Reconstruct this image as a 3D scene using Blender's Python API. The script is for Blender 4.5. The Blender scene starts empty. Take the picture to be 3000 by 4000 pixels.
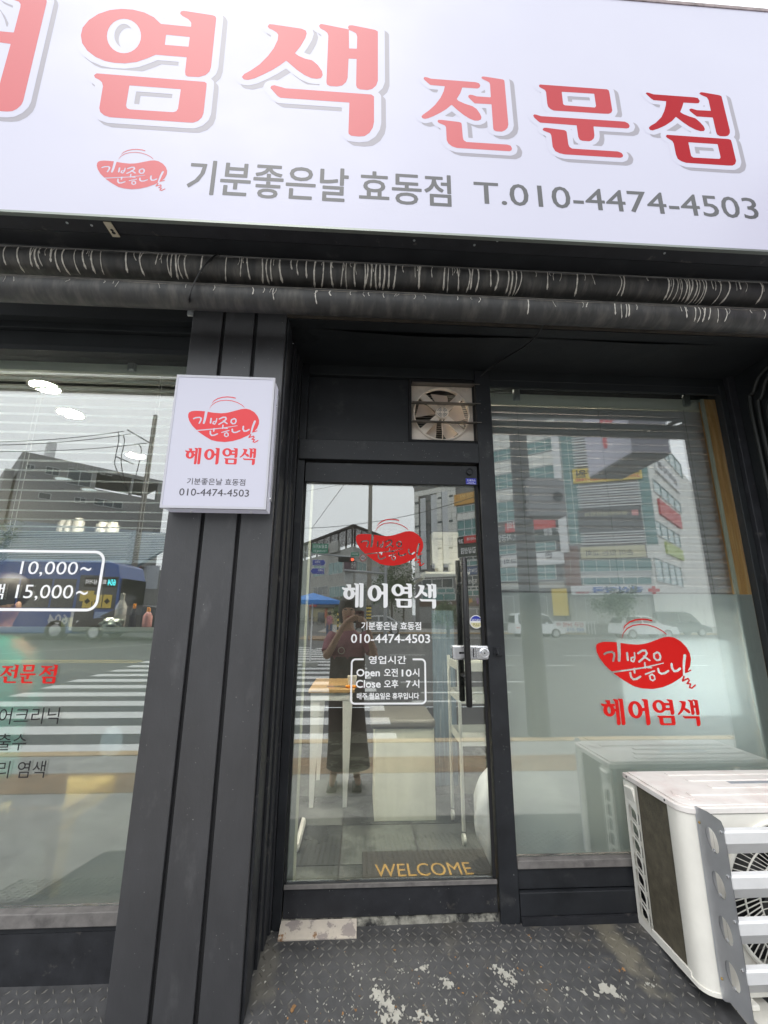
import bpy, bmesh, math, random
import numpy as np
from mathutils import Vector, Matrix
random.seed(7); rng = np.random.default_rng(7)
SC = bpy.context.scene; COL = SC.collection
rad = math.radians
# ------------------------------------------------------------------ camera
F = 1663.0; CX, CY = 1500.0, 2000.0           # focal length and centre in photo pixels (3000 x 4000)
ya = Vector((1406 - CX, 2395 - CY, F)).normalized()          # facade normal, in camera axes (right, down, forward)
up = Vector((1552 - CX, -4987 - CY, F)); up = (up - ya * up.dot(ya)).normalized()
ROLL = -0.0015
up = (up + ROLL * ya.cross(up)).normalized()
xa = ya.cross(up).normalized()
# world axes: X right along the facade, Y into the shop, Z up; camera at the origin
rgt = Vector((xa.x, ya.x, up.x)); dwn = Vector((xa.y, ya.y, up.y)); fwd = Vector((xa.z, ya.z, up.z))
cam = bpy.data.cameras.new('camera'); cam_ob = bpy.data.objects.new('camera', cam); COL.objects.link(cam_ob)
m3 = Matrix((rgt, -dwn, -fwd)).transposed()
cam_ob.matrix_world = m3.to_4x4()
cam.sensor_fit = 'AUTO'; cam.sensor_width = 36; cam.lens = F / 4000 * 36
cam.clip_start = 0.02; cam.clip_end = 600
SC.camera = cam_ob
# ------------------------------------------------------------------ world, sun, exposure
w = bpy.data.worlds.new('World'); SC.world = w; w.use_nodes = True
nt = w.node_tree; nt.nodes.clear()
sky = nt.nodes.new('ShaderNodeTexSky'); sky.sky_type = 'NISHITA'; sky.sun_disc = False
SUN_EL, SUN_AZ = rad(58), rad(200)
sky.sun_elevation = SUN_EL; sky.sun_rotation = SUN_AZ; sky.air_density = 1.6; sky.dust_density = 6.0; sky.ozone_density = 1
hs = nt.nodes.new('ShaderNodeHueSaturation'); hs.inputs['Saturation'].default_value = 0.30
bg = nt.nodes.new('ShaderNodeBackground'); bg.inputs['Strength'].default_value = 0.15
ow = nt.nodes.new('ShaderNodeOutputWorld')
# a closed cloud deck evens the clear sky out: mostly one grey-white radiance, a little of the sky above it
cl = nt.nodes.new('ShaderNodeMix'); cl.data_type = 'RGBA'; cl.inputs[0].default_value = .80; cl.inputs[7].default_value = (8.3, 8.7, 9.0, 1)
nt.links.new(sky.outputs[0], hs.inputs['Color']); nt.links.new(hs.outputs[0], cl.inputs[6]); nt.links.new(cl.outputs[2], bg.inputs['Color']); nt.links.new(bg.outputs[0], ow.inputs['Surface'])
sun = bpy.data.lights.new('sun', 'SUN'); sun.energy = .5; sun.angle = rad(30); sun.color = (1, .97, .93)
sun_ob = bpy.data.objects.new('sun', sun); COL.objects.link(sun_ob)
sd = Vector((math.sin(SUN_AZ) * math.cos(SUN_EL), math.cos(SUN_AZ) * math.cos(SUN_EL), math.sin(SUN_EL)))
sun_ob.rotation_euler = sd.to_track_quat('Z', 'Y').to_euler()
SC.view_settings.view_transform = 'Standard'; SC.view_settings.look = 'None'; SC.view_settings.gamma = 1
SC.view_settings.use_curve_mapping = False; SC.view_settings.exposure = 0.78
SC.cycles.use_denoising = True; SC.cycles.max_bounces = 10; SC.cycles.transparent_max_bounces = 16
SC.cycles.transmission_bounces = 8; SC.cycles.glossy_bounces = 5; SC.cycles.diffuse_bounces = 4
SC.cycles.sample_clamp_indirect = 6; SC.cycles.caustics_reflective = False; SC.cycles.caustics_refractive = False

# ------------------------------------------------------------------ photo pixel -> place
def ray(px, py):
    d = Vector(((px - CX) / F, (py - CY) / F, 1.0))
    return Vector((d.dot(xa), d.dot(ya), d.dot(up)))
def P(px, py, Y):                      # the point of the vertical plane y = Y seen at that photo pixel
    d = ray(px, py); return d * (Y / d.y)
def PZ(px, py, Z):
    d = ray(px, py); return d * (Z / d.z)
GL = 2.1                               # glass plane of the door and right window
def MR(px, py, S, gl=GL):              # the place behind the camera (y = -S) mirrored at that pixel by the glass
    d = ray(px, py); p = d * ((2 * gl + S) / d.y); return Vector((p.x, -S, p.z))
ZB = P(1530, 3604, GL).z               # threshold height
RAMP = (P(1530, 3604, GL).z - P(217, 3800, 1.90).z) / 0.20
def ramp_z(y): return ZB - (GL - y) * RAMP - max(0, 1.96 - y) * .19
def on_ramp(px, py):
    d = ray(px, py); z = ZB
    for _ in range(12): p = d * (z / d.z); z = ramp_z(p.y)
    return p
STREET = -1.6

# ------------------------------------------------------------------ materials
def lin(c): return tuple(((v / 255) / 12.92 if v / 255 <= .04045 else ((v / 255 + .055) / 1.055) ** 2.4) for v in c)
MATS = {}
def mat(name, col=(.5, .5, .5), rough=.6, metal=0, noise=0.0, nscale=20, bump=0.0, bscale=60, emit=None, estr=0, coat=0,
        spec=.5, col2=None, mscale=6, mlo=.5, mhi=.62, stretch=None, detail=6, dirt=None, dscale=4, dlo=.55, dhi=.75, coat_rough=.1, coat_ior=1.5):
    """Principled paint with soft noise in value, an optional second colour in patches, optional dirt and bump"""
    m = bpy.data.materials.new(name); m.use_nodes = True; n = m.node_tree.nodes; L = m.node_tree.links
    b = n['Principled BSDF']; b.inputs['Roughness'].default_value = rough; b.inputs['Metallic'].default_value = metal
    b.inputs['Specular IOR Level'].default_value = spec
    if coat: b.inputs['Coat Weight'].default_value = coat; b.inputs['Coat Roughness'].default_value = coat_rough; b.inputs['Coat IOR'].default_value = coat_ior
    tc = n.new('ShaderNodeTexCoord'); mp = n.new('ShaderNodeMapping'); L.new(tc.outputs['Object'], mp.inputs['Vector'])
    if stretch: mp.inputs['Scale'].default_value = stretch
    cur = None
    def nz(scale, det=detail):
        t = n.new('ShaderNodeTexNoise'); t.inputs['Scale'].default_value = scale; t.inputs['Detail'].default_value = det
        t.inputs['Roughness'].default_value = .62
        L.new(mp.outputs[0], t.inputs['Vector']); return t
    if noise or col2 or dirt:
        rgb = n.new('ShaderNodeRGB'); rgb.outputs[0].default_value = (*col, 1); cur = rgb.outputs[0]
    def mix(fac, a, bcol):
        x = n.new('ShaderNodeMix'); x.data_type = 'RGBA'; L.new(fac, x.inputs[0]); L.new(a, x.inputs[6]); x.inputs[7].default_value = (*bcol, 1); return x.outputs[2]
    def ramp(t, lo, hi):
        r = n.new('ShaderNodeMapRange'); r.inputs['From Min'].default_value = lo; r.inputs['From Max'].default_value = hi
        L.new(t.outputs['Fac'], r.inputs['Value']); return r.outputs[0]
    if col2: cur = mix(ramp(nz(mscale), mlo, mhi), cur, col2)
    if dirt: cur = mix(ramp(nz(dscale, 9), dlo, dhi), cur, dirt)
    if noise:
        t = nz(nscale); r = n.new('ShaderNodeMapRange'); r.inputs['From Min'].default_value = .3; r.inputs['From Max'].default_value = .7
        r.inputs['To Min'].default_value = 1 - noise; r.inputs['To Max'].default_value = 1 + noise; L.new(t.outputs['Fac'], r.inputs['Value'])
        v = n.new('ShaderNodeVectorMath'); v.operation = 'SCALE'; L.new(cur, v.inputs[0]); L.new(r.outputs[0], v.inputs['Scale']); cur = v.outputs[0]
        rr = n.new('ShaderNodeMapRange'); rr.inputs['To Min'].default_value = max(.02, rough - .15); rr.inputs['To Max'].default_value = min(1, rough + .15)
        L.new(t.outputs['Fac'], rr.inputs['Value']); L.new(rr.outputs[0], b.inputs['Roughness'])
    if cur is not None: L.new(cur, b.inputs['Base Color'])
    else: b.inputs['Base Color'].default_value = (*col, 1)
    if bump:
        t = nz(bscale); bp = n.new('ShaderNodeBump'); bp.inputs['Strength'].default_value = 1; bp.inputs['Distance'].default_value = bump
        L.new(t.outputs['Fac'], bp.inputs['Height']); L.new(bp.outputs[0], b.inputs['Normal'])
    if emit: b.inputs['Emission Color'].default_value = (*emit, 1); b.inputs['Emission Strength'].default_value = estr
    MATS[name] = m; return m

def glass(name, refl=.15, tint=(.93, .96, .95)):
    m = bpy.data.materials.new(name); m.use_nodes = True; n = m.node_tree.nodes; L = m.node_tree.links; n.clear()
    o = n.new('ShaderNodeOutputMaterial'); mx = n.new('ShaderNodeMixShader'); t = n.new('ShaderNodeBsdfTransparent'); g = n.new('ShaderNodeBsdfGlossy')
    t.inputs['Color'].default_value = (*tint, 1); g.inputs['Roughness'].default_value = 0.0
    fr = n.new('ShaderNodeLayerWeight'); pw = n.new('ShaderNodeMath'); pw.operation = 'POWER'; pw.inputs[1].default_value = 4.0; L.new(fr.outputs['Facing'], pw.inputs[0])
    a = n.new('ShaderNodeMath'); a.operation = 'MULTIPLY_ADD'; a.inputs[1].default_value = .8; a.inputs[2].default_value = refl; a.use_clamp = True
    L.new(pw.outputs[0], a.inputs[0]); L.new(a.outputs[0], mx.inputs[0]); L.new(t.outputs[0], mx.inputs[1]); L.new(g.outputs[0], mx.inputs[2]); L.new(mx.outputs[0], o.inputs['Surface'])
    return m
def frost(name, col, rough=.35, white=.45):
    m = bpy.data.materials.new(name); m.use_nodes = True; n = m.node_tree.nodes; L = m.node_tree.links; n.clear()
    o = n.new('ShaderNodeOutputMaterial'); mx = n.new('ShaderNodeMixShader'); mx.inputs[0].default_value = white
    r = n.new('ShaderNodeBsdfRefraction'); r.inputs['Roughness'].default_value = rough; r.inputs['IOR'].default_value = 1.15; r.inputs['Color'].default_value = (.9, .95, .93, 1)
    t = n.new('ShaderNodeBsdfTranslucent'); t.inputs['Color'].default_value = (*col, 1); d = n.new('ShaderNodeBsdfDiffuse'); d.inputs['Color'].default_value = (*col, 1)
    m2 = n.new('ShaderNodeMixShader'); m2.inputs[0].default_value = .5
    L.new(t.outputs[0], m2.inputs[1]); L.new(d.outputs[0], m2.inputs[2]); L.new(r.outputs[0], mx.inputs[1]); L.new(m2.outputs[0], mx.inputs[2]); L.new(mx.outputs[0], o.inputs['Surface'])
    return m

BLK = mat('black painted steel', (.018, .0195, .023), .45, spec=.35, noise=.25, nscale=9, bump=.0006, bscale=45, dirt=(.075, .075, .075), dscale=7, dlo=.6, dhi=.85)
PIL = mat('dark grey painted cladding', (.045, .045, .0485), .38, noise=.14, nscale=7, bump=.0011, bscale=70, dirt=(.095, .095, .098), dscale=9, dlo=.6, dhi=.85, stretch=(1, 1, .45), col2=(.045, .045, .049), mscale=14, mlo=.58, mhi=.66)
BLK2 = mat('matt black soffit paint', (.009, .0115, .0135), .6, noise=.3, nscale=7, bump=.001, bscale=30, dirt=(.03, .03, .028), dscale=9, dlo=.66, dhi=.8)
BLKG = mat('faded black metal', (.021, .022, .026), .55, spec=.35, noise=.3, nscale=14, bump=.0005, bscale=80, dirt=(.12, .11, .10), dscale=16, dlo=.62, dhi=.78)
SILL = mat('dusty sill', (.16, .15, .145), .7, noise=.25, nscale=25, dirt=(.07, .065, .065), dscale=12, bump=.0005)
PIPE = mat('sooty black pipe', (.038, .038, .039), .6, noise=.3, nscale=30, bump=.0007, bscale=50, dirt=(.11, .105, .095), dscale=26, dlo=.47, dhi=.78, stretch=(1, .3, .3))
PIPE2 = mat('dusty pipe top', (.30, .265, .22), .85, noise=.3, nscale=40, dirt=(.06, .058, .055), dscale=22, dlo=.5, dhi=.7)
DRIP = mat('pale mineral drip', (.66, .63, .58), .7, noise=.3, nscale=80)
CO = dict(coat=.2, coat_rough=.25, coat_ior=1.4)
SIGNW = mat('backlit white sign face', (.27, .27, .33), .55, emit=(.80, .80, .97), estr=.24, noise=.02, nscale=3, **CO)
SIGNW2 = mat('small lightbox face', (.37, .37, .435), .45, emit=(.82, .82, 1), estr=.15)
SIGNR = mat('glare-paled red sign print', (.42, .062, .072), .55, emit=(1, .2, .22), estr=.09, **CO)  # glare on the letters painted as paler red, less towards the right end
SIGNRM = mat('less glare-paled red sign print', (.40, .028, .038), .6, emit=(1, .2, .22), estr=.05, spec=.25)
SIGNRD = mat('glare-free red sign print', (.36, .004, .012), .65, emit=(1, .1, .12), estr=.02, spec=.15)
SIGNR2 = mat('small lightbox red print', (.48, .012, .02), .4, emit=(1, .06, .07), estr=.12)
SIGNG = mat('grey sign shadow print', (.25, .235, .27), .5, emit=(.8, .76, .9), estr=.04, **CO)
SIGNT = mat('dark grey sign print', (.06, .06, .065), .5, emit=(.6, .6, .65), estr=.01, **CO)
SIGNT2 = mat('small lightbox grey print', (.05, .045, .055), .5, emit=(.5, .5, .6), estr=.01)
VRED = mat('red vinyl', (.60, .006, .004), .5, spec=.3)
VWHT = mat('white vinyl', (.88, .88, .90), .4, emit=None)
VBLK = mat('black vinyl', (.012, .012, .014), .35)
GLS = glass('shop window glass', .235)
FRO = frost('frosted film', (.90, .95, .94), .33, .68)
FROL = frost('frosted film of the left window', (.66, .76, .74), .28, .33)
STEEL = mat('bright lock steel', (.75, .75, .77), .28, .9, noise=.05)
CHAIN = mat('galvanised metal', (.55, .57, .58), .35, .8, noise=.15, nscale=30)
ALU = mat('aluminium sheet', (.56, .57, .60), .42, .75, noise=.08, nscale=8)
ACW = mat('cream enamel', (.80, .78, .72), .45, noise=.05, nscale=8, dirt=(.55, .50, .42), dscale=7, dlo=.62, dhi=.85)
ACT = mat('weathered cream top', (.80, .76, .73), .6, noise=.06, nscale=12, dirt=(.58, .45, .42), dscale=5, dlo=.5, dhi=.8)
COIL = mat('dirty coil fins', (.09, .078, .055), .7, noise=.35, nscale=30, bump=.0015, bscale=150)
DARK = mat('dark void', (.01, .01, .012), .8)
FANW = mat('grimy white plastic', (.88, .79, .69), .5, noise=.08, nscale=12, dirt=(.40, .33, .27), dscale=7, dlo=.55, dhi=.8)
FANB = mat('grimy fan blade', (.58, .52, .47), .5, noise=.12, nscale=10)
LOUV = mat('greasy louvre flap', (.13, .115, .10), .5, noise=.2, nscale=20)
WOOD = mat('raw pine', (.74, .38, .13), .55, noise=.16, nscale=6, stretch=(14, 14, .8), bump=.0004, col2=(.84, .50, .20), mscale=5)
CREAM = mat('cream edge', (.62, .62, .50), .6, noise=.08)
OLIVE = mat('pale olive painted jamb', (.30, .33, .26), .6, noise=.12, nscale=10)
BLIND = mat('grey blind slat', (.58, .57, .59), .5, noise=.05, nscale=8)
BLINDW = mat('white aluminium slat', (.72, .76, .78), .35, noise=.03)
HEAD = mat('cream headrail', (.88, .90, .80), .45, noise=.04)
CORD = mat('white cord', (.7, .7, .68), .6)
LOOPC = mat('grey looped cord', (.35, .37, .36), .6)
CAB = mat('black cable', (.012, .012, .013), .45)
CHIPW = mat('white paint chip', (.36, .35, .315), .6, noise=.15, nscale=40)
CHIPO = mat('rusty spot', (.24, .13, .055), .8, noise=.5, nscale=60)
LUG = mat('dusty lug', (.125, .12, .11), .6, noise=.4, nscale=20)
PLATE = mat('chequer plate paint', (.055, .055, .058), .5, noise=.3, nscale=18, bump=.0006, bscale=120, col2=(.10, .092, .078), mscale=3.2, mlo=.55, mhi=.75, dirt=(.15, .13, .10), dscale=26, dlo=.62, dhi=.78)

# ------------------------------------------------------------------ objects
def tag(o, label=None, cat=None, group=None, kind=None):
    if label: o['label'] = label
    if cat: o['category'] = cat
    if group: o['group'] = group
    if kind: o['kind'] = kind
    return o
def thing(name, label, cat, loc=(0, 0, 0), group=None):
    o = bpy.data.objects.new(name, None); COL.objects.link(o); o.location = loc; o.empty_display_size = .1
    return tag(o, label, cat, group)
def link(o, parent=None):
    COL.objects.link(o)
    if parent:
        o.parent = parent; chain = Vector((0, 0, 0)); q = parent
        while q: chain = chain + Vector(q.location) ; q = q.parent
        if parent.type == 'EMPTY': o.matrix_parent_inverse = Matrix.Translation(-Vector(parent.location))
    return o
class B:
    """collects shapes, in world coordinates, into one mesh"""
    def __init__(s): s.v = []; s.f = []; s.mi = []; s.cur = 0
    def add(s, vs, fs):
        k = len(s.v); s.v += [tuple(v) for v in vs]; s.f += [tuple(i + k for i in f) for f in fs]; s.mi += [s.cur] * len(fs); return s
    def box(s, x0, x1, y0, y1, z0, z1):
        return s.add([(x0, y0, z0), (x1, y0, z0), (x1, y1, z0), (x0, y1, z0), (x0, y0, z1), (x1, y0, z1), (x1, y1, z1), (x0, y1, z1)],
                     [(0, 3, 2, 1), (4, 5, 6, 7), (0, 1, 5, 4), (1, 2, 6, 5), (2, 3, 7, 6), (3, 0, 4, 7)])
    def hexa(s, a, b):      # two quads, a in front, b behind (same order)
        return s.add(list(a) + list(b), [(0, 1, 2, 3), (7, 6, 5, 4), (0, 4, 5, 1), (1, 5, 6, 2), (2, 6, 7, 3), (3, 7, 4, 0)])
    def slab(s, quad, d):   # a quad given thickness along d
        d = Vector(d); return s.hexa([Vector(q) for q in quad], [Vector(q) + d for q in quad])
    def tube(s, pts, r, n=8, cap=True):
        pts = [Vector(p) for p in pts]; k = len(s.v); N = len(pts); rs = r if isinstance(r, (list, tuple)) else [r] * N
        prev = None
        for i, p in enumerate(pts):
            t = (pts[min(i + 1, N - 1)] - pts[max(i - 1, 0)]).normalized()
            if prev is None: u = t.orthogonal().normalized()
            else: u = (prev - t * prev.dot(t)).normalized()
            prev = u; v = t.cross(u)
            for j in range(n):
                a = 2 * math.pi * j / n; s.v.append(tuple(p + (u * math.cos(a) + v * math.sin(a)) * rs[i]))
        for i in range(N - 1):
            for j in range(n):
                s.f.append((k + i * n + j, k + i * n + (j + 1) % n, k + (i + 1) * n + (j + 1) % n, k + (i + 1) * n + j)); s.mi.append(s.cur)
        if cap:
            s.f.append(tuple(k + j for j in reversed(range(n)))); s.f.append(tuple(k + (N - 1) * n + j for j in range(n))); s.mi += [s.cur] * 2
        return s
    def lathe(s, c, axis, prof, n=24):   # prof: list of (distance along axis, radius)
        c = Vector(c); ax = Vector(axis).normalized(); u = ax.orthogonal().normalized(); v = ax.cross(u); k = len(s.v)
        for h, r in prof:
            for j in range(n):
                a = 2 * math.pi * j / n; s.v.append(tuple(c + ax * h + (u * math.cos(a) + v * math.sin(a)) * max(r, 1e-5)))
        for i in range(len(prof) - 1):
            for j in range(n):
                s.f.append((k + i * n + j, k + i * n + (j + 1) % n, k + (i + 1) * n + (j + 1) % n, k + (i + 1) * n + j)); s.mi.append(s.cur)
        s.f.append(tuple(k + j for j in reversed(range(n)))); s.f.append(tuple(k + (len(prof) - 1) * n + j for j in range(n))); s.mi += [s.cur] * 2
        return s
    def ext(s, poly, d):    # polygon (3d points) extruded by d
        poly = [Vector(p) for p in poly]; d = Vector(d); n = len(poly)
        return s.add(poly + [p + d for p in poly], [tuple(reversed(range(n))), tuple(range(n, 2 * n))] + [(i, (i + 1) % n, n + (i + 1) % n, n + i) for i in range(n)])
    def obj(s, name, m, parent=None, smooth=False, bevel=0, kind=None, fix=True):
        me = bpy.data.meshes.new(name); me.from_pydata(s.v, [], s.f); me.validate()
        for mm in (m if isinstance(m, (list, tuple)) else [m]): me.materials.append(mm)
        if len(set(s.mi)) > 1: me.polygons.foreach_set('material_index', s.mi[:len(me.polygons)])
        if fix:
            bm = bmesh.new(); bm.from_mesh(me); bmesh.ops.recalc_face_normals(bm, faces=bm.faces); bm.to_mesh(me); bm.free()
        if smooth:
            me.polygons.foreach_set('use_smooth', [True] * len(me.polygons))
            try: me.set_sharp_from_angle(angle=rad(40))
            except Exception: pass
        o = bpy.data.objects.new(name, me); link(o, parent)
        if bevel:
            b = o.modifiers.new('bevel', 'BEVEL'); b.width = bevel; b.segments = 2; b.limit_method = 'ANGLE'
        if kind: o['kind'] = kind
        return o

# ------------------------------------------------------------------ flat lettering
def seg_dist(Pn, poly):
    a = np.array(poly, float); b = np.roll(a, -1, 0); d = np.full(len(Pn), 1e9)
    for p, q in zip(a, b):
        e = q - p; L2 = max(e @ e, 1e-14); t = np.clip(((Pn - p) @ e) / L2, 0, 1); d = np.minimum(d, np.hypot(*(Pn - p - t[:, None] * e).T))
    return d
def inside(Pn, poly):
    a = np.array(poly, float); b = np.roll(a, -1, 0); c = np.zeros(len(Pn), bool); x, y = Pn[:, 0], Pn[:, 1]
    for p, q in zip(a, b):
        if p[1] == q[1]: continue
        k = (p[1] > y) != (q[1] > y); c ^= k & (x < (q[0] - p[0]) * (y - p[1]) / (q[1] - p[1]) + p[0])
    return c
def sd_poly(Pn, poly):
    d = seg_dist(Pn, poly); return np.where(inside(Pn, poly), -d, d)
def sd_stroke(Pn, pts, w):
    d = np.full(len(Pn), 1e9); ws = w if isinstance(w, (list, tuple)) else [w] * len(pts)
    for i in range(len(pts) - 1):
        p, q = np.array(pts[i], float), np.array(pts[i + 1], float); e = q - p; t = np.clip(((Pn - p) @ e) / max(e @ e, 1e-14), 0, 1)
        d = np.minimum(d, np.hypot(*(Pn - p - t[:, None] * e).T) - (ws[i] + (ws[i + 1] - ws[i]) * t) / 2)
    return d
def glyph_field(Pn, shp):          # shp: list of ('+'|'-', polygon)
    f = np.full(len(Pn), 1e9)
    for s_, pl in shp:
        if s_ == '+': f = np.minimum(f, sd_poly(Pn, pl))
    for s_, pl in shp:
        if s_ == '-': f = np.maximum(f, -sd_poly(Pn, pl))
    return f
def field_mesh(fn, x0, x1, y0, y1, h, off=0.0):
    """marching squares of the region fn < off"""
    nx = int((x1 - x0) / h) + 2; ny = int((y1 - y0) / h) + 2
    gx = x0 + np.arange(nx) * h; gy = y0 + np.arange(ny) * h
    G = np.stack(np.meshgrid(gx, gy), -1).reshape(-1, 2); V = (fn(G) - off).reshape(ny, nx)
    vs, fs = [], []; ids = {}
    def vid(p):
        k = (round(p[0] / h * 64), round(p[1] / h * 64)); i = ids.get(k)
        if i is None: i = ids[k] = len(vs); vs.append((p[0], p[1]))
        return i
    I = V < 0
    for j in range(ny - 1):
        i = 0
        while i < nx - 1:
            c = I[j, i] + I[j, i + 1] + I[j + 1, i] + I[j + 1, i + 1]
            if c == 4:
                k = i
                while k < nx - 1 and I[j, k] and I[j, k + 1] and I[j + 1, k] and I[j + 1, k + 1]: k += 1
                fs.append([vid((gx[i], gy[j])), vid((gx[k], gy[j])), vid((gx[k], gy[j + 1])), vid((gx[i], gy[j + 1]))]); i = k; continue
            if c:
                cs = [(i, j), (i + 1, j), (i + 1, j + 1), (i, j + 1)]; out = []
                for a in range(4):
                    (ia, ja), (ib, jb) = cs[a], cs[(a + 1) % 4]; va, vb = V[ja, ia], V[jb, ib]
                    if va < 0: out.append(vid((gx[ia], gy[ja])))
                    if (va < 0) != (vb < 0):
                        t = va / (va - vb); out.append(vid((gx[ia] + (gx[ib] - gx[ia]) * t, gy[ja] + (gy[jb] - gy[ja]) * t)))
                o2 = [q for n_, q in enumerate(out) if q != out[n_ - 1]]
                if len(set(o2)) >= 3: fs.append(o2)
            i += 1
    return vs, fs
def flat_obj(name, parts, Y, m, parent):
    """parts: (verts2d, faces) in facade (x, z) coordinates laid on the plane y = Y facing the street"""
    V, Fc = [], []
    for vs, fs in parts:
        k = len(V); V += [(v[0], Y - (v[2] if len(v) > 2 else 0), v[1]) for v in vs]; Fc += [tuple(i + k for i in f) for f in fs]
    me = bpy.data.meshes.new(name); me.from_pydata(V, [], Fc); me.materials.append(m); me.update()
    o = bpy.data.objects.new(name, me); return link(o, parent)
_tc = {}
def text2d(s, bold=0.0, font=None):
    k = (s, bold)
    if k not in _tc:
        c = bpy.data.curves.new('lettering', 'FONT'); c.body = s; c.offset = bold; c.resolution_u = 3
        o = bpy.data.objects.new('lettering', c); COL.objects.link(o); dg = bpy.context.evaluated_depsgraph_get(); dg.update()
        me = bpy.data.meshes.new_from_object(o.evaluated_get(dg)); a = np.array([v.co[:2] for v in me.vertices]); f = [tuple(p.vertices) for p in me.polygons]
        bpy.data.objects.remove(o); bpy.data.curves.remove(c); bpy.data.meshes.remove(me)
        lo, hi = a.min(0), a.max(0); _tc[k] = ((a - lo) / (hi - lo), f)
    return _tc[k]
def boxw(box, Y):                      # photo box -> facade rectangle x0, x1, z0, z1
    x0, y0, x1, y1 = box; xm, ym = (x0 + x1) / 2, (y0 + y1) / 2
    return P(x0, ym, Y).x, P(x1, ym, Y).x, P(xm, y1, Y).z, P(xm, y0, Y).z
def put_text(s, box, Y, bold=0.0):
    """text fitted into a photo box; heavier weights are the same outline cut several times, hair-thin sheets fanned outwards"""
    a, f = text2d(s, 0.0); X0, X1, Z0, Z1 = boxw(box, Y)
    if not bold: return [(X0 + x * (X1 - X0), Z0 + y * (Z1 - Z0)) for x, y in a], f
    e = bold * .8 * (Z1 - Z0); V, Fc = [], []; n = 10
    for i in range(n + 1):
        dx, dz = (0, 0) if i == n else (e * math.cos(2 * math.pi * i / n), e * math.sin(2 * math.pi * i / n)); k = len(V)
        V += [(X0 + e + x * (X1 - X0 - 2 * e) + dx, Z0 + e + y * (Z1 - Z0 - 2 * e) + dz, .00002 * i) for x, y in a]; Fc += [tuple(q + k for q in g_) for g_ in f]
    return V, Fc
def px_poly(pl, tf, Y):                # zoomed-view polygon -> facade plane
    ox, oy, k = tf; return [(lambda q: (q.x, q.z))(P(ox + u * k, oy + v * k, Y)) for u, v in pl]
def ell(cx, cy, rx, ry, n=28): return [(cx + rx * math.cos(2 * math.pi * i / n), cy + ry * math.sin(2 * math.pi * i / n)) for i in range(n)]

def add_stain(m, a, b_, w_, col):
    """a trodden-in band of sand between two floor points, part of the plate's own colour"""
    n = m.node_tree.nodes; L = m.node_tree.links; bs = n['Principled BSDF']; src = bs.inputs['Base Color'].links[0].from_socket
    tc = n.new('ShaderNodeTexCoord'); ns = n.new('ShaderNodeTexNoise'); ns.inputs['Scale'].default_value = 14; ns.inputs['Detail'].default_value = 8; L.new(tc.outputs['Object'], ns.inputs['Vector'])
    sb = n.new('ShaderNodeVectorMath'); sb.operation = 'SUBTRACT'; sb.inputs[1].default_value = a; L.new(tc.outputs['Object'], sb.inputs[0])
    d = (b_ - a).normalized(); nn = Vector((-d.y, d.x, 0)); ln = (b_ - a).length
    def dot(v): q = n.new('ShaderNodeVectorMath'); q.operation = 'DOT_PRODUCT'; q.inputs[1].default_value = v; L.new(sb.outputs[0], q.inputs[0]); return q.outputs['Value']
    def mth(op, x, y=None, z=None):
        q = n.new('ShaderNodeMath'); q.operation = op
        for i, v in enumerate((x, y, z)):
            if v is None: continue
            if hasattr(v, 'name'): L.new(v, q.inputs[i])
            else: q.inputs[i].default_value = v
        return q.outputs[0]
    across = mth('DIVIDE', mth('ABSOLUTE', dot(nn)), w_); along = mth('ABSOLUTE', mth('SUBTRACT', mth('DIVIDE', dot(d), ln / 2), 1.0))
    f = mth('MAXIMUM', across, along); f = mth('ADD', f, mth('MULTIPLY', mth('SUBTRACT', ns.outputs['Fac'], .5), 2.2))
    r = n.new('ShaderNodeMapRange'); r.inputs['From Min'].default_value = 1.15; r.inputs['From Max'].default_value = .45; r.inputs['To Max'].default_value = .6; L.new(f, r.inputs['Value'])
    x = n.new('ShaderNodeMix'); x.data_type = 'RGBA'; L.new(r.outputs[0], x.inputs[0]); L.new(src, x.inputs[6]); x.inputs[7].default_value = (*col, 1); L.new(x.outputs[2], bs.inputs['Base Color'])
# ------------------------------------------------------------------ letter shapes of the brush-style headline
YS = 1.345                             # front of the big sign
G = {}
def glyph(ch, tf, Y, shp): G[ch] = [(s_, px_poly(p, tf, Y)) for s_, p in shp]
glyph('염', (280, 20, 620 / 1659), YS, [
 ('+', [(935,200),(860,130),(760,80),(640,50),(520,42),(400,55),(280,95),(180,160),(115,240),(97,320),(110,400),(165,480),(250,545),(350,588),(450,607),(560,612),(680,598),(790,560),(880,522),(1203,548),(1186,700),(1190,735),(1215,750),(1330,755),(1400,735),(1440,700),(1458,650),(1512,140),(1500,118),(1470,108),(1170,62),(1140,70),(1135,95),(1160,118),(1220,150),(1250,185),(1250,230),(940,200)]),
 ('+', [(235,735),(262,716),(1390,805),(1412,820),(1410,860),(1380,1130),(1360,1180),(1320,1215),(1270,1232),(1210,1230),(400,1175),(340,1155),(300,1120),(290,1080),(328,850),(318,810),(290,785),(245,762)]),
 ('-', ell(548, 326, 178, 180)), ('-', [(988,312),(1236,337),(1222,438),(975,418)]),
 ('-', [(605,842),(1142,882),(1112,1085),(1095,1112),(1060,1122),(610,1093),(580,1080),(570,1050)])])
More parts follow.
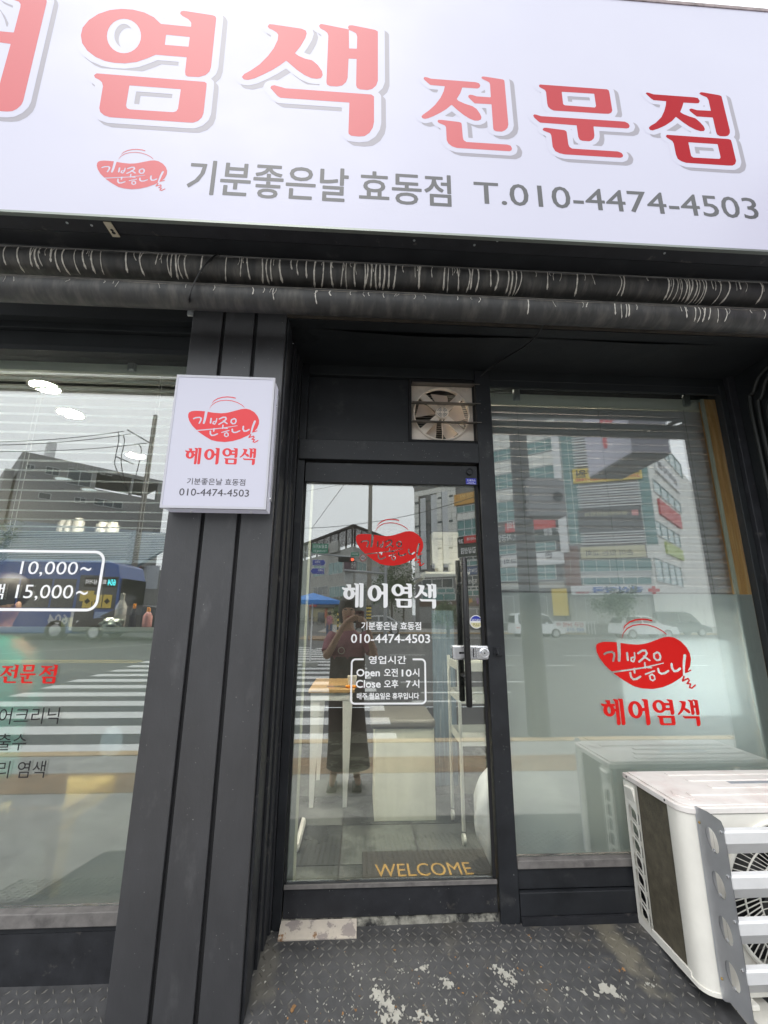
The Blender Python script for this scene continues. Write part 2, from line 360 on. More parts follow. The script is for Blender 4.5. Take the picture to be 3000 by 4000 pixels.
glyph('색', (920, 70, 620 / 1659), YS, [
 ('+', [(335,90),(355,68),(400,72),(690,115),(735,135),(745,165),(730,215),(680,300),(622,372),(660,400),(730,430),(800,445),(860,495),(905,560),(912,600),(895,632),(850,640),(790,632),(720,600),(640,545),(560,475),(530,450),(470,495),(380,550),(280,600),(200,635),(130,652),(85,645),(66,620),(90,590),(160,552),(250,490),(340,400),(400,320),(440,235),(447,180),(430,155),(390,130),(350,112)]),
 ('+', [(872,85),(890,66),(920,70),(1160,118),(1185,125),(1175,100),(1185,82),(1220,80),(1460,128),(1488,145),(1488,660),(1470,710),(1430,745),(1380,757),(1300,750),(1270,735),(1260,705),(1265,432),(1182,428),(1172,630),(1155,675),(1115,710),(1060,720),(985,715),(955,700),(950,675),(970,190),(960,160),(930,135),(885,112)]),
 ('-', [(1185,128),(1187,322),(1268,325),(1272,200),(1260,165),(1225,145)]),
 ('+', [(365,735),(375,712),(405,706),(440,715),(520,738),(1420,803),(1448,825),(1448,1090),(1435,1150),(1400,1205),(1350,1238),(1290,1243),(1210,1235),(1182,1215),(1180,1190),(1190,888),(470,838),(440,820),(400,775)])])
glyph('전', (1620, 270, 440 / 1659), YS, [
 ('+', [(127,140),(145,120),(180,125),(240,145),(340,153),(900,197),(945,212),(965,245),(955,275),(925,290),(700,275),(670,360),(618,443),(640,470),(740,515),(850,550),(910,590),(960,660),(982,710),(975,745),(940,762),(880,762),(810,735),(720,680),(620,600),(542,528),(470,590),(380,645),(280,695),(200,727),(150,738),(110,725),(98,700),(125,672),(210,612),(300,530),(380,425),(425,330),(442,256),(230,238),(190,205),(145,165)]),
 ('+', [(978,130),(995,112),(1030,114),(1290,155),(1315,165),(1322,190),(1378,820),(1365,870),(1330,905),(1280,925),(1200,920),(1165,905),(1155,880),(1130,522),(880,508),(850,480),(790,420),(787,395),(810,380),(850,385),(910,405),(1120,420),(1108,230),(1095,200),(1060,180),(995,150)]),
 ('+', [(333,770),(350,750),(400,752),(650,782),(685,795),(692,820),(708,1010),(720,1050),(760,1077),(1360,1115),(1410,1130),(1432,1170),(1425,1200),(1395,1214),(620,1165),(550,1142),(495,1100),(470,1050),(460,860),(445,835),(350,795)])])
glyph('문', (2060, 300, 460 / 1659), YS, [
 ('+', [(160,130),(175,112),(1120,180),(1145,195),(1155,230),(1195,480),(1180,510),(1145,525),(1080,524),(370,480),(325,460),(290,425),(278,380),(262,220),(245,190),(170,150)]),
 ('-', [(482,215),(940,243),(965,415),(950,437),(525,405),(503,390)]),
 ('+', [(80,550),(95,532),(130,538),(190,558),(1370,635),(1420,660),(1440,695),(1430,722),(1400,732),(930,703),(943,830),(935,870),(905,900),(870,912),(770,905),(735,890),(715,850),(692,688),(180,650),(150,630),(95,580)]),
 ('+', [(212,745),(230,722),(270,722),(520,755),(548,772),(555,800),(575,950),(590,990),(630,1015),(1270,1055),(1325,1075),(1348,1110),(1340,1135),(1310,1145),(520,1097),(450,1080),(390,1050),(355,990),(335,830),(320,800),(225,762)])])
glyph('점', (2480, 330, 460 / 1659), YS, [
 ('+', [(150,130),(165,115),(200,122),(260,142),(830,184),(885,195),(912,235),(900,265),(870,270),(682,260),(665,320),(636,392),(680,420),(760,452),(850,480),(910,530),(965,590),(985,635),(970,660),(920,662),(850,640),(760,595),(660,525),(575,460),(520,520),(420,585),(330,625),(250,652),(210,645),(192,615),(220,585),(290,545),(370,465),(410,380),(432,300),(438,240),(260,225),(220,198)]),
 ('+', [(905,130),(925,112),(960,115),(1190,155),(1218,170),(1228,210),(1335,650),(1335,690),(1310,725),(1270,735),(1195,732),(1155,710),(1140,670),(1095,470),(870,455),(835,430),(768,375),(765,350),(795,342),(870,365),(1068,375),(1035,225),(1010,185),(925,150)]),
 ('+', [(432,730),(450,712),(1320,772),(1350,785),(1362,820),(1423,1080),(1410,1125),(1370,1147),(1290,1145),(720,1108),(650,1085),(600,1050),(575,990),(545,840),(525,800),(450,755)]),
 ('-', [(750,818),(1162,845),(1205,1030),(1190,1052),(820,1032),(790,1010)])])
glyph('어_big', (0, 0, 300 / 1327), YS, [
 ('+', [(230,0),(330,35),(360,80),(355,130),(242,568),(0,545),(-200,530),(-240,715),(0,738),(188,765),(0,1450),(-60,1700),(-75,1850),(-50,1900),(0,1925),(130,1933),(220,1925),(300,1885),(370,1820),(405,1750),(812,40),(805,0),(780,-30),(100,-130),(60,-110),(100,-60)]),
 ('+', ell(-470, 640, 470, 620)), ('-', ell(-480, 640, 160, 420))])
dt = (1320, 2260, 400 / 1659)
glyph('헤', dt, GL, [
 ('+', [(60,150),(75,143),(110,155),(270,152),(280,165),(278,190),(228,196),(95,192),(72,175)]), ('+', [(133,98),(205,98),(213,106),(211,165),(157,165),(155,130),(135,112)]),
 ('+', ell(178, 252, 93, 90)), ('-', ell(178, 247, 27, 54)), ('+', [(255,228),(290,228),(290,268),(255,268)]),
 ('+', [(258,88),(270,80),(332,92),(340,105),(334,440),(325,465),(300,473),(280,468),(276,455),(285,120),(272,105)]),
 ('+', [(336,82),(349,77),(405,82),(415,90),(410,445),(400,465),(370,473),(352,467),(348,450),(355,110),(340,95)])])
glyph('어', dt, GL, [
 ('+', ell(594, 240, 113, 130)), ('-', ell(594, 240, 42, 88)), ('+', [(690,215),(750,215),(750,262),(690,262)]),
 ('+', [(708,92),(720,82),(795,88),(807,98),(806,430),(797,460),(770,475),(745,475),(738,460),(738,125),(725,108)])])
def gbox(shp):
    a = np.array([p for s_, pl in shp if s_ == '+' for p in pl]); return a.min(0), a.max(0)
def gmesh(shp, h=.003, off=0.0, dx=0, dz=0):
    lo, hi = gbox(shp); m = off + 2 * h
    vs, fs = field_mesh(lambda q: glyph_field(q, shp), lo[0] - m, hi[0] + m, lo[1] - m, hi[1] + m, h, off)
    return [(x + dx, z + dz) for x, z in vs], fs
_gn = {}
def gnorm(ch):
    if ch not in _gn:
        lo, hi = gbox(G[ch]); vs, fs = gmesh(G[ch], (hi[1] - lo[1]) / 70); _gn[ch] = ([((x - lo[0]) / (hi[0] - lo[0]), (z - lo[1]) / (hi[1] - lo[1])) for x, z in vs], fs)
    return _gn[ch]
def put_glyph(ch, box, Y):
    X0, X1, Z0, Z1 = boxw(box, Y); vs, fs = gnorm(ch); return [(X0 + x * (X1 - X0), Z0 + z * (Z1 - Z0)) for x, z in vs], fs
HW = [('헤', 60, 415, 77, 473), ('어', 481, 807, 82, 475), ('염', 868, 1200, 85, 473), ('색', 1248, 1595, 88, 487)]
def hair_word(box, Y):                 # the four-syllable headline fitted into a photo box
    x0, y0, x1, y1 = box; sl = 0.0; out = []
    for ch, a, b, c, d in HW:
        u0, u1 = x0 + (a - 60) / 1535 * (x1 - x0), x0 + (b - 60) / 1535 * (x1 - x0)
        v0, v1 = y0 + (c - 77) / 410 * (y1 - y0), y0 + (d - 77) / 410 * (y1 - y0)
        out.append(put_glyph(ch, (u0, v0, u1, v1), Y))
    return out
# the bean-shaped emblem with brush writing cut out of it
BEAN = [(170,500),(180,470),(215,445),(280,432),(360,432),(440,437),(500,447),(600,462),(720,468),(800,457),(850,445),(960,405),(1060,370),(1130,360),(1200,375),(1280,425),(1340,500),(1372,580),(1375,660),(1350,750),(1300,820),(1200,900),(1080,970),(960,1015),(830,1038),(700,1030),(600,1005),(480,930),(360,840),(260,735),(200,640),(172,560)]
CUTS = [([(268,592),(300,572),(365,562),(393,580),(390,620),(370,680)],26), ([(470,400),(463,500),(457,600),(445,675)],[48,44,40,34]),
 ([(560,578),(558,668)],28), ([(655,575),(652,640),(630,690),(600,680),(605,640),(645,630)],20), ([(700,582),(760,545),(800,545),(815,580),(780,630),(700,690)],26), ([(770,620),(838,672)],24),
 ([(945,570),(905,590),(900,640),(930,672),(970,665),(985,620),(975,580),(945,565)],24), ([(320,828),(560,795),(760,765),(1010,708)],[22,20,18,12]), ([(628,780),(626,830)],24),
 ([(570,832),(575,885),(600,915),(640,910),(692,880)],26), ([(770,705),(770,770)],22), ([(800,765),(850,768)],18), ([(762,850),(880,808)],20),
 ([(845,850),(812,870),(815,915),(845,932),(875,912),(870,870),(845,852)],20), ([(932,780),(938,825),(965,845),(1010,838),(1060,808)],26),
 ([(1115,718),(1112,770),(1135,812),(1175,808),(1215,778)],28), ([(1302,610),(1278,700),(1262,790),(1250,890)],[36,34,28,22])]
ARCS = [([(540,285),(575,220),(640,170),(720,140),(800,130),(880,135),(935,150)],[3,14,18,20,20,20,20]), ([(507,405),(540,320),(600,255),(680,215),(780,200),(880,207),(980,240),(1060,290),(1103,332)],[3,9,14,14,14,14,13,13,9]),
 ([(1350,800),(1290,828)],[18,12]), ([(1250,880),(1225,935)],22), ([(1225,938),(1300,905),(1312,932),(1275,970),(1322,975),(1300,1020),(1330,1028),(1380,990)],19)]
def logo_field(q):
    f = sd_poly(q, BEAN)
    for p, w_ in CUTS: f = np.maximum(f, -sd_stroke(q, p, w_))
    for p, w_ in ARCS: f = np.minimum(f, sd_stroke(q, p, w_))
    return f
_lv, _lf = field_mesh(logo_field, 150, 1400, 110, 1050, 7.0)
def put_logo(box, Y):
    X0, X1, Z0, Z1 = boxw(box, Y); return [(X0 + (x - 170) / 1218 * (X1 - X0), Z1 - (y - 120) / 925 * (Z1 - Z0)) for x, y in _lv], [tuple(reversed(f)) for f in _lf]

# ------------------------------------------------------------------ ground of the entrance: ramp of chequer plate
TH = 0.004
def RX(y, z): return z
yA, yB = GL + .03, .55
b = B()
for x0, x1, y1 in ((-1.6, 2.35, GL + .0),):
    nx, ny = 40, 31
    for i in range(nx + 1):
        for j in range(ny + 1):
            x = x0 + (x1 - x0) * i / nx; y = y1 - (y1 - yB) * j / ny
            b.v.append((x, y, ramp_z(y) + .0008 * math.sin(x * 9 + y * 14) + .0012 * math.sin(x * 3.3)))
    for i in range(nx):
        for j in range(ny): k = i * (ny + 1) + j; b.f.append((k, k + 1, k + ny + 2, k + ny + 1)); b.mi.append(0)
ramp = b.obj('ramp', PLATE, kind='structure', smooth=True); tag(ramp, kind='structure')
# raised lugs
b = B(); a = .030
for i in range(-60, 82):
    for j in range(0, 42):
        x = i * a; y = GL - .01 - j * a
        if y < 1.0 or (y > 1.9 and x < -.40): continue
        x += random.uniform(-.001, .001); t = rad(48) if (i + j) % 2 else rad(-48)
        z = ramp_z(y) + .0008 * math.sin(x * 9 + y * 14) + .0012 * math.sin(x * 3.3)
        if random.random() < .03: continue
        c, s_ = math.cos(t), math.sin(t); L_, W_, H_ = .0135, .0042, random.uniform(.0026, .0036)
        pts = [(-L_, 0, -.001), (0, -W_, -.001), (L_, 0, -.001), (0, W_, -.001), (-L_ * .55, 0, H_), (L_ * .55, 0, H_)]
        vs = [(x + p[0] * c - p[1] * s_, y + p[0] * s_ + p[1] * c, z + p[2] - p[1] * 0 + (p[0] * s_ + p[1] * c) * (.19 if y < 1.96 else 0)) for p in pts]
        b.add(vs, [(0, 1, 5, 4), (1, 2, 5), (2, 3, 4, 5), (3, 0, 4)])
o = b.obj('tread_lugs', LUG, parent=ramp, kind='stuff')
for m_ in (PLATE, LUG): add_stain(m_, on_ramp(2310, 3560), on_ramp(2540, 3850), .055, (.22, .20, .15)); add_stain(m_, on_ramp(2090, 3600), on_ramp(2330, 3560), .03, (.20, .18, .14)); add_stain(m_, on_ramp(1050, 3650), on_ramp(1030, 3900), .04, (.15, .14, .12))
# scraped and spilled paint on the plate
def flake(b, px, py, r, lift=.0032, n=9, st=1.0):
    c = on_ramp(px, py)
    rot = random.uniform(0, 6.28); pts = []
    for i in range(n):
        a_ = 2 * math.pi * i / n; rr = r * random.choice((random.uniform(.25, .6), random.uniform(.6, 1.25))); u, v = rr * math.cos(a_) * st, rr * math.sin(a_)
        x, y = u * math.cos(rot) - v * math.sin(rot), u * math.sin(rot) + v * math.cos(rot); pts.append((c.x + x, c.y + y, ramp_z(c.y + y) + lift + .0008 * math.sin(c.x * 9 + c.y * 14) + .0012 * math.sin(c.x * 3.3)))
    b.ext(pts, (0, 0, -.0022))
bw, bo = B(), B()
for px, py, r in [(1960,3795,.018),(1985,3815,.02),(2005,3835,.016),(1975,3850,.012),(1470,3880,.02),(1490,3900,.018),(1515,3925,.02),(1530,3950,.02),(1545,3980,.02),(1500,3990,.018),(1560,3960,.013),(1950,3925,.017),(1940,3950,.014),(1650,3788,.013),(1660,3780,.01),(1400,3775,.009),(1560,3795,.007),(1570,3790,.006),(1740,3845,.014),(1755,3850,.015),(1735,3825,.008),(1640,3970,.018),(1620,3985,.012),(1670,3985,.014),(1745,3915,.008),(1030,3790,.006),(1035,3838,.006),(1370,3668,.006),(1555,3636,.010),(1830,3683,.007),(2000,3752,.007),(2110,3835,.008),(2215,3865,.009),(2530,3845,.011),(2550,3852,.009),(2360,3860,.02),(2385,3875,.022),(2400,3890,.014),(2215,3890,.007),(1480,3683,.004),(1595,3657,.004),(1925,3617,.004),(1300,3897,.004),(1265,3922,.005),(1545,3760,.006),(1480,3830,.004),(1060,3640,.008),(1375,3935,.006),(1380,3968,.005)]:
    flake(bw, px, py, r * (.95 if r > .012 else .6), n=15)
    for _ in range(int(r * 450)): flake(bw, px + random.gauss(0, 1) * r * 1500, py + random.gauss(0, 1) * r * 900, r * random.uniform(.1, .4), n=7, st=1.5)
for _ in range(230):
    u = random.gauss(0, 1); px = 1560 + u * 330 if random.random() < .8 else random.uniform(1050, 2500); py = 4000 - abs(random.gauss(0, 150))
    if 3620 < py < 4000 and 1010 < px < 2700: flake(bw, px, py, random.uniform(.0007, .0032), n=6, st=random.uniform(1, 2))
for px, py, r in [(1142,3940,.016),(1195,3992,.01),(1390,3950,.010),(1340,3960,.007),(1635,3846,.006),(1405,3895,.006),(2068,3657,.008),(2075,3668,.006),(2022,3562,.006),(2435,3788,.010),(2420,3795,.007),(1905,3785,.005),(2040,3795,.006),(2022,3787,.006),(1610,3795,.004)]:
    flake(bo, px, py, r * .7)
for _ in range(36): flake(bo, random.gauss(1620, 380), 4000 - abs(random.gauss(0, 170)), random.uniform(.0008, .0035), n=5, st=1.7)
bw.obj('paint_chips', CHIPW, parent=ramp, kind='stuff'); bo.obj('rust_spots', CHIPO, parent=ramp, kind='stuff')

# ------------------------------------------------------------------ the shop building
shop = thing('shop_building', 'black painted shopfront with recessed glass door between two tall windows', 'building', (0, GL, ZB))
YP = 1.71                               # front of the pillar
# pillar cladding
px_ = lambda px, Y, py=2400: P(px, py, Y).x
xs = [px_(606, YP), px_(745, YP), px_(759, YP), px_(893, YP), px_(908, YP), px_(1041, YP)]
ztop = 1.52
pil = B().box(xs[0] + .004, xs[5] - .004, YP + .014, 1.93, -1.75, ztop).obj('pillar', DARK, shop)
for i in (0, 2, 4):
    x0, x1 = xs[i], xs[i + 1]
    if i: x0 += .001
    B().box(x0, x1, YP, YP + .016, -1.75, ztop).obj('cladding_panel', PIL, shop, bevel=.003)
# return of the pillar, running back to the door, with raised strips and the jamb
xr = xs[5]
b = B(); b.box(xr - .02, xr, YP + .017, GL - .002, -1.75, 1.312)
b.obj('return_panel', BLKG, shop)
for y0, y1, dx in ((YP + .018, YP + .09, .010), (YP + .105, YP + .125, .006), (YP + .19, YP + .24, .012), (YP + .26, YP + .33, .018), (GL - .05, GL - .004, .026)):
    B().box(xr + .0005, xr + dx, y0, y1, -1.75, 1.3115).obj('trim_strip', BLKG, shop, bevel=.002)
xj0, xj1 = P(1150, 2400, GL).x, P(1163, 2400, GL).x
B().box(xr + .0275, max(xj1, xr + .034), GL - .03, GL + .05, ZB - .06, 1.305).obj('door_jamb', BLK, shop, bevel=.002)
# beam above the recess and the soffit of the recess
B().box(-2.6, xs[0] - .001, 1.80, 1.97, P(300, 1240, 1.80).z, 1.9).obj('fascia_beam', BLK2, shop)
B().box(xs[0], xr, YP + .02, 1.97, 1.522, 1.9).obj('fascia_beam', BLK2, shop)
B().box(xr + .001, 3.2, YP + .01, YP + .07, 1.313, 1.9).obj('fascia_beam', BLK2, shop)
B().box(xr + .001, 3.2, YP + .002, YP + .009, 1.318, 1.345).obj('fascia_trim', mat('stained wooden strip', (.05, .04, .03), .7, noise=.4), shop)
# warped sheet of the recess ceiling
b = B(); nx = 44
for i in range(nx + 1):
    x = xr + .002 + (2.95 - xr) * i / nx
    for j in range(4):
        y = YP + .073 + (GL - YP - .095) * j / 3; b.v.append((x, y, 1.309 - (.010 * max(0, math.sin(x * 2.6 + .6)) + .005 * math.sin(x * 6)) * (1 - j / 3)))
for i in range(nx):
    for j in range(3): k = i * 4 + j; b.f.append((k, k + 4, k + 5, k + 1)); b.mi.append(0)
b.obj('recess_ceiling', BLK2, shop, smooth=True)
B().box(xr + .001, 3.2, YP + .071, GL + .3, 1.335, 1.38).obj('upper_slab', BLK2, shop)
zh = P(1530, 1447, GL).z
B().box(xr + .03, 3.0, GL - .022, GL + .02, zh - .052, zh + .02).obj('head_trim', BLK2, shop, bevel=.003)
# wall above, behind the sign
B().box(-3.2, 3.6, 1.78, 1.98, 1.9, 3.6).obj('upper_wall', mat('beige render', (.52, .42, .30), .8, noise=.08, nscale=5), shop)
# outer right wall with its frame edge
zg0, zg1 = P(1300, 3470, GL).z, P(1530, 1900, GL).z
XR = P(2929, 2200, GL).x
# ---- door surround
zt = P(1700, 1740, GL).z; zl = P(1720, 1816, GL).z; zd = P(1720, 1823, GL).z; zdl = P(1530, 1893, GL).z
xp0, xp1 = P(1894, 2450, GL).x, P(1959, 2450, GL).x
B().box(xj1 - .03, xp0 - .002, GL - .045, GL + .05, zl, zt).obj('lintel', BLK, shop, bevel=.003)
fx0, fx1, fz0, fz1 = *boxw((1607, 1497, 1862, 1722), GL)[:2], *boxw((1607, 1497, 1862, 1722), GL)[2:]
zf = zh - .054
b = B(); b.box(xj1 - .03, fx0 - .016, GL + .005, GL + .02, zt + .002, zf)
b.obj('transom_panel', BLK, shop)
b = B()
b.box(fx0 - .015, fx0, GL - .01, GL + .06, fz0 - .03, fz1 + .02); b.box(fx1, xp0 - .002, GL - .006, GL + .06, fz0 - .03, fz1 + .02)
b.box(fx0, fx1, GL - .01, GL + .06, fz1, fz1 + .02); b.box(fx0, fx1, GL - .01, GL + .06, fz0 - .03, fz0)
b.obj('fan_opening_frame', DARK, shop)
B().box(xp0, xp1, GL - .035, GL + .06, ramp_z(GL) - .06, 1.30).obj('post', BLK, shop, bevel=.003)
# ---- door leaf
dx0, dx1 = xj1 + .004, xp0 - .006
zb1 = P(1530, 3448, GL - .02).z; zb0 = P(1530, 3578, GL - .02).z
door = B().box(dx0, dx1, GL - .02, GL + .011, zb0, zb1).obj('door', BLKG, shop, bevel=.002)
B().box(dx0, dx1 - .002, GL - .021, GL + .025, zdl, zd).obj('top_rail', BLK, door, bevel=.002)
B().box(dx0 + .001, dx1 - .001, GL + .0, GL + .008, zb1 + .0005, zdl - .0005).obj('pane', GLS, door)
B().box(dx0, dx1, GL - .026, GL - .0205, zb1 - .012, zb1 + .003).obj('glazing_bead', SILL, door)
for u_, v_ in ((dx1 - .014, dx1), (dx0 - .001, dx0 + .006)): B().box(u_, v_, GL - .012, GL - .002, zb1 + .004, zdl - .001).obj('side_stile', DARK, door)
# pull bars
def bar(px0, py0, px1, py1, Y, r, nm='handle'):
    p, q = P(px0, py0, Y), P(px1, py1, Y); x = (p.x + q.x) / 2
    b = B().lathe((x, Y, q.z), (0, 0, 1), [(0, r * .8), (.004, r), (p.z - q.z - .004, r), (p.z - q.z, r * .8)], 20)
    for z in (q.z + (p.z - q.z) * .18, q.z + (p.z - q.z) * .82):
        b.tube([(x, Y, z), (x, GL + (.009 if Y > GL else -.001), z)], .009, 10)
    return b.obj(nm, mat('black handle tube', (.012, .012, .013), .3, noise=.1), door, smooth=True)
bar(1812, 2178, 1833, 2762, GL - .06, .0145); bar(1787, 2189, 1806, 2738, GL + .055, .0145)
# lock
X0, X1, Z0, Z1 = boxw((1768, 2522, 1918, 2578), GL - .02)
lk = B().box(X0, X1, GL - .026, GL - .0015, Z0, Z1).obj('lock', STEEL, door, bevel=.006)
xm = X0 + (X1 - X0) * .60
B().box(xm, X1 - .004, GL - .033, GL - .0265, Z0 + .004, Z1 - .004).obj('lock_plate', STEEL, lk, bevel=.004)
xc = X0 + (X1 - X0) * .80; zc = (Z0 + Z1) / 2
B().lathe((xc, GL - .0335, zc), (0, -1, 0), [(0, .023), (.006, .023), (.008, .019), (.005, .018), (.005, .012), (.009, .011), (.009, .003), (.004, .002)], 28).obj('cylinder', STEEL, lk, smooth=True)
b = B().lathe((xc, GL - .0425, zc), (0, -1, 0), [(0, .0035), (.0008, .003)], 10); b.lathe((X0 + .034, GL - .027, zc), (0, -1, 0), [(0, .006), (.001, .005)], 10); b.box(X0 + .030, X0 + .075, GL - .028, GL - .0265, zc - .004, zc + .004)
b.box(X0 + .096, X0 + .1, GL - .028, GL - .0265, Z0 + .012, Z1 - .012)
b.obj('keyhole', DARK, lk)
B().box(X0 + .012, X0 + .085, GL - .0275, GL - .0262, Z0 + .010, Z1 - .010).obj('lock_recess', mat('brushed recess', (.55, .55, .57), .4, .8), lk)
# hasp staple on the post
X0, X1, Z0, Z1 = boxw((1928, 2528, 1962, 2562), GL - .036)
b = B().box(X0, X1, GL - .041, GL - .0355, Z0, Z1); b.tube([(X0 + .012, GL - .041, Z1 - .006), (X0 + .012, GL - .058, Z1 - .012), (X0 + .013, GL - .060, zc), (X0 + .012, GL - .041, Z0 + .006)], .0045, 8)
for u in (X0 + .005, X1 - .005):
    for v in (Z0 + .006, Z1 - .006): b.lathe((u, GL - .041, v), (0, -1, 0), [(0, .004), (.003, .003)], 8)
b.obj('staple', BLK, shop)
# closer button, blue sticker, round PULL sticker
c = P(1833, 1844, GL - .022); b = B().lathe((c.x, GL - .0212, c.z), (0, -1, 0), [(0, .017), (.010, .017), (.012, .014), (.008, .013), (.008, .003), (.012, .002)], 24); b.obj('keyhole_cap', BLK, door, smooth=True)
X0, X1, Z0, Z1 = boxw((1820, 1869, 1860, 1892), GL - .022)
st = B().box(X0, X1, GL - .0225, GL - .0212, Z0, Z1).obj('sticker', mat('blue sticker', (.02, .03, .42), .3), door)
flat_obj('lettering', [put_text('드세가스', (1824, 1872, 1857, 1881), GL - .0228, .01), put_text('설비전문', (1830, 1883, 1852, 1886), GL - .0228), put_text('010-7351-1523', (1824, 1887, 1857, 1891), GL - .0228, .01)], GL - .0228, VWHT, st)
c = P(1860, 2429, GL); r = P(1885, 2429, GL).x - c.x
def disc(c, r, Y, a0=0, a1=360, n=40):
    pts = [(c[0] + r * math.cos(rad(a0 + (a1 - a0) * i / n)), c[1] + r * math.sin(rad(a0 + (a1 - a0) * i / n))) for i in range(n + 1)]; return pts, [tuple(range(len(pts)))]
cc = (c.x, c.z)
st = flat_obj('pull_sticker', [disc(cc, r, 0)], GL - .0006, VWHT, door)
flat_obj('upper_half', [disc(cc, r * .88, 0, 8, 172)], GL - .0010, mat('blue print', (.02, .04, .40), .4), st)
flat_obj('lower_half', [disc(cc, r * .88, 0, 188, 352)], GL - .0010, mat('cream print', (.72, .68, .42), .5), st)
flat_obj('lettering', [put_text('당기세요', (1843, 2417, 1878, 2428), GL, .02)], GL - .0014, VWHT, st)
flat_obj('lettering', [put_text('PULL', (1849, 2435, 1872, 2445), GL, .005)], GL - .0014, mat('gold print', (.25, .20, .05), .5), st)
# door lettering
YG = GL - .0005
flat_obj('emblem', [put_logo((1390, 2026, 1656, 2211), YG)], YG, VRED, door)
flat_obj('headline', hair_word((1334, 2277, 1705, 2377), YG), YG, VWHT, door)
flat_obj('lettering', [put_text('기분좋은날 효동점', (1411, 2429, 1645, 2461), YG, .022)], YG, VWHT, door)
flat_obj('lettering', [put_text('010-4474-4503', (1371, 2477, 1680, 2512), YG, .022)], YG, VWHT, door)
def frame_mesh(box, w_, r_, Y, gap=None, arc=8, flip=False):
    """rounded outline, with a gap in its top edge; box is a photo box"""
    X0, X1, Z0, Z1 = boxw(box, Y); n = arc; pts = []
    for cx, cz, a0 in ((X1 - r_, Z1 - r_, 0), (X0 + r_, Z1 - r_, 90), (X0 + r_, Z0 + r_, 180), (X1 - r_, Z0 + r_, 270)):
        for i in range(n + 1):
            a_ = rad(a0 + 90 * i / n); pts.append((cx, cz, math.cos(a_), math.sin(a_)))
    vs, fs = [], []
    for cx, cz, c_, s_ in pts: vs += [(cx + c_ * r_, cz + s_ * r_), (cx + c_ * (r_ - w_), cz + s_ * (r_ - w_))]
    N = len(pts)
    for i in range(N):
        j = (i + 1) % N
        if gap and i == n: continue
        fs.append((2 * i, 2 * j, 2 * j + 1, 2 * i + 1))
    if gap:
        gx0, gx1 = P(gap[0], gap[2], Y).x, P(gap[1], gap[2], Y).x
        for a_, b_ in ((X0 + r_, gx0), (gx1, X1 - r_)):
            k = len(vs); vs += [(a_, Z1), (b_, Z1), (b_, Z1 - w_), (a_, Z1 - w_)]; fs.append((k, k + 1, k + 2, k + 3))
    return vs, fs
flat_obj('opening_hours_frame', [frame_mesh((1369, 2572, 1665, 2752), .008, .022, YG, gap=(1421, 1612, 2575))], YG, VWHT, door)
flat_obj('lettering', [put_text('영업시간', (1440, 2562, 1587, 2594), YG, .022)], YG, VWHT, door)
flat_obj('lettering', [put_text('Open', (1392, 2613, 1484, 2651), YG, .035), put_text('오전', (1500, 2611, 1554, 2643), YG, .022), put_text('10', (1569, 2615, 1608, 2643), YG, .035), put_text('시', (1611, 2611, 1638, 2643), YG, .022)], YG, VWHT, door)
flat_obj('lettering', [put_text('Close', (1390, 2656, 1487, 2687), YG, .035), put_text('오후', (1500, 2655, 1556, 2688), YG, .022), put_text('7', (1586, 2659, 1604, 2686), YG, .035), put_text('시', (1610, 2655, 1638, 2687), YG, .022)], YG, VWHT, door)
flat_obj('lettering', [put_text('매주 월요일은 휴무입니다', (1394, 2706, 1637, 2732), YG, .028)], YG, VWHT, door)
# threshold
zt0 = ramp_z(GL)
B().box(dx0 - .01, dx1 + .01, GL - .015, GL + .2, zt0 - .02, zb0 - .003).obj('threshold', mat('scuffed threshold', (.30, .29, .25), .8, noise=.4, nscale=30, dirt=(.03, .03, .03), dscale=20, dlo=.45, dhi=.6), shop)
X0, X1 = P(1092, 3625, GL - .05).x, P(1393, 3625, GL - .05).x
B().add([(X0, GL - .016, zt0 + .028), (X1, GL - .016, zt0 + .028), (X1, GL - .085, ramp_z(GL - .085) + .004), (X0, GL - .085, ramp_z(GL - .085) + .004), (X0, GL - .016, zt0 - .01), (X1, GL - .016, zt0 - .01), (X1, GL - .085, ramp_z(GL - .085) - .002), (X0, GL - .085, ramp_z(GL - .085) - .002)],
        [(0, 1, 2, 3), (7, 6, 5, 4), (0, 4, 5, 1), (1, 5, 6, 2), (2, 6, 7, 3), (3, 7, 4, 0)]).obj('worn_threshold_plate', mat('peeling plate paint', (.27, .235, .22), .6, col2=(.46, .41, .35), mscale=11, mlo=.47, mhi=.5, dirt=(.22, .12, .06), dscale=9, dlo=.6, dhi=.63, noise=.1), shop)
# ---- right window
zs0 = P(2240, 3342, GL).z
zw1 = P(2300, 1528, GL).z
xw0, xw1 = xp1 + .002, P(2964, 2395, GL).x
win = B().box(xw0, xw1, GL, GL + .008, zs0, zw1).obj('right_window', GLS, shop)
bl = [P(2240, 3342, GL).z, P(2240, 3392, GL - .03).z, P(2240, 3478, GL - .03).z, P(2240, 3570, GL - .03).z]
B().box(xw0, 3.0, GL - .03, GL + .06, bl[1], bl[0] - .001).obj('sill', SILL, win, bevel=.003)
B().box(xw0, 3.0, GL - .022, GL + .06, bl[2] + .004, bl[1] - .001).obj('sill_board', BLK, win, bevel=.003)
B().box(xw0, 3.0, GL - .038, GL + .06, bl[3], bl[2]).obj('sill_board', BLK, win, bevel=.003)
B().box(xw0, 3.0, GL - .05, GL + .06, ramp_z(GL) - .05, bl[3] - .001).obj('sill_footing', BLKG, win)
B().box(xw1 - .004, xw1 + .03, GL - .025, GL + .05, zs0, zw1 + .05).obj('window_frame', BLK2, win, bevel=.003)
B().box(xw1 + .031, xw1 + .075, GL - .05, GL + .05, ZB - .05, zw1 + .10).obj('window_frame', BLKG, win, bevel=.003)
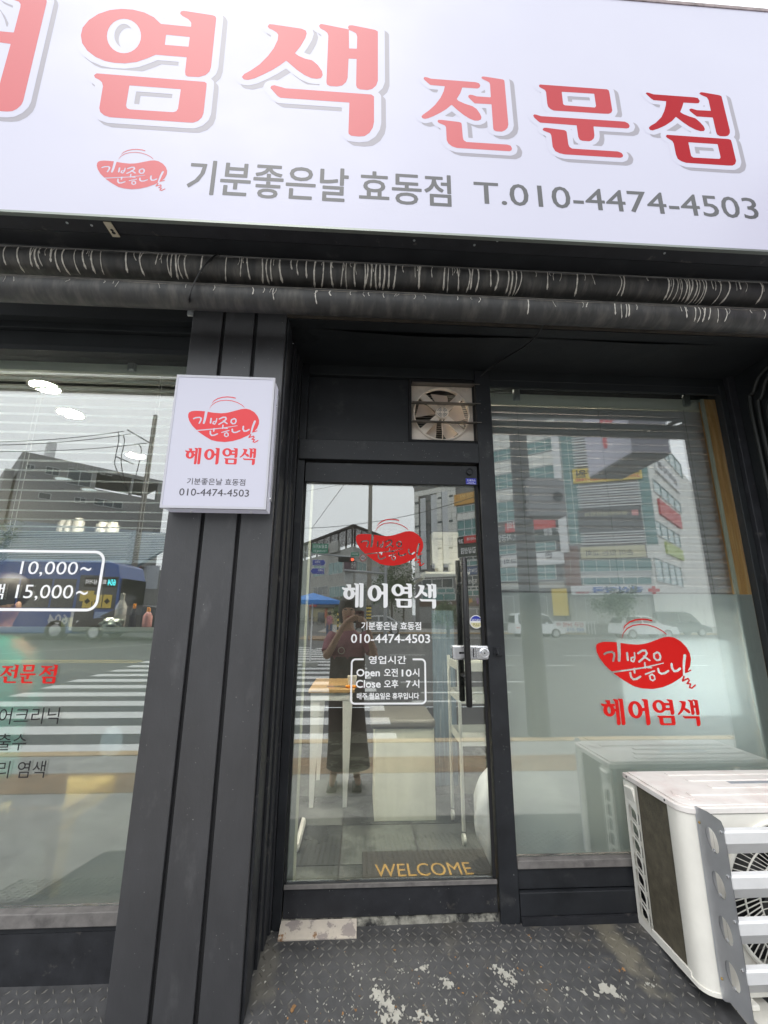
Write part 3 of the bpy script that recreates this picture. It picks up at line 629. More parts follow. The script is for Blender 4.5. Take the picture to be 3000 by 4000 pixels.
B().box(xw0, xw1 - .005, GL - .02, GL - .0005, zw1 - .004, zw1 + .06).obj('window_head', BLK2, win)
zfr = P(2450, 2318, GL).z
flat_obj('emblem', [put_logo((2331, 2416, 2700, 2694), YG)], YG, VRED, win)
flat_obj('headline', hair_word((2350, 2729, 2733, 2837), YG), YG, VRED, win)
B().box(xw0 + .002, xw1 - .01, GL + .0085, GL + .0095, zs0 + .006, zfr).obj('frosted_film', FRO, win)
# side wall of the recess on the far right
xsw = xw1 + .076
sw = B().box(xsw, xsw + .2, YP + .02, GL + .3, -1.75, 1.312).obj('side_wall', BLK2, shop)
# ---- left window
YL = 1.90
lz = [P(230, v, YL).z for v in (3542, 3600, 3800)]
lx0, lx1 = -2.6, xs[0] + .02
zlt = P(300, 1396, YL).z
lwin = B().box(lx0, lx1, YL, YL + .008, lz[0], zlt).obj('left_window', GLS, shop)
B().box(lx0, lx1, YL - .035, YL + .06, lz[1], lz[0] - .001).obj('sill', SILL, lwin, bevel=.003)
B().box(lx0, lx1, YL - .028, YL + .06, lz[1] - .016, lz[1] - .0005).obj('sill_lip', BLK, lwin)
B().box(lx0, lx1, YL - .03, YL + .06, ramp_z(YL) - .06, lz[1] - .017).obj('apron_panel', BLKG, lwin)
for i, (u, v, dy) in enumerate(((zlt, zlt + .03, .02), (zlt + .031, zlt + .11, .005), (zlt + .111, zlt + .15, .03), (zlt + .151, zlt + .26, .0))):
    B().box(lx0, lx1, YL - .03 - dy, YL + .05, u, v).obj('head_rail', BLK2, lwin, bevel=.002)
YLG = YL - .0005
zfl = P(300, 2449, YL).z
B().box(lx0, lx1, YL + .0085, YL + .0095, lz[0] + .004, zfl).obj('frosted_film', FROL, lwin)
flat_obj('price_frame', [frame_mesh((-900, 2143, 398, 2385), .0115, .045, YLG)], YLG, VWHT, lwin)
flat_obj('lettering', [put_text('10,000', (80, 2193, 304, 2252), YLG, .0), put_text('~', (315, 2215, 356, 2230), YLG, .015)], YLG, VWHT, lwin)
flat_obj('lettering', [put_text('염색', (-110, 2280, 16, 2340), YLG, .01), put_text('15,000', (62, 2284, 285, 2346), YLG, .0), put_text('~', (298, 2308, 342, 2324), YLG, .015)], YLG, VWHT, lwin)
flat_obj('headline', [put_glyph('전', (0, 2596, 69, 2668), YLG), put_glyph('문', (77, 2597, 140, 2669), YLG), put_glyph('점', (152, 2596, 221, 2670), YLG)], YLG, VRED, lwin)
flat_obj('lettering', [put_text('헤어크리닉', (-68, 2764, 231, 2829), YLG, 0)], YLG, VBLK, lwin)
flat_obj('lettering', [put_text('추출수', (-75, 2866, 103, 2932), YLG, 0)], YLG, VBLK, lwin)
flat_obj('lettering', [put_text('머리 염색', (-70, 2973, 176, 3040), YLG, 0)], YLG, VBLK, lwin)
# wall between floor and street left of the window etc
B().box(-3.2, lx0 - .001, 1.8, 2.0, -1.75, 1.9).obj('side_wall', BLK2, shop)

# ------------------------------------------------------------------ big sign
SIG = thing('large_signboard', 'wide white backlit sign with big red lettering and phone number above the shopfront', 'sign', (0, YS + .08, 1.5))
zs_b = P(1500, 903, YS).z; zs_t = P(2750, 28, YS).z
xs0, xs1 = -2.4, 2.6
SIG.location = (0, YS + .08, zs_b)
B().box(xs0, xs1, YS, YS + .006, zs_b + .004, zs_t).obj('sign_face', SIGNW, SIG)
zu = zs_b
B().box(xs0, xs1, YS - .004, YS + .012, zs_b - .006, zs_b + .0035).obj('edge_trim', mat('grey alloy edge', (.22, .24, .22), .35, .6), SIG)
y1 = P(1500, 985 + 78, 1.5).y
B().box(xs0, xs1, YS + .013, YS + .075, zs_b + .0, zs_b + .03).obj('underside_panel', BLKG, SIG)
B().box(xs0, xs1, YS + .079, YS + .15, zs_b + .002, zs_b + .03).obj('underside_panel', BLK, SIG)
B().box(xs0, xs1, YS + .007, YS + .149, zs_b + .031, zs_t - .02).obj('sign_box', BLK2, SIG)
B().box(xs0, xs1, YS - .004, YS + .15, zs_t + .0005, zs_t + .02).obj('top_rail', mat('mossy top rail', (.30, .24, .24), .7, noise=.3, dirt=(.06, .05, .04), dscale=9), SIG)
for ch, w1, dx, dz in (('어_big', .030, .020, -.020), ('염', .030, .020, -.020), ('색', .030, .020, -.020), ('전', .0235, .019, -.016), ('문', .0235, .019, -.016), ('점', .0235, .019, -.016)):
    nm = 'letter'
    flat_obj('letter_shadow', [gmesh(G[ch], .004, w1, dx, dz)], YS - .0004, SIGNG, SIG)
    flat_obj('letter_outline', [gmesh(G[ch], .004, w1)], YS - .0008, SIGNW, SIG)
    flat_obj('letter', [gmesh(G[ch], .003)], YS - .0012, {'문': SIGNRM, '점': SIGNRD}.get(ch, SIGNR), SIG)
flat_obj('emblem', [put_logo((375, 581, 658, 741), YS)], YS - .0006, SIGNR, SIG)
flat_obj('lettering', [put_text('기분좋은날', (731, 641, 1362, 752+24), YS, .018), put_text('효동점', (1403, 675, 1762, 800), YS, .018)], YS - .0006, SIGNT, SIG)
flat_obj('lettering', [put_text('T.010-4474-4503', (1853, 742, 2951, 826), YS, .012)], YS - .0006, SIGNT, SIG)
# screws and a bracket under the sign
for px, py in ((1618, 939), (1853, 957), (2596, 989), (1943, 940), (262, 870), (358, 880)):
    q = PZ(px, py, zs_b); B().lathe((q.x, q.y, zs_b - .0002), (0, 0, -1), [(0, .005), (.002, .004)], 8).obj('screw', CHAIN, SIG)
q = PZ(435, 890, zs_b); b = B(); b.box(q.x - .014, q.x + .014, YS + .02, YS + .085, zs_b - .005, zs_b - .002); b.obj('bracket', mat('cream strap', (.52, .47, .36), .5, noise=.1), SIG)
b = B().lathe((q.x, YS + .066, zs_b - .0051), (0, 0, -1), [(0, .007), (.0003, .007)], 12); b.lathe((q.x, YS + .054, zs_b - .0051), (0, 0, -1), [(0, .006), (.0003, .006)], 12); b.obj('bracket_hole', DARK, SIG)

# ------------------------------------------------------------------ pipes
def pipe(name, label, yc, pyc, r, cat='pipe'):
    z0 = P(1500, pyc, yc).z; root = thing(name, label, cat, (0, yc, z0))
    b = B(); n = 28; X0, X1 = -2.6, 3.5; segs = 60
    for i in range(segs + 1):
        x = X0 + (X1 - X0) * i / segs
        for j in range(n):
            a_ = 2 * math.pi * j / n; b.v.append((x, yc + r * math.cos(a_), z0 + r * math.sin(a_)))
    for i in range(segs):
        for j in range(n): b.f.append((i * n + j, i * n + (j + 1) % n, (i + 1) * n + (j + 1) % n, (i + 1) * n + j)); b.mi.append(0)
    b.obj('pipe_body', PIPE, root, smooth=True)
    return root, z0
def angpt(x, yc, z0, r, a_): return (x, yc - r * math.cos(a_), z0 + r * math.sin(a_))
Y1, R1, Y2, R2 = 1.545, .054, 1.53, .051
pa, za = pipe('upper_pipe', 'upper of two thick black pipes under the sign, streaked with white drips', Y1, 1086, R1)
pb, zb = pipe('lower_pipe', 'lower black pipe resting on the pillar top, dusty with few drips', Y2, 1192, R2)
def drips(root, yc, z0, r, specs, a_hi, wid=.0028):
    b = B()
    for x, ln, w_ in specs:
        n = 7; wob = random.uniform(-.004, .004); prev = None; c0 = len(b.v); dr = random.choice((0, 0, 1, -1)) * random.uniform(0, .012)
        for i in range(n + 1):
            t = i / n; a_ = a_hi - ln * t; ww = w_ * (1.35 if i == n - 1 else .55 + .45 * abs(math.sin(i * 2 + x * 50))) * (.4 if i == n else 1); xx = x + wob * math.sin(t * 4) + dr * t
            b.v.append(angpt(xx - ww * 1.5, yc, z0, r + .0010, a_)); b.v.append(angpt(xx + ww * 1.5, yc, z0, r + .0010, a_)); b.v.append(angpt(xx, yc, z0, r + .0022, a_))
        for i in range(n):
            k = c0 + i * 3; b.f += [(k, k + 2, k + 5, k + 3), (k + 2, k + 1, k + 4, k + 5)]; b.mi += [0, 0]
    return b.obj('drips', DRIP, root, kind='stuff', fix=False)
def dx_(px, Y, z): 
    d = ray(px, 1080); return None
S1 = []
for px, ln in [(10,.9),(60,1.2),(110,.9),(130,1.0),(145,.9),(190,.7),(210,1.1),(240,1.2),(285,1.2),(315,.9),(350,1.15),(385,1.15),(485,1.1),(540,1.1),(515,.5),(610,.6),(650,1.05),(665,1.1),(680,1.2),(695,1.25),(720,1.2),(785,.9),(880,1.2),(940,.9),(960,1.1),(1020,1.25),(1040,1.2),(1055,1.2),(1090,1.25),(1135,.5),(1160,.8),(1195,.9),(1230,1.3),(1262,1.3),(1292,1.3),(1340,1.3),(1352,1.3),(1385,1.3),(1425,1.35),(1435,1.2),(1450,1.3),(1470,1.3),(1485,1.2),(1500,1.3),(1520,1.3),(1548,1.2),(1640,1.2),(1645,1.1),(1740,1.1),(1755,1.25),(1788,1.2),(1835,1.2),(1850,1.1),(1870,1.1),(1920,.9),(1945,1.1),(1990,1.2),(2005,1.3),(2020,1.3),(2040,1.2),(2145,.9),(2262,1.1),(2430,1.1),(2445,1.1),(2620,1.2),(2640,1.2),(2655,1.25),(2670,1.25),(2685,1.2),(2700,1.25),(2715,1.3),(2730,1.3),(2742,1.3),(2755,1.3),(2768,1.3),(2820,1.25),(2860,1.25),(2900,.5),(2985,1.1)]:
    y_ = 965 + 0.0515 * px * 1.0; q = P(px, y_ + 40, Y1 - R1); S1.append((q.x, ln * random.uniform(.85, 1), random.uniform(.0012, .0026)))
for _ in range(60): S1.append((random.uniform(-1.6, 2.6), random.uniform(.2, .6), random.uniform(.0006, .0012)))
drips(pa, Y1, za, R1, [(x, ln * 1.65, w_) for x, ln, w_ in S1], .34)
S2 = []
for px, ln in [(1030,.3),(1068,.6),(2065,.75),(2405,.6),(2430,.75),(2450,.7),(2460,.65),(2680,.6),(2720,.75),(2735,.8),(2760,.75),(2780,.65),(2810,.75),(2840,.7),(2990,.5),(985,.4),(1290,.3),(1235,.7),(2300,.3)]:
    q = P(px, 1085 + .0515 * px, Y2 - R2); S2.append((q.x, ln, random.uniform(.001, .002)))
for _ in range(40): S2.append((random.uniform(-1.6, 2.6), random.uniform(.15, .4), random.uniform(.0005, .001)))
drips(pb, Y2, zb, R2, [(x, ln * 1.6, w_) for x, ln, w_ in S2], .30)
def crust(root, yc, z0, r, a0, a1):
    b = B(); segs = 220; X0, X1 = -2.5, 3.4
    for i in range(segs + 1):
        x = X0 + (X1 - X0) * i / segs; e = a0 - .10 * math.sin(x * 5) * math.sin(x * 13) - random.uniform(0, .10)
        for t in (a1, (a1 + e) / 2, e): b.v.append(angpt(x, yc, z0, r + .0008, t))
    for i in range(segs): 
        k = i * 3; b.f += [(k, k + 1, k + 4, k + 3), (k + 1, k + 2, k + 5, k + 4)]; b.mi += [0, 0]
    return b.obj('dust_crust', PIPE2, root, smooth=True, fix=False)
crust(pa, Y1, za, R1, .40, 1.5); crust(pb, Y2, zb, R2, .40, 1.5)

# ------------------------------------------------------------------ small lightbox on the pillar
YF = 1.62
X0, X1 = P(660, 1722, YF).x, P(1055, 1734, YF).x
Z1, Z0 = P(885, 1472, YF).z, P(829, 1985, YF).z
SB = thing('small_lightbox_sign', 'small white lightbox sign with red emblem hung on the grey pillar', 'sign', ((X0 + X1) / 2, YP, Z0))
B().box(X0, X1, YF, YF + .004, Z0, Z1).obj('sign_face', SIGNW2, SB, bevel=.002)
B().box(X0 + .001, X1 - .001, YF + .0045, YP - .001, Z0 + .001, Z1 - .001).obj('sign_box', mat('white enamel casing', (.66, .66, .74), .3, emit=(.8, .8, 1), estr=.10), SB, bevel=.002)
YT = YF - .0005
TRM = mat('lightbox corner trim', (.50, .50, .56), .4)
for bx in ((X0 - .002, X0 + .006, Z0 - .002, Z1 + .002), (X1 - .006, X1 + .002, Z0 - .002, Z1 + .002)): B().box(bx[0], bx[1], YF - .002, YF + .012, bx[2], bx[3]).obj('corner_trim', TRM, SB)
for z_ in (Z0, Z1 - .006): B().box(X0 + .0061, X1 - .0061, YF - .002, YF + .0119, z_ - .0019, z_ + .0079).obj('corner_trim', TRM, SB)
flat_obj('emblem', [put_logo((733, 1548, 1016, 1728), YT)], YT, SIGNR2, SB)
flat_obj('headline', hair_word((720, 1748, 999, 1816), YT), YT, SIGNR2, SB)
flat_obj('lettering', [put_text('기분좋은날 효동점', (730, 1869, 958, 1895), YT, .01)], YT, SIGNT2, SB)
flat_obj('lettering', [put_text('010-4474-4503', (700, 1910, 973, 1938), YT, .008)], YT, SIGNT2, SB)
for u, v in ((X1 - .001, Z0 + .06), (X1 - .001, Z1 - .09)): B().lathe((u, YF + .07, v), (1, 0, 0), [(0, .005), (.004, .004)], 8).obj('screw', STEEL, SB)
for u in (X0 + .09, X1 - .07): B().lathe((u, YF + .07, Z0 + .001), (0, 0, -1), [(0, .005), (.004, .004)], 8).obj('screw', STEEL, SB)
b = B().box(X1 - .004, X1 + .005, YP - .022, YP - .001, Z0 + .05, Z1 - .04); b.obj('mounting_lip', mat('galvanised lip', (.4, .4, .42), .4, .6), SB)
# little clip and cables at the top of the pillar
q = P(748, 1215, YP)
B().box(q.x - .012, q.x + .012, YP - .012, YP - .002, q.z - .03, q.z + .01).obj('cable_clip', CHAIN, None); tag(bpy.data.objects['cable_clip'], 'small galvanised clip at the top left corner of the pillar', 'clip')
def cable(name, label, pts, r, n=8):
    P_ = [Vector(p) for p in pts]; out = []
    for i in range(len(P_) - 1):
        p0, p1, p2, p3 = P_[max(i - 1, 0)], P_[i], P_[i + 1], P_[min(i + 2, len(P_) - 1)]
        for k in range(6):
            t = k / 6; out.append(.5 * ((2 * p1) + (-p0 + p2) * t + (2 * p0 - 5 * p1 + 4 * p2 - p3) * t * t + (-p0 + 3 * p1 - 3 * p2 + p3) * t ** 3))
    out.append(P_[-1]); o = B().tube(out, r, n).obj(name, CAB, smooth=True); return tag(o, label, 'cable')
cable('thin_cable', 'black wire looping from the sign down over both pipes to the pillar clip', [P(855, 988, 1.50), P(815, 1018, 1.47), P(775, 1075, 1.46), P(748, 1130, 1.45), P(742, 1165, 1.47), P(748, 1195, 1.60), P(752, 1215, YP - .01)], .0028)
cable('thin_cable', 'second black wire beside the first above the pillar clip', [P(853, 992, 1.505), P(800, 1035, 1.475), P(768, 1085, 1.465), P(744, 1140, 1.455), P(738, 1170, 1.475), P(750, 1200, 1.60), P(756, 1218, YP - .01)], .0028)
cable('soffit_cable', 'thin dark cable hanging in a curve across the recess ceiling to the fan', [P(2132, 1245, 1.60), P(2110, 1290, 1.68), P(2060, 1345, 1.78), P(1980, 1395, 1.92), P(1905, 1445, 2.04), P(1850, 1495, 2.085)], .0035)

# small chips and blisters in the dark paint of the pillar, return and lintel
b = B(); r0 = random.Random(5)
def fleck(x, y, z, r, ax='y'):
    n = 6; pts = []
    for i in range(n):
        a_ = 2 * math.pi * i / n; q = r * r0.uniform(.4, 1.2); pts.append((x + q * math.cos(a_), y, z + q * 1.5 * math.sin(a_)) if ax == 'y' else (x, y + q * math.cos(a_), z + q * 1.5 * math.sin(a_)))
    k = len(b.v); b.v += pts; b.f.append(tuple(range(k, k + n))); b.mi.append(0)
for _ in range(150):
    i = r0.choice((0, 2, 4)); fleck(r0.uniform(xs[i] + .01, xs[i + 1] - .006), YP - .0004, r0.uniform(-1.2, 1.3), r0.choice((.0006, .0008, .0012)))
for _ in range(60): fleck(r0.uniform(dx0, dx1), GL - .0214, r0.choice((r0.uniform(zb0, zb1 - .02), r0.uniform(zdl + .002, zd))), r0.uniform(.0005, .0014))
for _ in range(40): fleck(r0.uniform(xp0 + .004, xp1 - .004), GL - .0354, r0.uniform(-1.2, 1.2), r0.uniform(.0005, .0014))
for _ in range(50): fleck(r0.uniform(xj1, xp0 - .01), GL - .0454, r0.uniform(zl + .005, zt - .005), r0.uniform(.0005, .0015))
b.obj('paint_flecks', mat('exposed primer', (.28, .28, .27), .7), shop, kind='stuff', fix=False)
# ------------------------------------------------------------------ exhaust fan in the transom
c = P(1725, 1617, GL + .03); R = P(1832, 1617, GL + .03).x - c.x; cz = c.z; cx = c.x
FAN = thing('exhaust_fan', 'grimy white exhaust fan with open louvre flaps set in the black panel above the door', 'fan', (cx, GL + .03, cz))
# square plate with a round hole
b = B(); n = 40; ring = [(cx + R * math.cos(2 * math.pi * i / n), cz + R * math.sin(2 * math.pi * i / n)) for i in range(n)]
sq = []
for i in range(n):
    a_ = 2 * math.pi * i / n; s_ = 1 / max(abs(math.cos(a_)), abs(math.sin(a_))); u, v = math.cos(a_) * s_, math.sin(a_) * s_
    hx = (fx1 - cx - .004) if u > 0 else (cx - fx0 - .004); hz = (fz1 - cz - .004) if v > 0 else (cz - fz0 - .004); sq.append((cx + u * hx, cz + v * hz))
k = 0; b.v = [(x, GL + .032, z) for x, z in ring] + [(x, GL + .032, z) for x, z in sq] + [(x, GL + .05, z) for x, z in ring]
for i in range(n): j = (i + 1) % n; b.f += [(i, j, n + j, n + i), (2 * n + i, 2 * n + j, j, i)]; b.mi += [0, 0]
b.obj('plate', FANW, FAN)
b = B()
for i in range(n + 1): pass
pts = [(cx + (R + .003) * math.cos(2 * math.pi * i / 40), GL + .027, cz + (R + .003) * math.sin(2 * math.pi * i / 40)) for i in range(41)]
b.tube(pts, .006, 8, cap=False).obj('ring', FANW, FAN, smooth=True)
# blades
for k in range(5):
    a0 = rad(72 * k + 78); b = B(); vs = []; m_ = 7
    for i in range(m_ + 1):
        t = i / m_; r_ = .035 + (R - .045) * t; wdt = rad(26) + rad(12) * math.sin(t * 2.6)
        for s_, dy in ((-1, .012), (1, -.012)): a_ = a0 + s_ * wdt * .62 + .25 * t; vs.append((cx + r_ * math.cos(a_), GL + .066 + dy, cz + r_ * math.sin(a_)))
    fs = [(2 * i, 2 * i + 1, 2 * i + 3, 2 * i + 2) for i in range(m_)]
    b.add(vs + [(x, y + .003, z) for x, y, z in vs], fs + [tuple(q + 2 * (m_ + 1) for q in reversed(f)) for f in fs]); b.obj('blade', FANB, FAN, smooth=True, fix=False)
# struts
for k in range(4):
    a_ = rad(45 + 90 * k); u = Vector((math.cos(a_), 0, math.sin(a_))); v = Vector((-math.sin(a_), 0, math.cos(a_)))
    b = B(); p0 = Vector((cx, GL + .02, cz)) + u * .036; p1 = Vector((cx, GL + .026, cz)) + u * (R + .006)
    for s_ in (-1, 1): b.slab([p0 + v * s_ * .016, p0 + v * s_ * .013, p1 + v * s_ * .017, p1 + v * s_ * .020], (0, .012, 0))
    b.slab([p0 - v * .014, p0 + v * .014, p1 + v * .018, p1 - v * .018], (0, .003, 0)).obj('strut', FANW, FAN)
b = B().lathe((cx, GL + .026, cz), (0, -1, 0), [(0, .036), (.014, .036), (.018, .032), (.018, .001)], 32); hub = b.obj('hub', FANW, FAN, smooth=True)
vs, fs = [], []
for rr in (.011, .018, .025):
    for q in range(4):
        for i in range(6):
            a0_, a1_ = rad(q * 90 + 12 + i * 11), rad(q * 90 + 12 + (i + 1) * 11); k = len(vs)
            vs += [(cx + rr * math.cos(a0_), cz + rr * math.sin(a0_)), (cx + (rr + .0028) * math.cos(a0_), cz + (rr + .0028) * math.sin(a0_)), (cx + (rr + .0028) * math.cos(a1_), cz + (rr + .0028) * math.sin(a1_)), (cx + rr * math.cos(a1_), cz + rr * math.sin(a1_))]; fs.append((k, k + 1, k + 2, k + 3))
flat_obj('vent_slots', [(vs, fs)], GL + .0075, DARK, hub)
b = B()
for i in range(26): z = fz0 + .01 + (fz1 - fz0 - .02) * i / 25; b.box(fx0 + .01, fx1 - .01, GL + .12, GL + .122, z, z + .0022)
b.obj('guard', mat('fan guard wire', (.25, .23, .20), .5), FAN, kind='stuff')
B().box(fx0, fx1, GL + .16, GL + .165, fz0, fz1).obj('back_cover', DARK, FAN)
B().box(cx - .002, cx + .002, GL + .018, GL + .022, fz0 + .004, cz - .03).obj('pull_rod', FANW, FAN)
for py in (1504, 1578, 1651):
    z = P(1725, py, GL - .01).z
    B().hexa([(fx0 + .002, GL + .025, z + .012), (fx1 + .004, GL + .025, z + .012), (fx1 + .012, GL - .045, z - .010), (fx0 + .001, GL - .045, z - .010)],
             [(fx0 + .002, GL + .025, z + .015), (fx1 + .004, GL + .025, z + .015), (fx1 + .012, GL - .045, z - .006), (fx0 + .001, GL - .045, z - .006)]).obj('louvre_flap', LOUV, FAN)
B().box(fx1 - .012, fx1 - .004, GL - .005, GL + .03, fz0 + .005, fz1 - .005).obj('side_flange', FANW, FAN)

# ------------------------------------------------------------------ air conditioner outdoor unit
YB_, YF_ = 2.05, 1.69
ax0 = P(2465, 3300, YB_).x
zt_, zb_ = P(2440, 3012, YB_).z, P(2487, 3590, YB_).z
ax0f = ax0; ax1 = ax0 + .80
AC = thing('air_conditioner_unit', 'cream outdoor air conditioner with aluminium wind deflector on the ramp below the right window', 'air conditioner', (ax0 + .4, YF_, zb_))
H = zt_ - zb_
r_ = .05                                # rounded front corner
def plan(off=0.0, r=r_):
    pts = [(ax1 + off, YB_), (ax0 - off, YB_)]; n = 8
    for i in range(n + 1):
        a_ = rad(180 + 90 * i / n); pts.append((ax0 + r + (r + off) * math.cos(a_), YF_ + r + (r + off) * math.sin(a_)))
    pts.append((ax1 + off, YF_ - off)); return pts
# front shell as a rounded corner wrapped from the coil to the right
sh = [q for q in plan() if True][2:]
b = B(); out = [(ax0, YF_ + .085)] + sh; inn = [(x + .006 if x < ax0 + .02 else x, y + .006) for x, y in out]
poly = [(x, y, zb_) for x, y in out] + [(x, y, zb_) for x, y in reversed(inn)]
# front face has the fan hole; the shell here is only the corner
corner = out[:-1] + [(ax0 + .10, YF_)]
poly = [(x, y, zb_ + .001) for x, y in corner] + [(x + .004, y + .008, zb_ + .001) for x, y in reversed(corner)]
B().ext(poly, (0, 0, H - .025)).obj('corner_panel', ACW, AC, smooth=True)
# front plate with the fan opening (circle)
fcx, fcz, fr = ax0 + .36, zb_ + H * .47, H * .43
b = B(); n = 64; ring = [(fcx + fr * math.cos(2 * math.pi * i / n), fcz + fr * math.sin(2 * math.pi * i / n)) for i in range(n)]; sq = []
for i in range(n):
    a_ = 2 * math.pi * i / n; s_ = 1 / max(abs(math.cos(a_)), abs(math.sin(a_))); u, v = math.cos(a_) * s_, math.sin(a_) * s_
    hx = (ax0 + .66 - fcx) if u > 0 else (fcx - ax0 - .1005); hz = (zt_ - .026 - fcz) if v > 0 else (fcz - zb_ - .001); sq.append((fcx + u * hx, fcz + v * hz))
b.v = [(x, YF_, z) for x, z in ring] + [(x, YF_, z) for x, z in sq] + [(x, YF_ + .05, z) for x, z in ring]
for i in range(n): j = (i + 1) % n; b.f += [(i, j, n + j, n + i), (2 * n + i, 2 * n + j, j, i)]; b.mi += [0, 0]
b.obj('front_panel', ACW, AC)
B().box(ax0 + .66, ax1, YF_ + .001, YF_ + .02, zb_, zt_ - .026).obj('service_panel', ACW, AC)
B().box(ax0 + .02, ax1, YF_ + .12, YF_ + .13, zb_ + .01, zt_ - .03).obj('inner_plate', DARK, AC)
# raised ring and grille
b = B(); b.tube([(fcx + (fr + .006) * math.cos(2 * math.pi * i / 64), YF_ - .004, fcz + (fr + .006) * math.sin(2 * math.pi * i / 64)) for i in range(65)], .008, 8, cap=False).obj('fan_ring', ACW, AC, smooth=True)
b = B()
for i in range(72):
    a_ = 2 * math.pi * i / 72; u = Vector((math.cos(a_), 0, math.sin(a_)))
    if i % 2 == 0: b.tube([Vector((fcx, YF_ - .006, fcz)) + u * .03, Vector((fcx, YF_ - .010, fcz)) + u * fr * .55], .0013, 4)
    sw_ = .18; q0 = Vector((fcx, YF_ - .010, fcz)) + u * fr * .55; a2 = a_ + sw_; u2 = Vector((math.cos(a2), 0, math.sin(a2)))
    b.tube([q0, Vector((fcx, YF_ - .003, fcz)) + u2 * fr], .0017, 4)
for rr, w_ in ((.035, .004), (fr * .55, .003), (fr * .78, .003)): b.tube([(fcx + rr * math.cos(2 * math.pi * i / 40), YF_ - .009, fcz + rr * math.sin(2 * math.pi * i / 40)) for i in range(41)], w_, 6, cap=False)
b.obj('grille', ACW, AC)
# axial fan behind it
for k in range(3):
    a0 = rad(120 * k + 20); vs = []
    for i in range(8):
        t = i / 7; rr = .03 + (fr - .05) * t
        for s_, dy in ((-1, .02), (1, -.02)): a_ = a0 + s_ * rad(34) + .3 * t; vs.append((fcx + rr * math.cos(a_), YF_ + .06 + dy, fcz + rr * math.sin(a_)))
    fs = [(2 * i, 2 * i + 1, 2 * i + 3, 2 * i + 2) for i in range(7)]; B().add(vs, fs).obj('fan_blade', mat('dark fan blade', (.05, .05, .05), .5), AC, fix=False)
# top cover with ribs
b = B(); pl = plan(.004); zc0 = zt_ - .024
b.ext([(x, y, zc0) for x, y in pl], (0, 0, .02)); inner = [(x + (.012 if x < ax0 + .4 else 0), min(y, YB_ - .012) + (.008 if y < YF_ + .1 else 0), zt_ - .0038) for x, y in plan(.0)]
b.ext(inner, (0, 0, .006)); top = b.obj('top_cover', ACT, AC, smooth=True, bevel=.002)
ztp = zt_ + .0023
for y0, x0 in ((YB_ - .07, ax0 + .16), (YB_ - .135, ax0 + .20), (YB_ - .21, ax0 + .24), (YF_ + .085, ax0 + .10)):
    B().box(x0, ax1 - .03, y0, y0 + .028, ztp - .001, ztp + .004).obj('rib', ACT, top, bevel=.003)
b = B(); b.slab([(ax0 + .04, YF_ + .10, ztp - .001), (ax0 + .075, YF_ + .05, ztp - .001), (ax0 + .10, YF_ + .066, ztp - .001), (ax0 + .06, YF_ + .14, ztp - .001)], (0, 0, .003)).obj('rib', ACT, top)
B().box(ax0 + .36, ax0 + .60, YB_ - .165, YB_ - .14, ztp - .001, ztp + .0008).obj('rating_plate', mat('faded rating plate', (.30, .32, .36), .5, noise=.2, nscale=120), top)
# base pan
B().ext([(x, y, zb_ - .012) for x, y in plan(.003)], (0, 0, .013)).obj('base_pan', ACW, AC, smooth=True)
# coil on the left side
B().box(ax0 + .006, ax0 + .02, YF_ + .086, YB_ - .085, zb_ + .004, zt_ - .026).obj('coil', COIL, AC)
B().box(ax0 + .03, ax0 + .04, YF_ + .05, YB_ - .01, zb_ + .002, zt_ - .03).obj('coil_backing', DARK, AC)
# rear guard with seven openings
gy0, gy1 = YB_ - .082, YB_
def gf(q):
    f = np.maximum(np.abs(q[:, 0] - (gy0 + gy1) / 2) - (gy1 - gy0) / 2, np.abs(q[:, 1] - (zb_ + zt_ - .03) / 2) - (zt_ - .03 - zb_) / 2)
    nn = 7; z1_ = zt_ - .115; st_ = (z1_ - zb_ - .02) / nn
    for i in range(nn):
        za_, zb2 = zb_ + .018 + i * st_, zb_ + .018 + (i + 1) * st_ - .012; ta = .018
        pl = [(gy0 + .012, za_ + ta * .3 - .012), (gy1 - .022, za_ + .010), (gy1 - .022, zb2 + .006), (gy1 - .03, zb2 + .010), (gy0 + .020, zb2 - .004), (gy0 + .012, zb2 - .016)]
        f = np.maximum(f, -sd_poly(q, pl))
    return f
vs, fs = field_mesh(gf, gy0 - .004, gy1 + .004, zb_ - .004, zt_ - .02, .0035)
k = len(vs); b = B(); b.add([(ax0 - .004, y, z) for y, z in vs], fs); b.add([(ax0 + .006, y, z) for y, z in vs], fs)
b.obj('side_guard', ACW, AC, fix=False)
B().hexa([(ax0 - .012, gy0 + .008, zt_ - .062), (ax0 - .012, gy1 - .016, zt_ - .068), (ax0 - .016, gy1 - .016, zt_ - .050), (ax0 - .016, gy0 + .008, zt_ - .044)],
         [(ax0 - .003, gy0 + .008, zt_ - .105), (ax0 - .003, gy1 - .016, zt_ - .105), (ax0 - .003, gy1 - .016, zt_ - .046), (ax0 - .003, gy0 + .008, zt_ - .040)]).obj('grip', ACW, AC, bevel=.003)
B().box(ax0 - .003, ax0 + .004, YF_ + .07, YB_ - .083, zb_ + .0005, zb_ + .016).obj('side_rail', ACW, AC)
# feet
for x in (ax0 + .12, ax1 - .12):
    B().box(x - .03, x + .03, YF_ - .03, YB_ + .005, zb_ - .03, zb_ - .013).obj('foot', ACW, AC, bevel=.004)
for z in (zt_ - .035, zt_ - .037): B().lathe((ax0 - .004, YF_ + .09 if z == zt_ - .035 else YB_ - .03, zt_ - .012), (-1, 0, 0), [(0, .004), (.002, .003)], 8).obj('screw', DARK, AC)
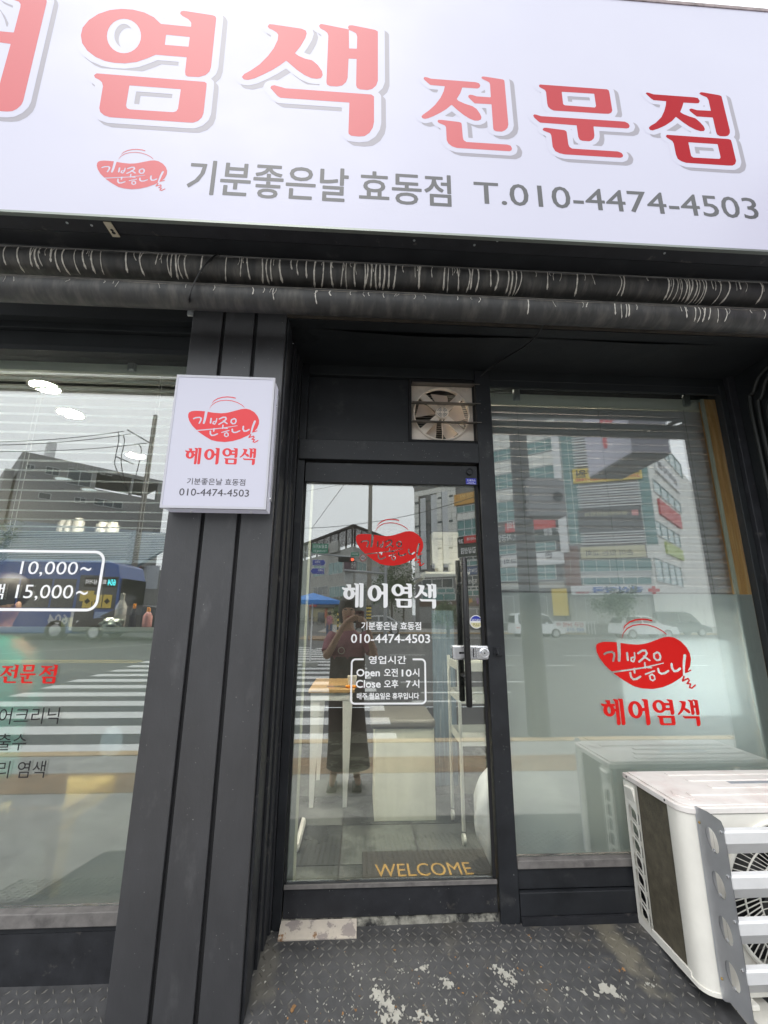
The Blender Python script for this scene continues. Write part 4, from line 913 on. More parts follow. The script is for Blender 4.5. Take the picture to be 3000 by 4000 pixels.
# wind deflector: perforated side plate and four louvres, fixed on the front
DEF = thing('wind_deflector', 'aluminium wind deflector with leaf shaped holes on the front of the air conditioner', 'air deflector', (ax0 + .03, YF_, zb_))
pq = lambda px, py, Y: P(px, py, Y)
dY1 = YF_ - .10; xd = ax0 + .055
zA, zB_, zC, zD, zE = zt_ - .035, zt_ - .115, zb_ + .0, zb_ - .10, zb_ - .17
yf = YF_ - .0015
outl = [(yf, zt_ + .012), (yf, zb_ - .012), (yf - .012, zb_ - .012), (yf - .03, zb_ - .002), (dY1 + .02, zb_ - .016), (dY1 - .002, zb_ - .010), (dY1 - .004, zb_ + .01), (dY1 - .004, zt_ - .025), (dY1 + .004, zt_ - .006)]
def leaf(cy, cz_, hw, hh, tl=.25):
    return [(cy + hw * (math.copysign(abs(math.cos(t)) ** .8, math.cos(t)) * .5 * (1.0)) , cz_ + hh * .5 * math.sin(t) + tl * hw * math.cos(t)) for t in [2 * math.pi * i / 20 for i in range(20)]]
holes = [leaf(1.636, P(u_, v_, 1.636).z, .044, .070) for u_, v_ in ((2778, 3281), (2803, 3457), (2824, 3636), (2849, 3815))]
def df(q):
    f = sd_poly(q, outl)
    for h_ in holes: f = np.maximum(f, -sd_poly(q, h_))
    return f
vs, fs = field_mesh(df, dY1 - .03, yf + .01, zb_ - .18, zt_, .0035)
sx = lambda y: ax0 + .045 + (yf - y) * .16
b = B(); b.add([(sx(y), y, z) for y, z in vs], fs); b.add([(sx(y) + .0025, y, z) for y, z in vs], fs); b.obj('side_plate', ALU, DEF, fix=False)
B().box(ax0 + .044, ax0 + .085, yf - .0025, yf, zb_ + .02, zt_ - .02).obj('mounting_flange', ALU, DEF)
for z in [P(2840, v_, 1.59).z for v_ in (3245, 3420, 3600, 3792)]:
    x0 = ax0 + .062
    b = B(); b.hexa([(x0, dY1 - .004, z - .055), (ax1, dY1 - .004, z - .055), (ax1, yf - .036, z - .085), (x0 - .008, yf - .036, z - .085)],
                    [(x0, dY1 - .008, z + .0), (ax1, dY1 - .008, z + .0), (ax1, dY1 + .012, z + .012), (x0, dY1 + .012, z + .012)])
    pr_ = [(dY1 + .014, z + .001), (dY1 + .001, z - .001), (dY1 - .004, z - .006), (dY1 - .003, z - .038), (dY1 + .034, z - .084)]
    pts = [(x0, y_, z_) for y_, z_ in pr_] + [(x0, y_ + .0035, z_ + .0005) for y_, z_ in reversed(pr_)]
    B().ext(pts, (ax1 - x0, 0, 0)).obj('louvre', mat('white enamelled louvre', (.70, .70, .71), .4, .1, noise=.04), DEF)
    for yy, zz in ((dY1 + .006, z - .006), (yf - .055, z - .078)): B().lathe((sx(yy) - .0005, yy, zz), (-1, 0, 0), [(0, .0055), (.004, .005), (.005, .002)], 8).obj('bolt', STEEL, DEF)
    
BRS = mat('brass screw', (.45, .30, .10), .4, .8)
for zz in (zt_ - .045, zb_ + .05): B().lathe((ax0 + .046, yf - .012, zz), (-1, 0, 0), [(0, .0045), (.003, .003)], 8).obj('bolt', BRS, DEF)
q0 = P(2960, 3880, YF_ - .05)
B().box(q0.x - .03, q0.x + .07, YF_ - .10, YF_ + .25, ramp_z(YF_ - .05) - .02, zb_ - .031).obj('support_block', mat('white concrete block', (.62, .60, .55), .8, noise=.08, nscale=20, bump=.0006), None)
tag(bpy.data.objects['support_block'], 'white block under the front foot of the air conditioner', 'block')

# conduits on the right side wall
def conduit(pts, r, name, label, cat='pipe', rib=False):
    return tag(B().tube(pts, r, 12).obj(name, mat('dull black conduit', (.014, .016, .015), .55, noise=.3, nscale=200 if rib else 20), smooth=True), label, cat)
def bend(pts):
    P_ = [Vector(p) for p in pts]; out = []
    for i in range(len(P_) - 1):
        p0, p1, p2, p3 = P_[max(i - 1, 0)], P_[i], P_[i + 1], P_[min(i + 2, len(P_) - 1)]
        for k in range(8): t = k / 8; out.append(.5 * ((2 * p1) + (-p0 + p2) * t + (2 * p0 - 5 * p1 + 4 * p2 - p3) * t * t + (-p0 + 3 * p1 - 3 * p2 + p3) * t ** 3))
    return out + [P_[-1]]
xc0 = xsw - .0
for k, (yy, rr, lb) in enumerate(((GL - .12, .011, 'innermost'), (GL - .16, .011, 'middle'), (GL - .215, .016, 'outermost, thickest'))):
    pts = [(xc0 - rr, yy, -1.3), (xc0 - rr, yy, .6), (xc0 - rr, yy, 1.10 - .05 * k), (xc0 - rr, yy - .03, 1.16 - .045 * k), (xc0 - rr, yy - .10, 1.235 - .03 * k), (xc0 - rr, yy - .30, 1.28 - .02 * k)]
    conduit(bend(pts), rr, 'conduit', f'{lb} of three black conduits bending up the dark side wall', 'conduit')

# ------------------------------------------------------------------ blinds
def bracket(x, y, z):
    b = B(); b.box(x - .018, x + .018, y - .012, y + .0, z - .05, z + .02); b.box(x - .011, x + .011, y - .020, y - .012, z - .045, z - .005); b.box(x - .017, x - .013, y - .018, y - .012, z - .05, z + .02); b.box(x + .013, x + .017, y - .018, y - .012, z - .05, z + .02); return b
RB = thing('venetian_blind', 'grey venetian blind with closed slats behind the right window', 'blind', (1.2, GL + .08, zw1))
YBL = GL + .085
h1, h0 = P(2300, 1548, YBL - .02).z, P(2300, 1588, YBL - .02).z
xb0, xb1 = P(1880, 1560, YBL).x, P(2733, 1590, YBL).x
B().box(xb0, xb1, YBL - .02, YBL + .02, h0, h1).obj('headrail', HEAD, RB, bevel=.002)
B().box(xb1 - .02, xb1 + .001, YBL - .021, YBL + .021, h0 - .001, h1 + .001).obj('end_cap', HEAD, RB)
for px in (2013, 2668): bracket(P(px, 1520, YBL - .02).x, YBL - .021, h1 + .004).obj('bracket', CHAIN, RB)
ztop_, zbot_ = h0 - .006, P(2300, 2322, YBL).z
n = 24; hs_ = (ztop_ - zbot_) / n; proto = None
for i in range(n):
    z = ztop_ - hs_ * (i + .5)
    if proto is None:
        b = B(); prof = [(-.003, hs_ * .55), (-.017, hs_ * .25), (-.014, -hs_ * .15), (.012, -hs_ * .55)]
        v = []
        for dy, dz in prof: v += [(xb0, YBL + dy, z + dz), (xb1, YBL + dy, z + dz)]
        v += [(x, y + .0006, zz) for x, y, zz in v]; f = [(0, 1, 3, 2), (2, 3, 5, 4), (4, 5, 7, 6), (8, 10, 11, 9), (10, 12, 13, 11), (12, 14, 15, 13), (0, 8, 9, 1), (6, 7, 15, 14), (0, 2, 10, 8), (2, 4, 12, 10), (4, 6, 14, 12), (1, 9, 11, 3), (3, 11, 13, 5), (5, 13, 15, 7)]
        proto = b.add(v, f).obj('slat', BLIND, RB); z00 = z
    else:
        c_ = proto.copy(); COL.objects.link(c_); c_.location = (random.uniform(-.001, .001), random.uniform(-.0015, .0015), z - z00); c_.rotation_euler = (0, random.uniform(-.0006, .0006), 0)
for px in (2015, 2330, 2660):
    x = P(px, 1600, YBL).x; b = B(); b.tube([(x, YBL - .015, h0), (x, YBL - .015, zbot_ - .005)], .0016, 5); b.obj('ladder_cord', LOOPC, RB)
B().box(xb0, xb1, YBL - .014, YBL + .014, zbot_ - .012, zbot_).obj('bottom_rail', BLIND, RB)
# timber stud beside the blind
xk0 = P(2951, 2395, GL + .012).x - .085
B().box(xk0 + .02, xk0 + .13, GL + .014, GL + .055, ZB, 1.2).obj('timber_stud', WOOD, bevel=.002); tag(bpy.data.objects['timber_stud'], 'raw orange pine stud standing behind the right edge of the window', 'timber post')
B().box(xk0 + .001, xk0 + .019, GL + .012, GL + .022, ZB, 1.2).obj('foam_strip', CREAM); tag(bpy.data.objects['foam_strip'], 'pale cream strip along the inner edge of the pine stud', 'strip')

LB = thing('venetian_blind', 'white venetian blind with open slats half raised behind the left window', 'blind', (-1.2, YL + .08, zlt))
YLB = YL + .07
l1, l0 = P(350, 1416, YLB - .02).z, P(350, 1453, YLB - .02).z
xl1 = P(742, 1430, YLB).x; xl0 = -2.5
B().box(xl0, xl1, YLB - .02, YLB + .02, l0, l1).obj('headrail', HEAD, LB, bevel=.002)
for px in (526, -300): bracket(P(px, 1400, YLB - .02).x, YLB - .021, l1 + .006).obj('bracket', CHAIN, LB)
ys_ = [1486, 1521, 1555, 1590, 1624, 1659, 1695, 1731, 1768, 1804, 1842, 1880, 1920, 1960, 1998, 2032, 2060]
proto = None
def slat_mesh(z):
    b = B(); b.hexa([(xl0, YLB - .0125, z + .0006), (xl1, YLB - .0125, z + .0006), (xl1, YLB + .0125, z + .0006), (xl0, YLB + .0125, z + .0006)], [(xl0, YLB - .0125, z), (xl1, YLB - .0125, z), (xl1, YLB + .0125, z), (xl0, YLB + .0125, z)]); return b
zz_ = [P(350, v, YLB).z for v in ys_] + [P(350, v, YLB).z for v in np.linspace(2080, 2186, 17)]
for i, z in enumerate(zz_):
    if proto is None: proto = slat_mesh(z).obj('slat', BLINDW, LB); z00 = z
    else:
        c_ = proto.copy(); COL.objects.link(c_); c_.location = (0, random.uniform(-.0006, .0006), z - z00); c_.rotation_euler = (random.uniform(-.02, .02) * 0, 0, 0)
B().box(xl0, xl1, YLB - .013, YLB + .013, zz_[-1] - .012, zz_[-1] - .003).obj('bottom_rail', BLINDW, LB)
for px, px2 in ((160, 59), (625, 560), (-320, -400)):
    x = P(px, 1521, YLB).x
    for dy in (-.0125, .0125): B().tube([(x, YLB + dy, l0), (x, YLB + dy, zz_[-1])], .0011, 4).obj('ladder_cord', CORD, LB)
for px in (35, 525):
    q = P(px, 2070, YLB - .02); zt2, zb2 = q.z, P(px, 2205, YLB - .02).z; b = B()
    for s_ in range(3):
        pts = []
        for i in range(90):
            t = i / 89; pts.append((q.x + .014 * math.sin(t * (50 + 7 * s_) + s_) + (s_ - 1) * .008, YLB - .022 + .006 * math.cos(t * 50 + s_ * 2), zt2 + (zb2 - zt2) * t + .010 * math.cos(t * (50 + 7 * s_))))
        b.tube(pts, .0012, 4)
    b.obj('cord_bundle', LOOPC, LB, kind=None)

# ------------------------------------------------------------------ inside the shop
FL = ZB - .03                            # floor level
YW = 6.4; CE = P(277, 1613, 2.62).z
WALLI = mat('pale grey interior wall', (.20, .20, .19), .8, noise=.05, nscale=4)
CEIL = mat('off white ceiling', (.30, .30, .285), .8, noise=.04, nscale=4)
def room(name, bx, m, label=None): return tag(B().box(*bx).obj(name, m, kind='structure'), kind='structure')
room('interior_floor', (-3.1, 3.1, GL + .03, YW, FL - .05, FL - .004), mat('tile grout', (.03, .03, .03), .8))
tag(B().box(-3.1, 3.1, GL + .17, YW, CE, CE + .05).box(-3.1, xs[3], YL + .071, GL + .169, CE, CE + .05).obj('interior_ceiling', CEIL), kind='structure')
room('interior_header', (-3.1, 3.1, GL + .14, GL + .169, CE - .0, 1.334), BLK2)
room('interior_back_wall', (-3.1, 3.1, YW, YW + .1, FL, CE), mat('dark slate feature wall', (.075, .078, .08), .7, noise=.25, nscale=3, col2=(.12, .12, .12), mscale=2))
room('interior_left_wall', (-3.2, -3.1, YL + .1, YW, FL, CE), WALLI)
room('interior_right_wall', (3.0, 3.1, GL + .14, YW, FL, CE), WALLI)
# slate tiles
TM = [mat(n_, c_, .22, noise=.22, nscale=2.2, col2=c2_, mscale=1.7, mlo=.47, mhi=.53, dirt=(.20, .215, .20), dscale=3.5, dlo=.62, dhi=.72) for n_, c_, c2_ in (('slate tile dark', (.060, .068, .064), (.12, .13, .125)), ('slate tile mid', (.085, .094, .088), (.045, .05, .048)), ('slate tile light', (.13, .145, .135), (.07, .078, .073)))]
fl_ = bpy.data.objects['interior_floor']; T_ = .42
for i in range(-5, 6):
    for j in range(0, 7):
        x0, y0 = i * T_ * 1.02 - .08, GL + .06 + j * T_ * 1.02
        m_ = TM[(i * 7 + j * 5) % 3]
        B().box(x0, x0 + T_, y0, y0 + T_, FL - .0035, FL).obj('floor_tile', m_, fl_)
# olive painted inner jamb beside the door
x0 = P(1186, 2400, GL + .05).x
x0 = P(1192, 2400, GL + .03).x
b = B().box(x0 - .07, x0, GL + .03, GL + .13, FL, zdl + .02); tag(b.obj('inner_jamb', OLIVE), 'pale olive painted timber jamb just inside the left edge of the glass door', 'door jamb')
q = P(1210, 1930, GL + .1); 
# welcome mat
MT = thing('welcome_mat', 'dark grey coir mat with WELCOME in ochre letters just inside the glass door', 'mat', (.35, GL + .3, FL))
m0, m1 = PZ(1410, 3330, FL + .012), PZ(1880, 3318, FL + .012)
MX0, MX1 = P(1410, 3440, GL).x, P(1960, 3440, GL).x
def fz(px, py, z=FL + .012): return PZ(px, py, z)
q0, q1 = fz(1420, 3435), fz(1415, 3325); 
mx0, mx1, my0, my1 = q1.x - .0, q1.x + .80, GL + .065, q1.y
B().box(mx0, mx1, my0, my1, FL + .0005, FL + .012).obj('mat_body', mat('coir mat', (.045, .044, .038), .95, noise=.5, nscale=160, bump=.004, bscale=300), MT, bevel=.003)
a_, f_ = text2d('WELCOME', .0); wl = fz(1466, 3424); wr = fz(1850, 3412); ht = fz(1660, 3372).y - fz(1660, 3422).y
yb_ = fz(1660, 3422).y
me = bpy.data.meshes.new('lettering'); me.from_pydata([(wl.x + x * (wr.x - wl.x), yb_ + y * ht, FL + .0128) for x, y in a_], [], f_); me.materials.append(mat('ochre letters', (.42, .26, .06), .9, noise=.3, nscale=150)); link(bpy.data.objects.new('lettering', me), MT)
# table with white splayed legs
def box_h(bx, name, m, par, bev=.003): return B().box(*bx).obj(name, m, par, bevel=bev)
TBL = thing('small_table', 'small table with pale wood top and white tapered legs inside the door', 'table', (-.2, 3.4, FL))
yT = 3.25
tl, tr = P(1205, 2695, yT), P(1385, 2700, yT); tz = tl.z
WTOP = mat('oak table top', (.46, .30, .14), .45, noise=.1, nscale=4, stretch=(1, 8, 8))
box_h((tl.x, tr.x, yT, yT + .55, tz - .022, tz), 'table_top', WTOP, TBL)
WL = mat('white metal leg', (.78, .80, .80), .4)
box_h((tl.x + .02, tr.x - .02, yT + .01, yT + .03, tz - .075, tz - .023), 'apron', WL, TBL)
for x, s_ in ((tl.x + .05, -1), (tr.x - .05, 1)):
    for y in (yT + .012, yT + .50):
        B().hexa([(x - .035, y, tz - .024), (x + .035, y, tz - .024), (x + .012 + s_ * .0, y, FL), (x - .014 + s_ * .0, y, FL)], [(x - .035, y + .03, tz - .024), (x + .035, y + .03, tz - .024), (x + .012, y + .02, FL), (x - .014, y + .02, FL)]).obj('leg', WL, TBL)
        # keep the splay of the photographed legs
q = P(1460, 2640, yT + .2)
b = B().lathe((tr.x - .02 + .0, yT + .12, tz), (0, 0, 1), [(0, .026), (.075, .036), (.078, .037), (.078, .001)], 20)
tag(b.obj('paper_cup', mat('white paper', (.72, .71, .66), .6), smooth=True), 'white paper cup on the corner of the small wooden table', 'cup')
b = B().tube([(tl.x + .12, yT + .10, tz + .008), (tl.x + .26, yT + .08, tz + .008)], .004, 8); o = b.obj('screwdriver', mat('tool steel', (.4, .4, .4), .3, .9)); tag(o, 'screwdriver with an orange handle lying on the small wooden table', 'screwdriver')
B().tube([(tl.x + .262, yT + .08, tz + .010), (tl.x + .34, yT + .07, tz + .010)], .010, 10).obj('handle', mat('orange plastic', (.75, .28, .02), .4), o)
# bench box
yb = 3.05; s0, s1 = P(1463, 3100, yb), P(1701, 3100, yb); zb3 = P(1580, 2848, yb).z; 
BN = thing('bench_box', 'white wooden bench box with a taupe cushion behind the glass door', 'bench', ((s0.x + s1.x) / 2, yb, FL))
box_h((s0.x, s1.x, yb, yb + .42, FL, zb3), 'box_body', mat('washed white board', (.80, .81, .68), .55, noise=.06, nscale=5, stretch=(6, 6, .6)), BN)
zc3 = P(1580, 2845, yb).z
B().box(s0.x - .03, s1.x + .01, yb - .012, yb + .43, zb3 + .001, zb3 + .06).obj('cushion', mat('taupe leatherette', (.15, .145, .125), .45, noise=.05), BN, bevel=.02, smooth=True)
# blue-grey weathered timber panel
yp = 3.60; p0, p1 = P(1700, 3000, yp), P(1790, 3000, yp)
box_h((p0.x, p1.x, yp, yp + .04, FL, P(1740, 2385, yp).z), 'weathered_board', mat('weathered blue timber', (.10, .15, .19), .7, noise=.3, nscale=6, stretch=(9, 9, .7), dirt=(.22, .27, .30), dscale=8, dlo=.5, dhi=.7), None); tag(bpy.data.objects['weathered_board'], 'weathered blue-grey timber board standing beside the bench box', 'board')
# trolley with white trays
yt = 2.75; a0, a1 = P(1797, 2800, yt), P(1915, 2800, yt)
TR = thing('trolley', 'white salon trolley with three trays behind the door handle', 'trolley', (a0.x + .2, yt, FL))
TW = mat('white trolley steel', (.62, .64, .60), .4)
zt3 = [P(1850, v, yt).z for v in (2590, 2715, 2880)]
for x in (a0.x, a0.x + .38):
    for y in (yt, yt + .30): B().tube([(x, y, FL + .07), (x, y, zt3[0] + .02)], .011, 10).obj('leg', TW, TR, smooth=True)
for z in zt3:
    b = B(); x0, x1, y0, y1 = a0.x + .006, a0.x + .374, yt + .004, yt + .296
    b.box(x0, x1, y0, y1, z - .05, z - .046); b.box(x0, x1, y0, y0 + .004, z - .046, z); b.box(x0, x1, y1 - .004, y1, z - .046, z); b.box(x0, x0 + .004, y0 + .004, y1 - .004, z - .046, z); b.box(x1 - .004, x1, y0 + .004, y1 - .004, z - .046, z); b.obj('tray', TW, TR)
for x in (a0.x, a0.x + .38):
    for y in (yt, yt + .30): B().lathe((x - .008, y, FL + .03), (1, 0, 0), [(0, .028), (.016, .028)], 16).obj('caster', TW, TR)
# plastic bag bulging by the post
yb2 = 2.42; cb = P(1945, 3160, yb2)
def blob(name, label, cat, c, rx, ry, rz, m, seed=1, amp=.08, cut=None):
    bm = bmesh.new(); bmesh.ops.create_icosphere(bm, subdivisions=4, radius=1); r0 = random.Random(seed); ph = [r0.uniform(0, 6.28) for _ in range(6)]
    for v in bm.verts:
        p = v.co.copy(); k = 1 + amp * (math.sin(p.x * 5 + ph[0]) * math.sin(p.z * 4 + ph[1]) + .5 * math.sin(p.y * 9 + ph[2] + p.z * 7) + .4 * math.sin(math.atan2(p.y, p.x) * 11 + ph[3] + p.z * 3))
        v.co = Vector((c[0] + p.x * rx * k, c[1] + p.y * ry * k, max(c[2] + p.z * rz * k, FL + .001)))
    me = bpy.data.meshes.new(name); bm.to_mesh(me); bm.free(); me.materials.append(m); me.polygons.foreach_set('use_smooth', [True] * len(me.polygons)); o = bpy.data.objects.new(name, me); COL.objects.link(o); return tag(o, label, cat)
blob('plastic_bag', 'bulging white plastic bag on the floor behind the foot of the door post', 'bag', (cb.x + .09, yb2, FL + .27), .21, .19, .28, mat('white plastic film', (.66, .70, .74), .3, noise=.08, nscale=9, bump=.004, bscale=14, coat=.4), 3, .05)
# foot massager at the left edge
q = PZ(1150, 3240, FL + .05)
MG = thing('foot_board', 'white rimmed black studded foot board by the left edge of the door', 'foot massager', (q.x, q.y, FL))
B().box(q.x - .16, q.x + .05, q.y - .16, q.y + .17, FL + .0, FL + .05).obj('rim', mat('white plastic rim', (.72, .72, .70), .35), MG, bevel=.02)
B().box(q.x - .15, q.x + .025, q.y - .135, q.y + .145, FL + .0505, FL + .054).obj('pad', mat('black rubber', (.01, .01, .01), .6), MG, bevel=.001)
b = B()
for i in range(9):
    for j in range(12): b.lathe((q.x - .13 + i * .0175, q.y - .12 + j * .022, FL + .0545), (0, 0, 1), [(0, .003), (.003, .002)], 6)
b.obj('studs', mat('grey studs', (.35, .35, .35), .5), MG, kind='stuff')
# white dispenser high on the back, seen through the top of the door
yd = 4.6; d0, d1, d2 = P(1690, 2078, yd), P(1790, 2078, yd), P(1740, 2200, yd)
DS = thing('water_dispenser', 'white twin appliance with two rounded openings seen high through the door glass', 'dispenser', ((d0.x + d1.x) / 2, yd, d2.z))
WP = mat('white appliance plastic', (.62, .62, .55), .4)
b = B(); xm_ = (d0.x + d1.x) / 2
def dfn(q_):
    f = np.maximum(np.abs(q_[:, 0] - xm_) - (d1.x - d0.x) / 2, np.abs(q_[:, 1] - (d0.z + d2.z) / 2) - (d0.z - d2.z) / 2)
    for s_ in (-1, 1):
        cx_ = xm_ + s_ * (d1.x - d0.x) * .36; f = np.maximum(f, -(np.maximum(np.abs(q_[:, 0] - cx_) - .055, np.abs(q_[:, 1] - (d0.z - .175)) - .09) - .02))
    return f
vs, fs = field_mesh(dfn, d0.x - .01, d1.x + .01, d2.z - .01, d0.z + .01, .008)
b.add([(x, yd, z) for x, z in vs], fs).obj('front', WP, DS, fix=False); B().box(d0.x, d1.x, yd + .06, yd + .2, d2.z, d0.z).obj('housing', WP, DS)
for s_ in (-1, 1): B().lathe((xm_ + s_ * .075, yd + .04, d2.z - .002), (0, 0, -1), [(0, .05), (.05, .052), (.09, .04), (.09, .01)], 20).obj('spout_cup', WP, DS, smooth=True)
SHF = B().box(d0.x - .1, d1.x + .1, yd - .05, yd + .3, d2.z - .12, d2.z - .098); tag(SHF.obj('wall_shelf', WP), 'narrow white shelf under the white twin appliance', 'shelf')
B().box(d0.x - .08, d0.x - .06, yd + .25, YW - .001, d2.z - .16, d2.z - .121).obj('shelf_arm', WP, bpy.data.objects['wall_shelf'])
# warm downlights in the ceiling, lit ones and unlit ones given a faint glow
LAMP = mat('lit warm lamp', (.9, .8, .6), .5, emit=(1, .89, .72), estr=400)
UNL = mat('unlit white lamp with faint glow', (.8, .82, .82), .4, emit=(.9, 1, 1), estr=.5)
for px, py, lit, lb in ((277, 1613, 1, 'largest lit warm ceiling downlight seen through the left window'), (530, 1777, 1, 'lit warm ceiling downlight in front of the reflected utility pole'), (177, 1508, 1, 'small lit warm ceiling downlight nearest the left headrail'), (250, 1870, 0, 'cool white ceiling lamp between the blind slats'), (350, 1912, 0, 'farthest cool white ceiling lamp between the blind slats')):
    q = PZ(px, py, CE - .002); root = thing('ceiling_downlight', lb, 'ceiling light', (q.x, q.y, CE))
    B().lathe((q.x, q.y, CE - .001), (0, 0, -1), [(0, .085), (.006, .085), (.008, .072), (.004, .070)], 28).obj('trim_ring', WP, root, smooth=True)
    B().lathe((q.x, q.y, CE - .006), (0, 0, -1), [(0, .069), (.004, .067)], 28).obj('lamp', LAMP if lit else UNL, root)
for lx, ly, lb in ((-.75, 2.9, 'added lit ceiling downlight, unseen above the pillar inside the shop'), (1.1, 2.5, 'added unseen lit ceiling downlight close behind the closed grey blind'), (2.3, 3.6, 'added unseen lit ceiling downlight behind the pine stud'), (2.3, 4.7, 'added unseen lit ceiling downlight deep behind the grey blind'), (.72, 2.36, 'added unseen lit ceiling downlight behind the door post')):  # unseen downlights added to brighten the shop inside
    root = thing('ceiling_downlight', lb, 'ceiling light', (lx, ly, CE)); B().lathe((lx, ly, CE - .006), (0, 0, -1), [(0, .07), (.004, .067)], 28).obj('lamp', LAMP, root)
# things standing behind the frosted panes and on the counter at the left window
CT = P(300, 2452, 2.25).z
CN = thing('counter', 'dark counter along the inside of the left window', 'counter', (-1.4, 2.4, FL))
box_h((-2.6, -.42, YL + .17, YL + .36, CT - .03, CT - .002), 'counter_top', mat('dark counter top', (.03, .03, .03), .4), CN)
box_h((-2.55, -2.50, YL + .18, YL + .35, FL, CT - .031), 'end_panel', mat('counter panel', (.1, .1, .1), .6), CN)
def bottle(px, py, h, r, m, label, y=2.22, cap=None):
    q = P(px, py, y); b = B().lathe((q.x, y, CT - .0015), (0, 0, 1), [(0, r * .9), (.005, r), (h * .6, r), (h * .74, r * .6), (h * .8, r * .35), (h * .80, .001)], 20); o = b.obj('bottle', m, smooth=True); tag(o, label, 'bottle')
    B().lathe((q.x, y, CT + h * .79), (0, 0, 1), [(0, r * .42), (h * .19, r * .38), (h * .2, .001)], 14).obj('cap', cap or m, o, smooth=True)
WB = mat('white bottle plastic', (.42, .42, .40), .35); PK = mat('pink bottle', (.62, .30, .28), .4); GB = mat('silver wrap', (.4, .45, .40), .25, .7, bump=.003, bscale=60)
bottle(470, 2400, .17, .025, WB, 'tall white bottle on the counter nearest the price lettering')
bottle(575, 2430, .10, .021, PK, 'small pink bottle on the counter beside the pillar', cap=MATS['orange plastic'])
bottle(520, 2410, .12, .018, DARK, 'slim black bottle between the white and the pink bottles', y=2.3, cap=MATS['orange plastic'])
q = P(450, 2430, 2.2); blob('foil_pouch', 'crumpled silver foil pouch lying on the counter under the white bottle', 'pouch', (q.x, 2.18, CT + .02), .05, .03, .028, GB, 5, .2)
q = P(280, 2440, 2.2); B().box(q.x - .012, q.x + .02, 2.14, 2.17, CT - .001, CT + .05).obj('small_jar', mat('pale jar', (.5, .5, .3), .2)); tag(bpy.data.objects['small_jar'], 'small pale jar on the counter at the window edge', 'jar')
# high shelf with white tubs and rolls
SH = thing('product_shelf', 'dark wall shelf of tubs at the back of the shop seen through the left window', 'shelf', (-1.6, 3.5, .6))
zs_ = P(350, 2078, 3.5).z
box_h((-3.0, -1.3, 3.5, 3.75, zs_ - .02, zs_ - .001), 'shelf_board', mat('dark shelf', (.04, .045, .05), .6), SH)
for k, (px, w_, h_, l_) in enumerate(((225, .04, .11, 'leftmost'), (250, .04, .11, 'second'), (285, .045, .13, 'tallest'), (385, .05, .10, 'fourth'), (425, .05, .10, 'rightmost'))):
    q = P(px, 2070, 3.55); tag(B().lathe((q.x, 3.6, zs_), (0, 0, 1), [(0, w_), (h_ * .8, w_), (h_ * .82, w_ * .7), (h_, w_ * .7), (h_, .001)], 18).obj('tub', WB, smooth=True), f'{l_} white tub on the dark product shelf', 'tub')
# blurred things behind the frosted film
YC = 1.98
box_h((P(70, 2950, YC).x, P(270, 2950, YC).x, YC, YC + .03, P(180, 3160, YC).z, P(180, 2790, YC).z), 'chair_back', mat('cream leather', (.88, .76, .66), .5), None, .012); ch = bpy.data.objects['chair_back']; ch.name = 'salon_chair'; ch.data.name = 'salon_chair'; tag(ch, 'cream upholstered chair with yellow wooden legs blurred behind the frosted left window', 'chair')
YW_ = mat('yellow wood', (.80, .58, .20), .5)
x0_, x1_ = P(-60, 3200, YC).x, P(245, 3200, YC).x
B().box(x0_, x1_, YC - .01, YC + .38, P(200, 3250, YC).z, P(200, 3165, YC).z).obj('seat', YW_, ch, bevel=.01)
q = P(215, 3250, YC)
B().hexa([(q.x - .0, 1.96, q.z + .01), (q.x + .03, 1.96, q.z + .01), (q.x + .006, 1.99, FL), (q.x - .02, 1.99, FL)], [(q.x - .0, 2.05, q.z + .01), (q.x + .03, 2.05, q.z + .01), (q.x + .006, 2.02, FL), (q.x - .02, 2.02, FL)]).obj('leg', YW_, ch)
B().hexa([(q.x - .25, 2.36, q.z), (q.x - .21, 2.36, q.z), (q.x - .25, 2.38, FL), (q.x - .28, 2.38, FL)], [(q.x - .25, 2.40, q.z), (q.x - .21, 2.40, q.z), (q.x - .25, 2.42, FL), (q.x - .28, 2.42, FL)]).obj('leg', YW_, ch)
# white heat lamp / arm
q = P(435, 2900, 2.02); HD = blob('heat_lamp', 'rounded pale blue lamp head blurred behind the frosted left window', 'lamp', (q.x, 2.02, q.z), .042, .03, .062, mat('pale blue plastic', (.62, .74, .85), .4, emit=(.7, .85, 1), estr=.25), 4, .01)
p_ = [P(420, 2960, 2.2), P(300, 2995, 2.17)]
o = B().tube([P(285, 3000, 1.98), P(390, 2970, 1.98)], .018, 10).obj('lamp_tray', WB); tag(o, 'white oblong device below the pale lamp head behind the frosted left window', 'device')
o = B().tube([P(400, 2965, 1.98), P(480, 2945, 1.98), P(530, 2860, 1.98), P(570, 2760, 2.0)], .006, 8).obj('swing_arm', WB); tag(o, 'thin white swing arm rising to the right behind the frosted left window', 'lamp arm')
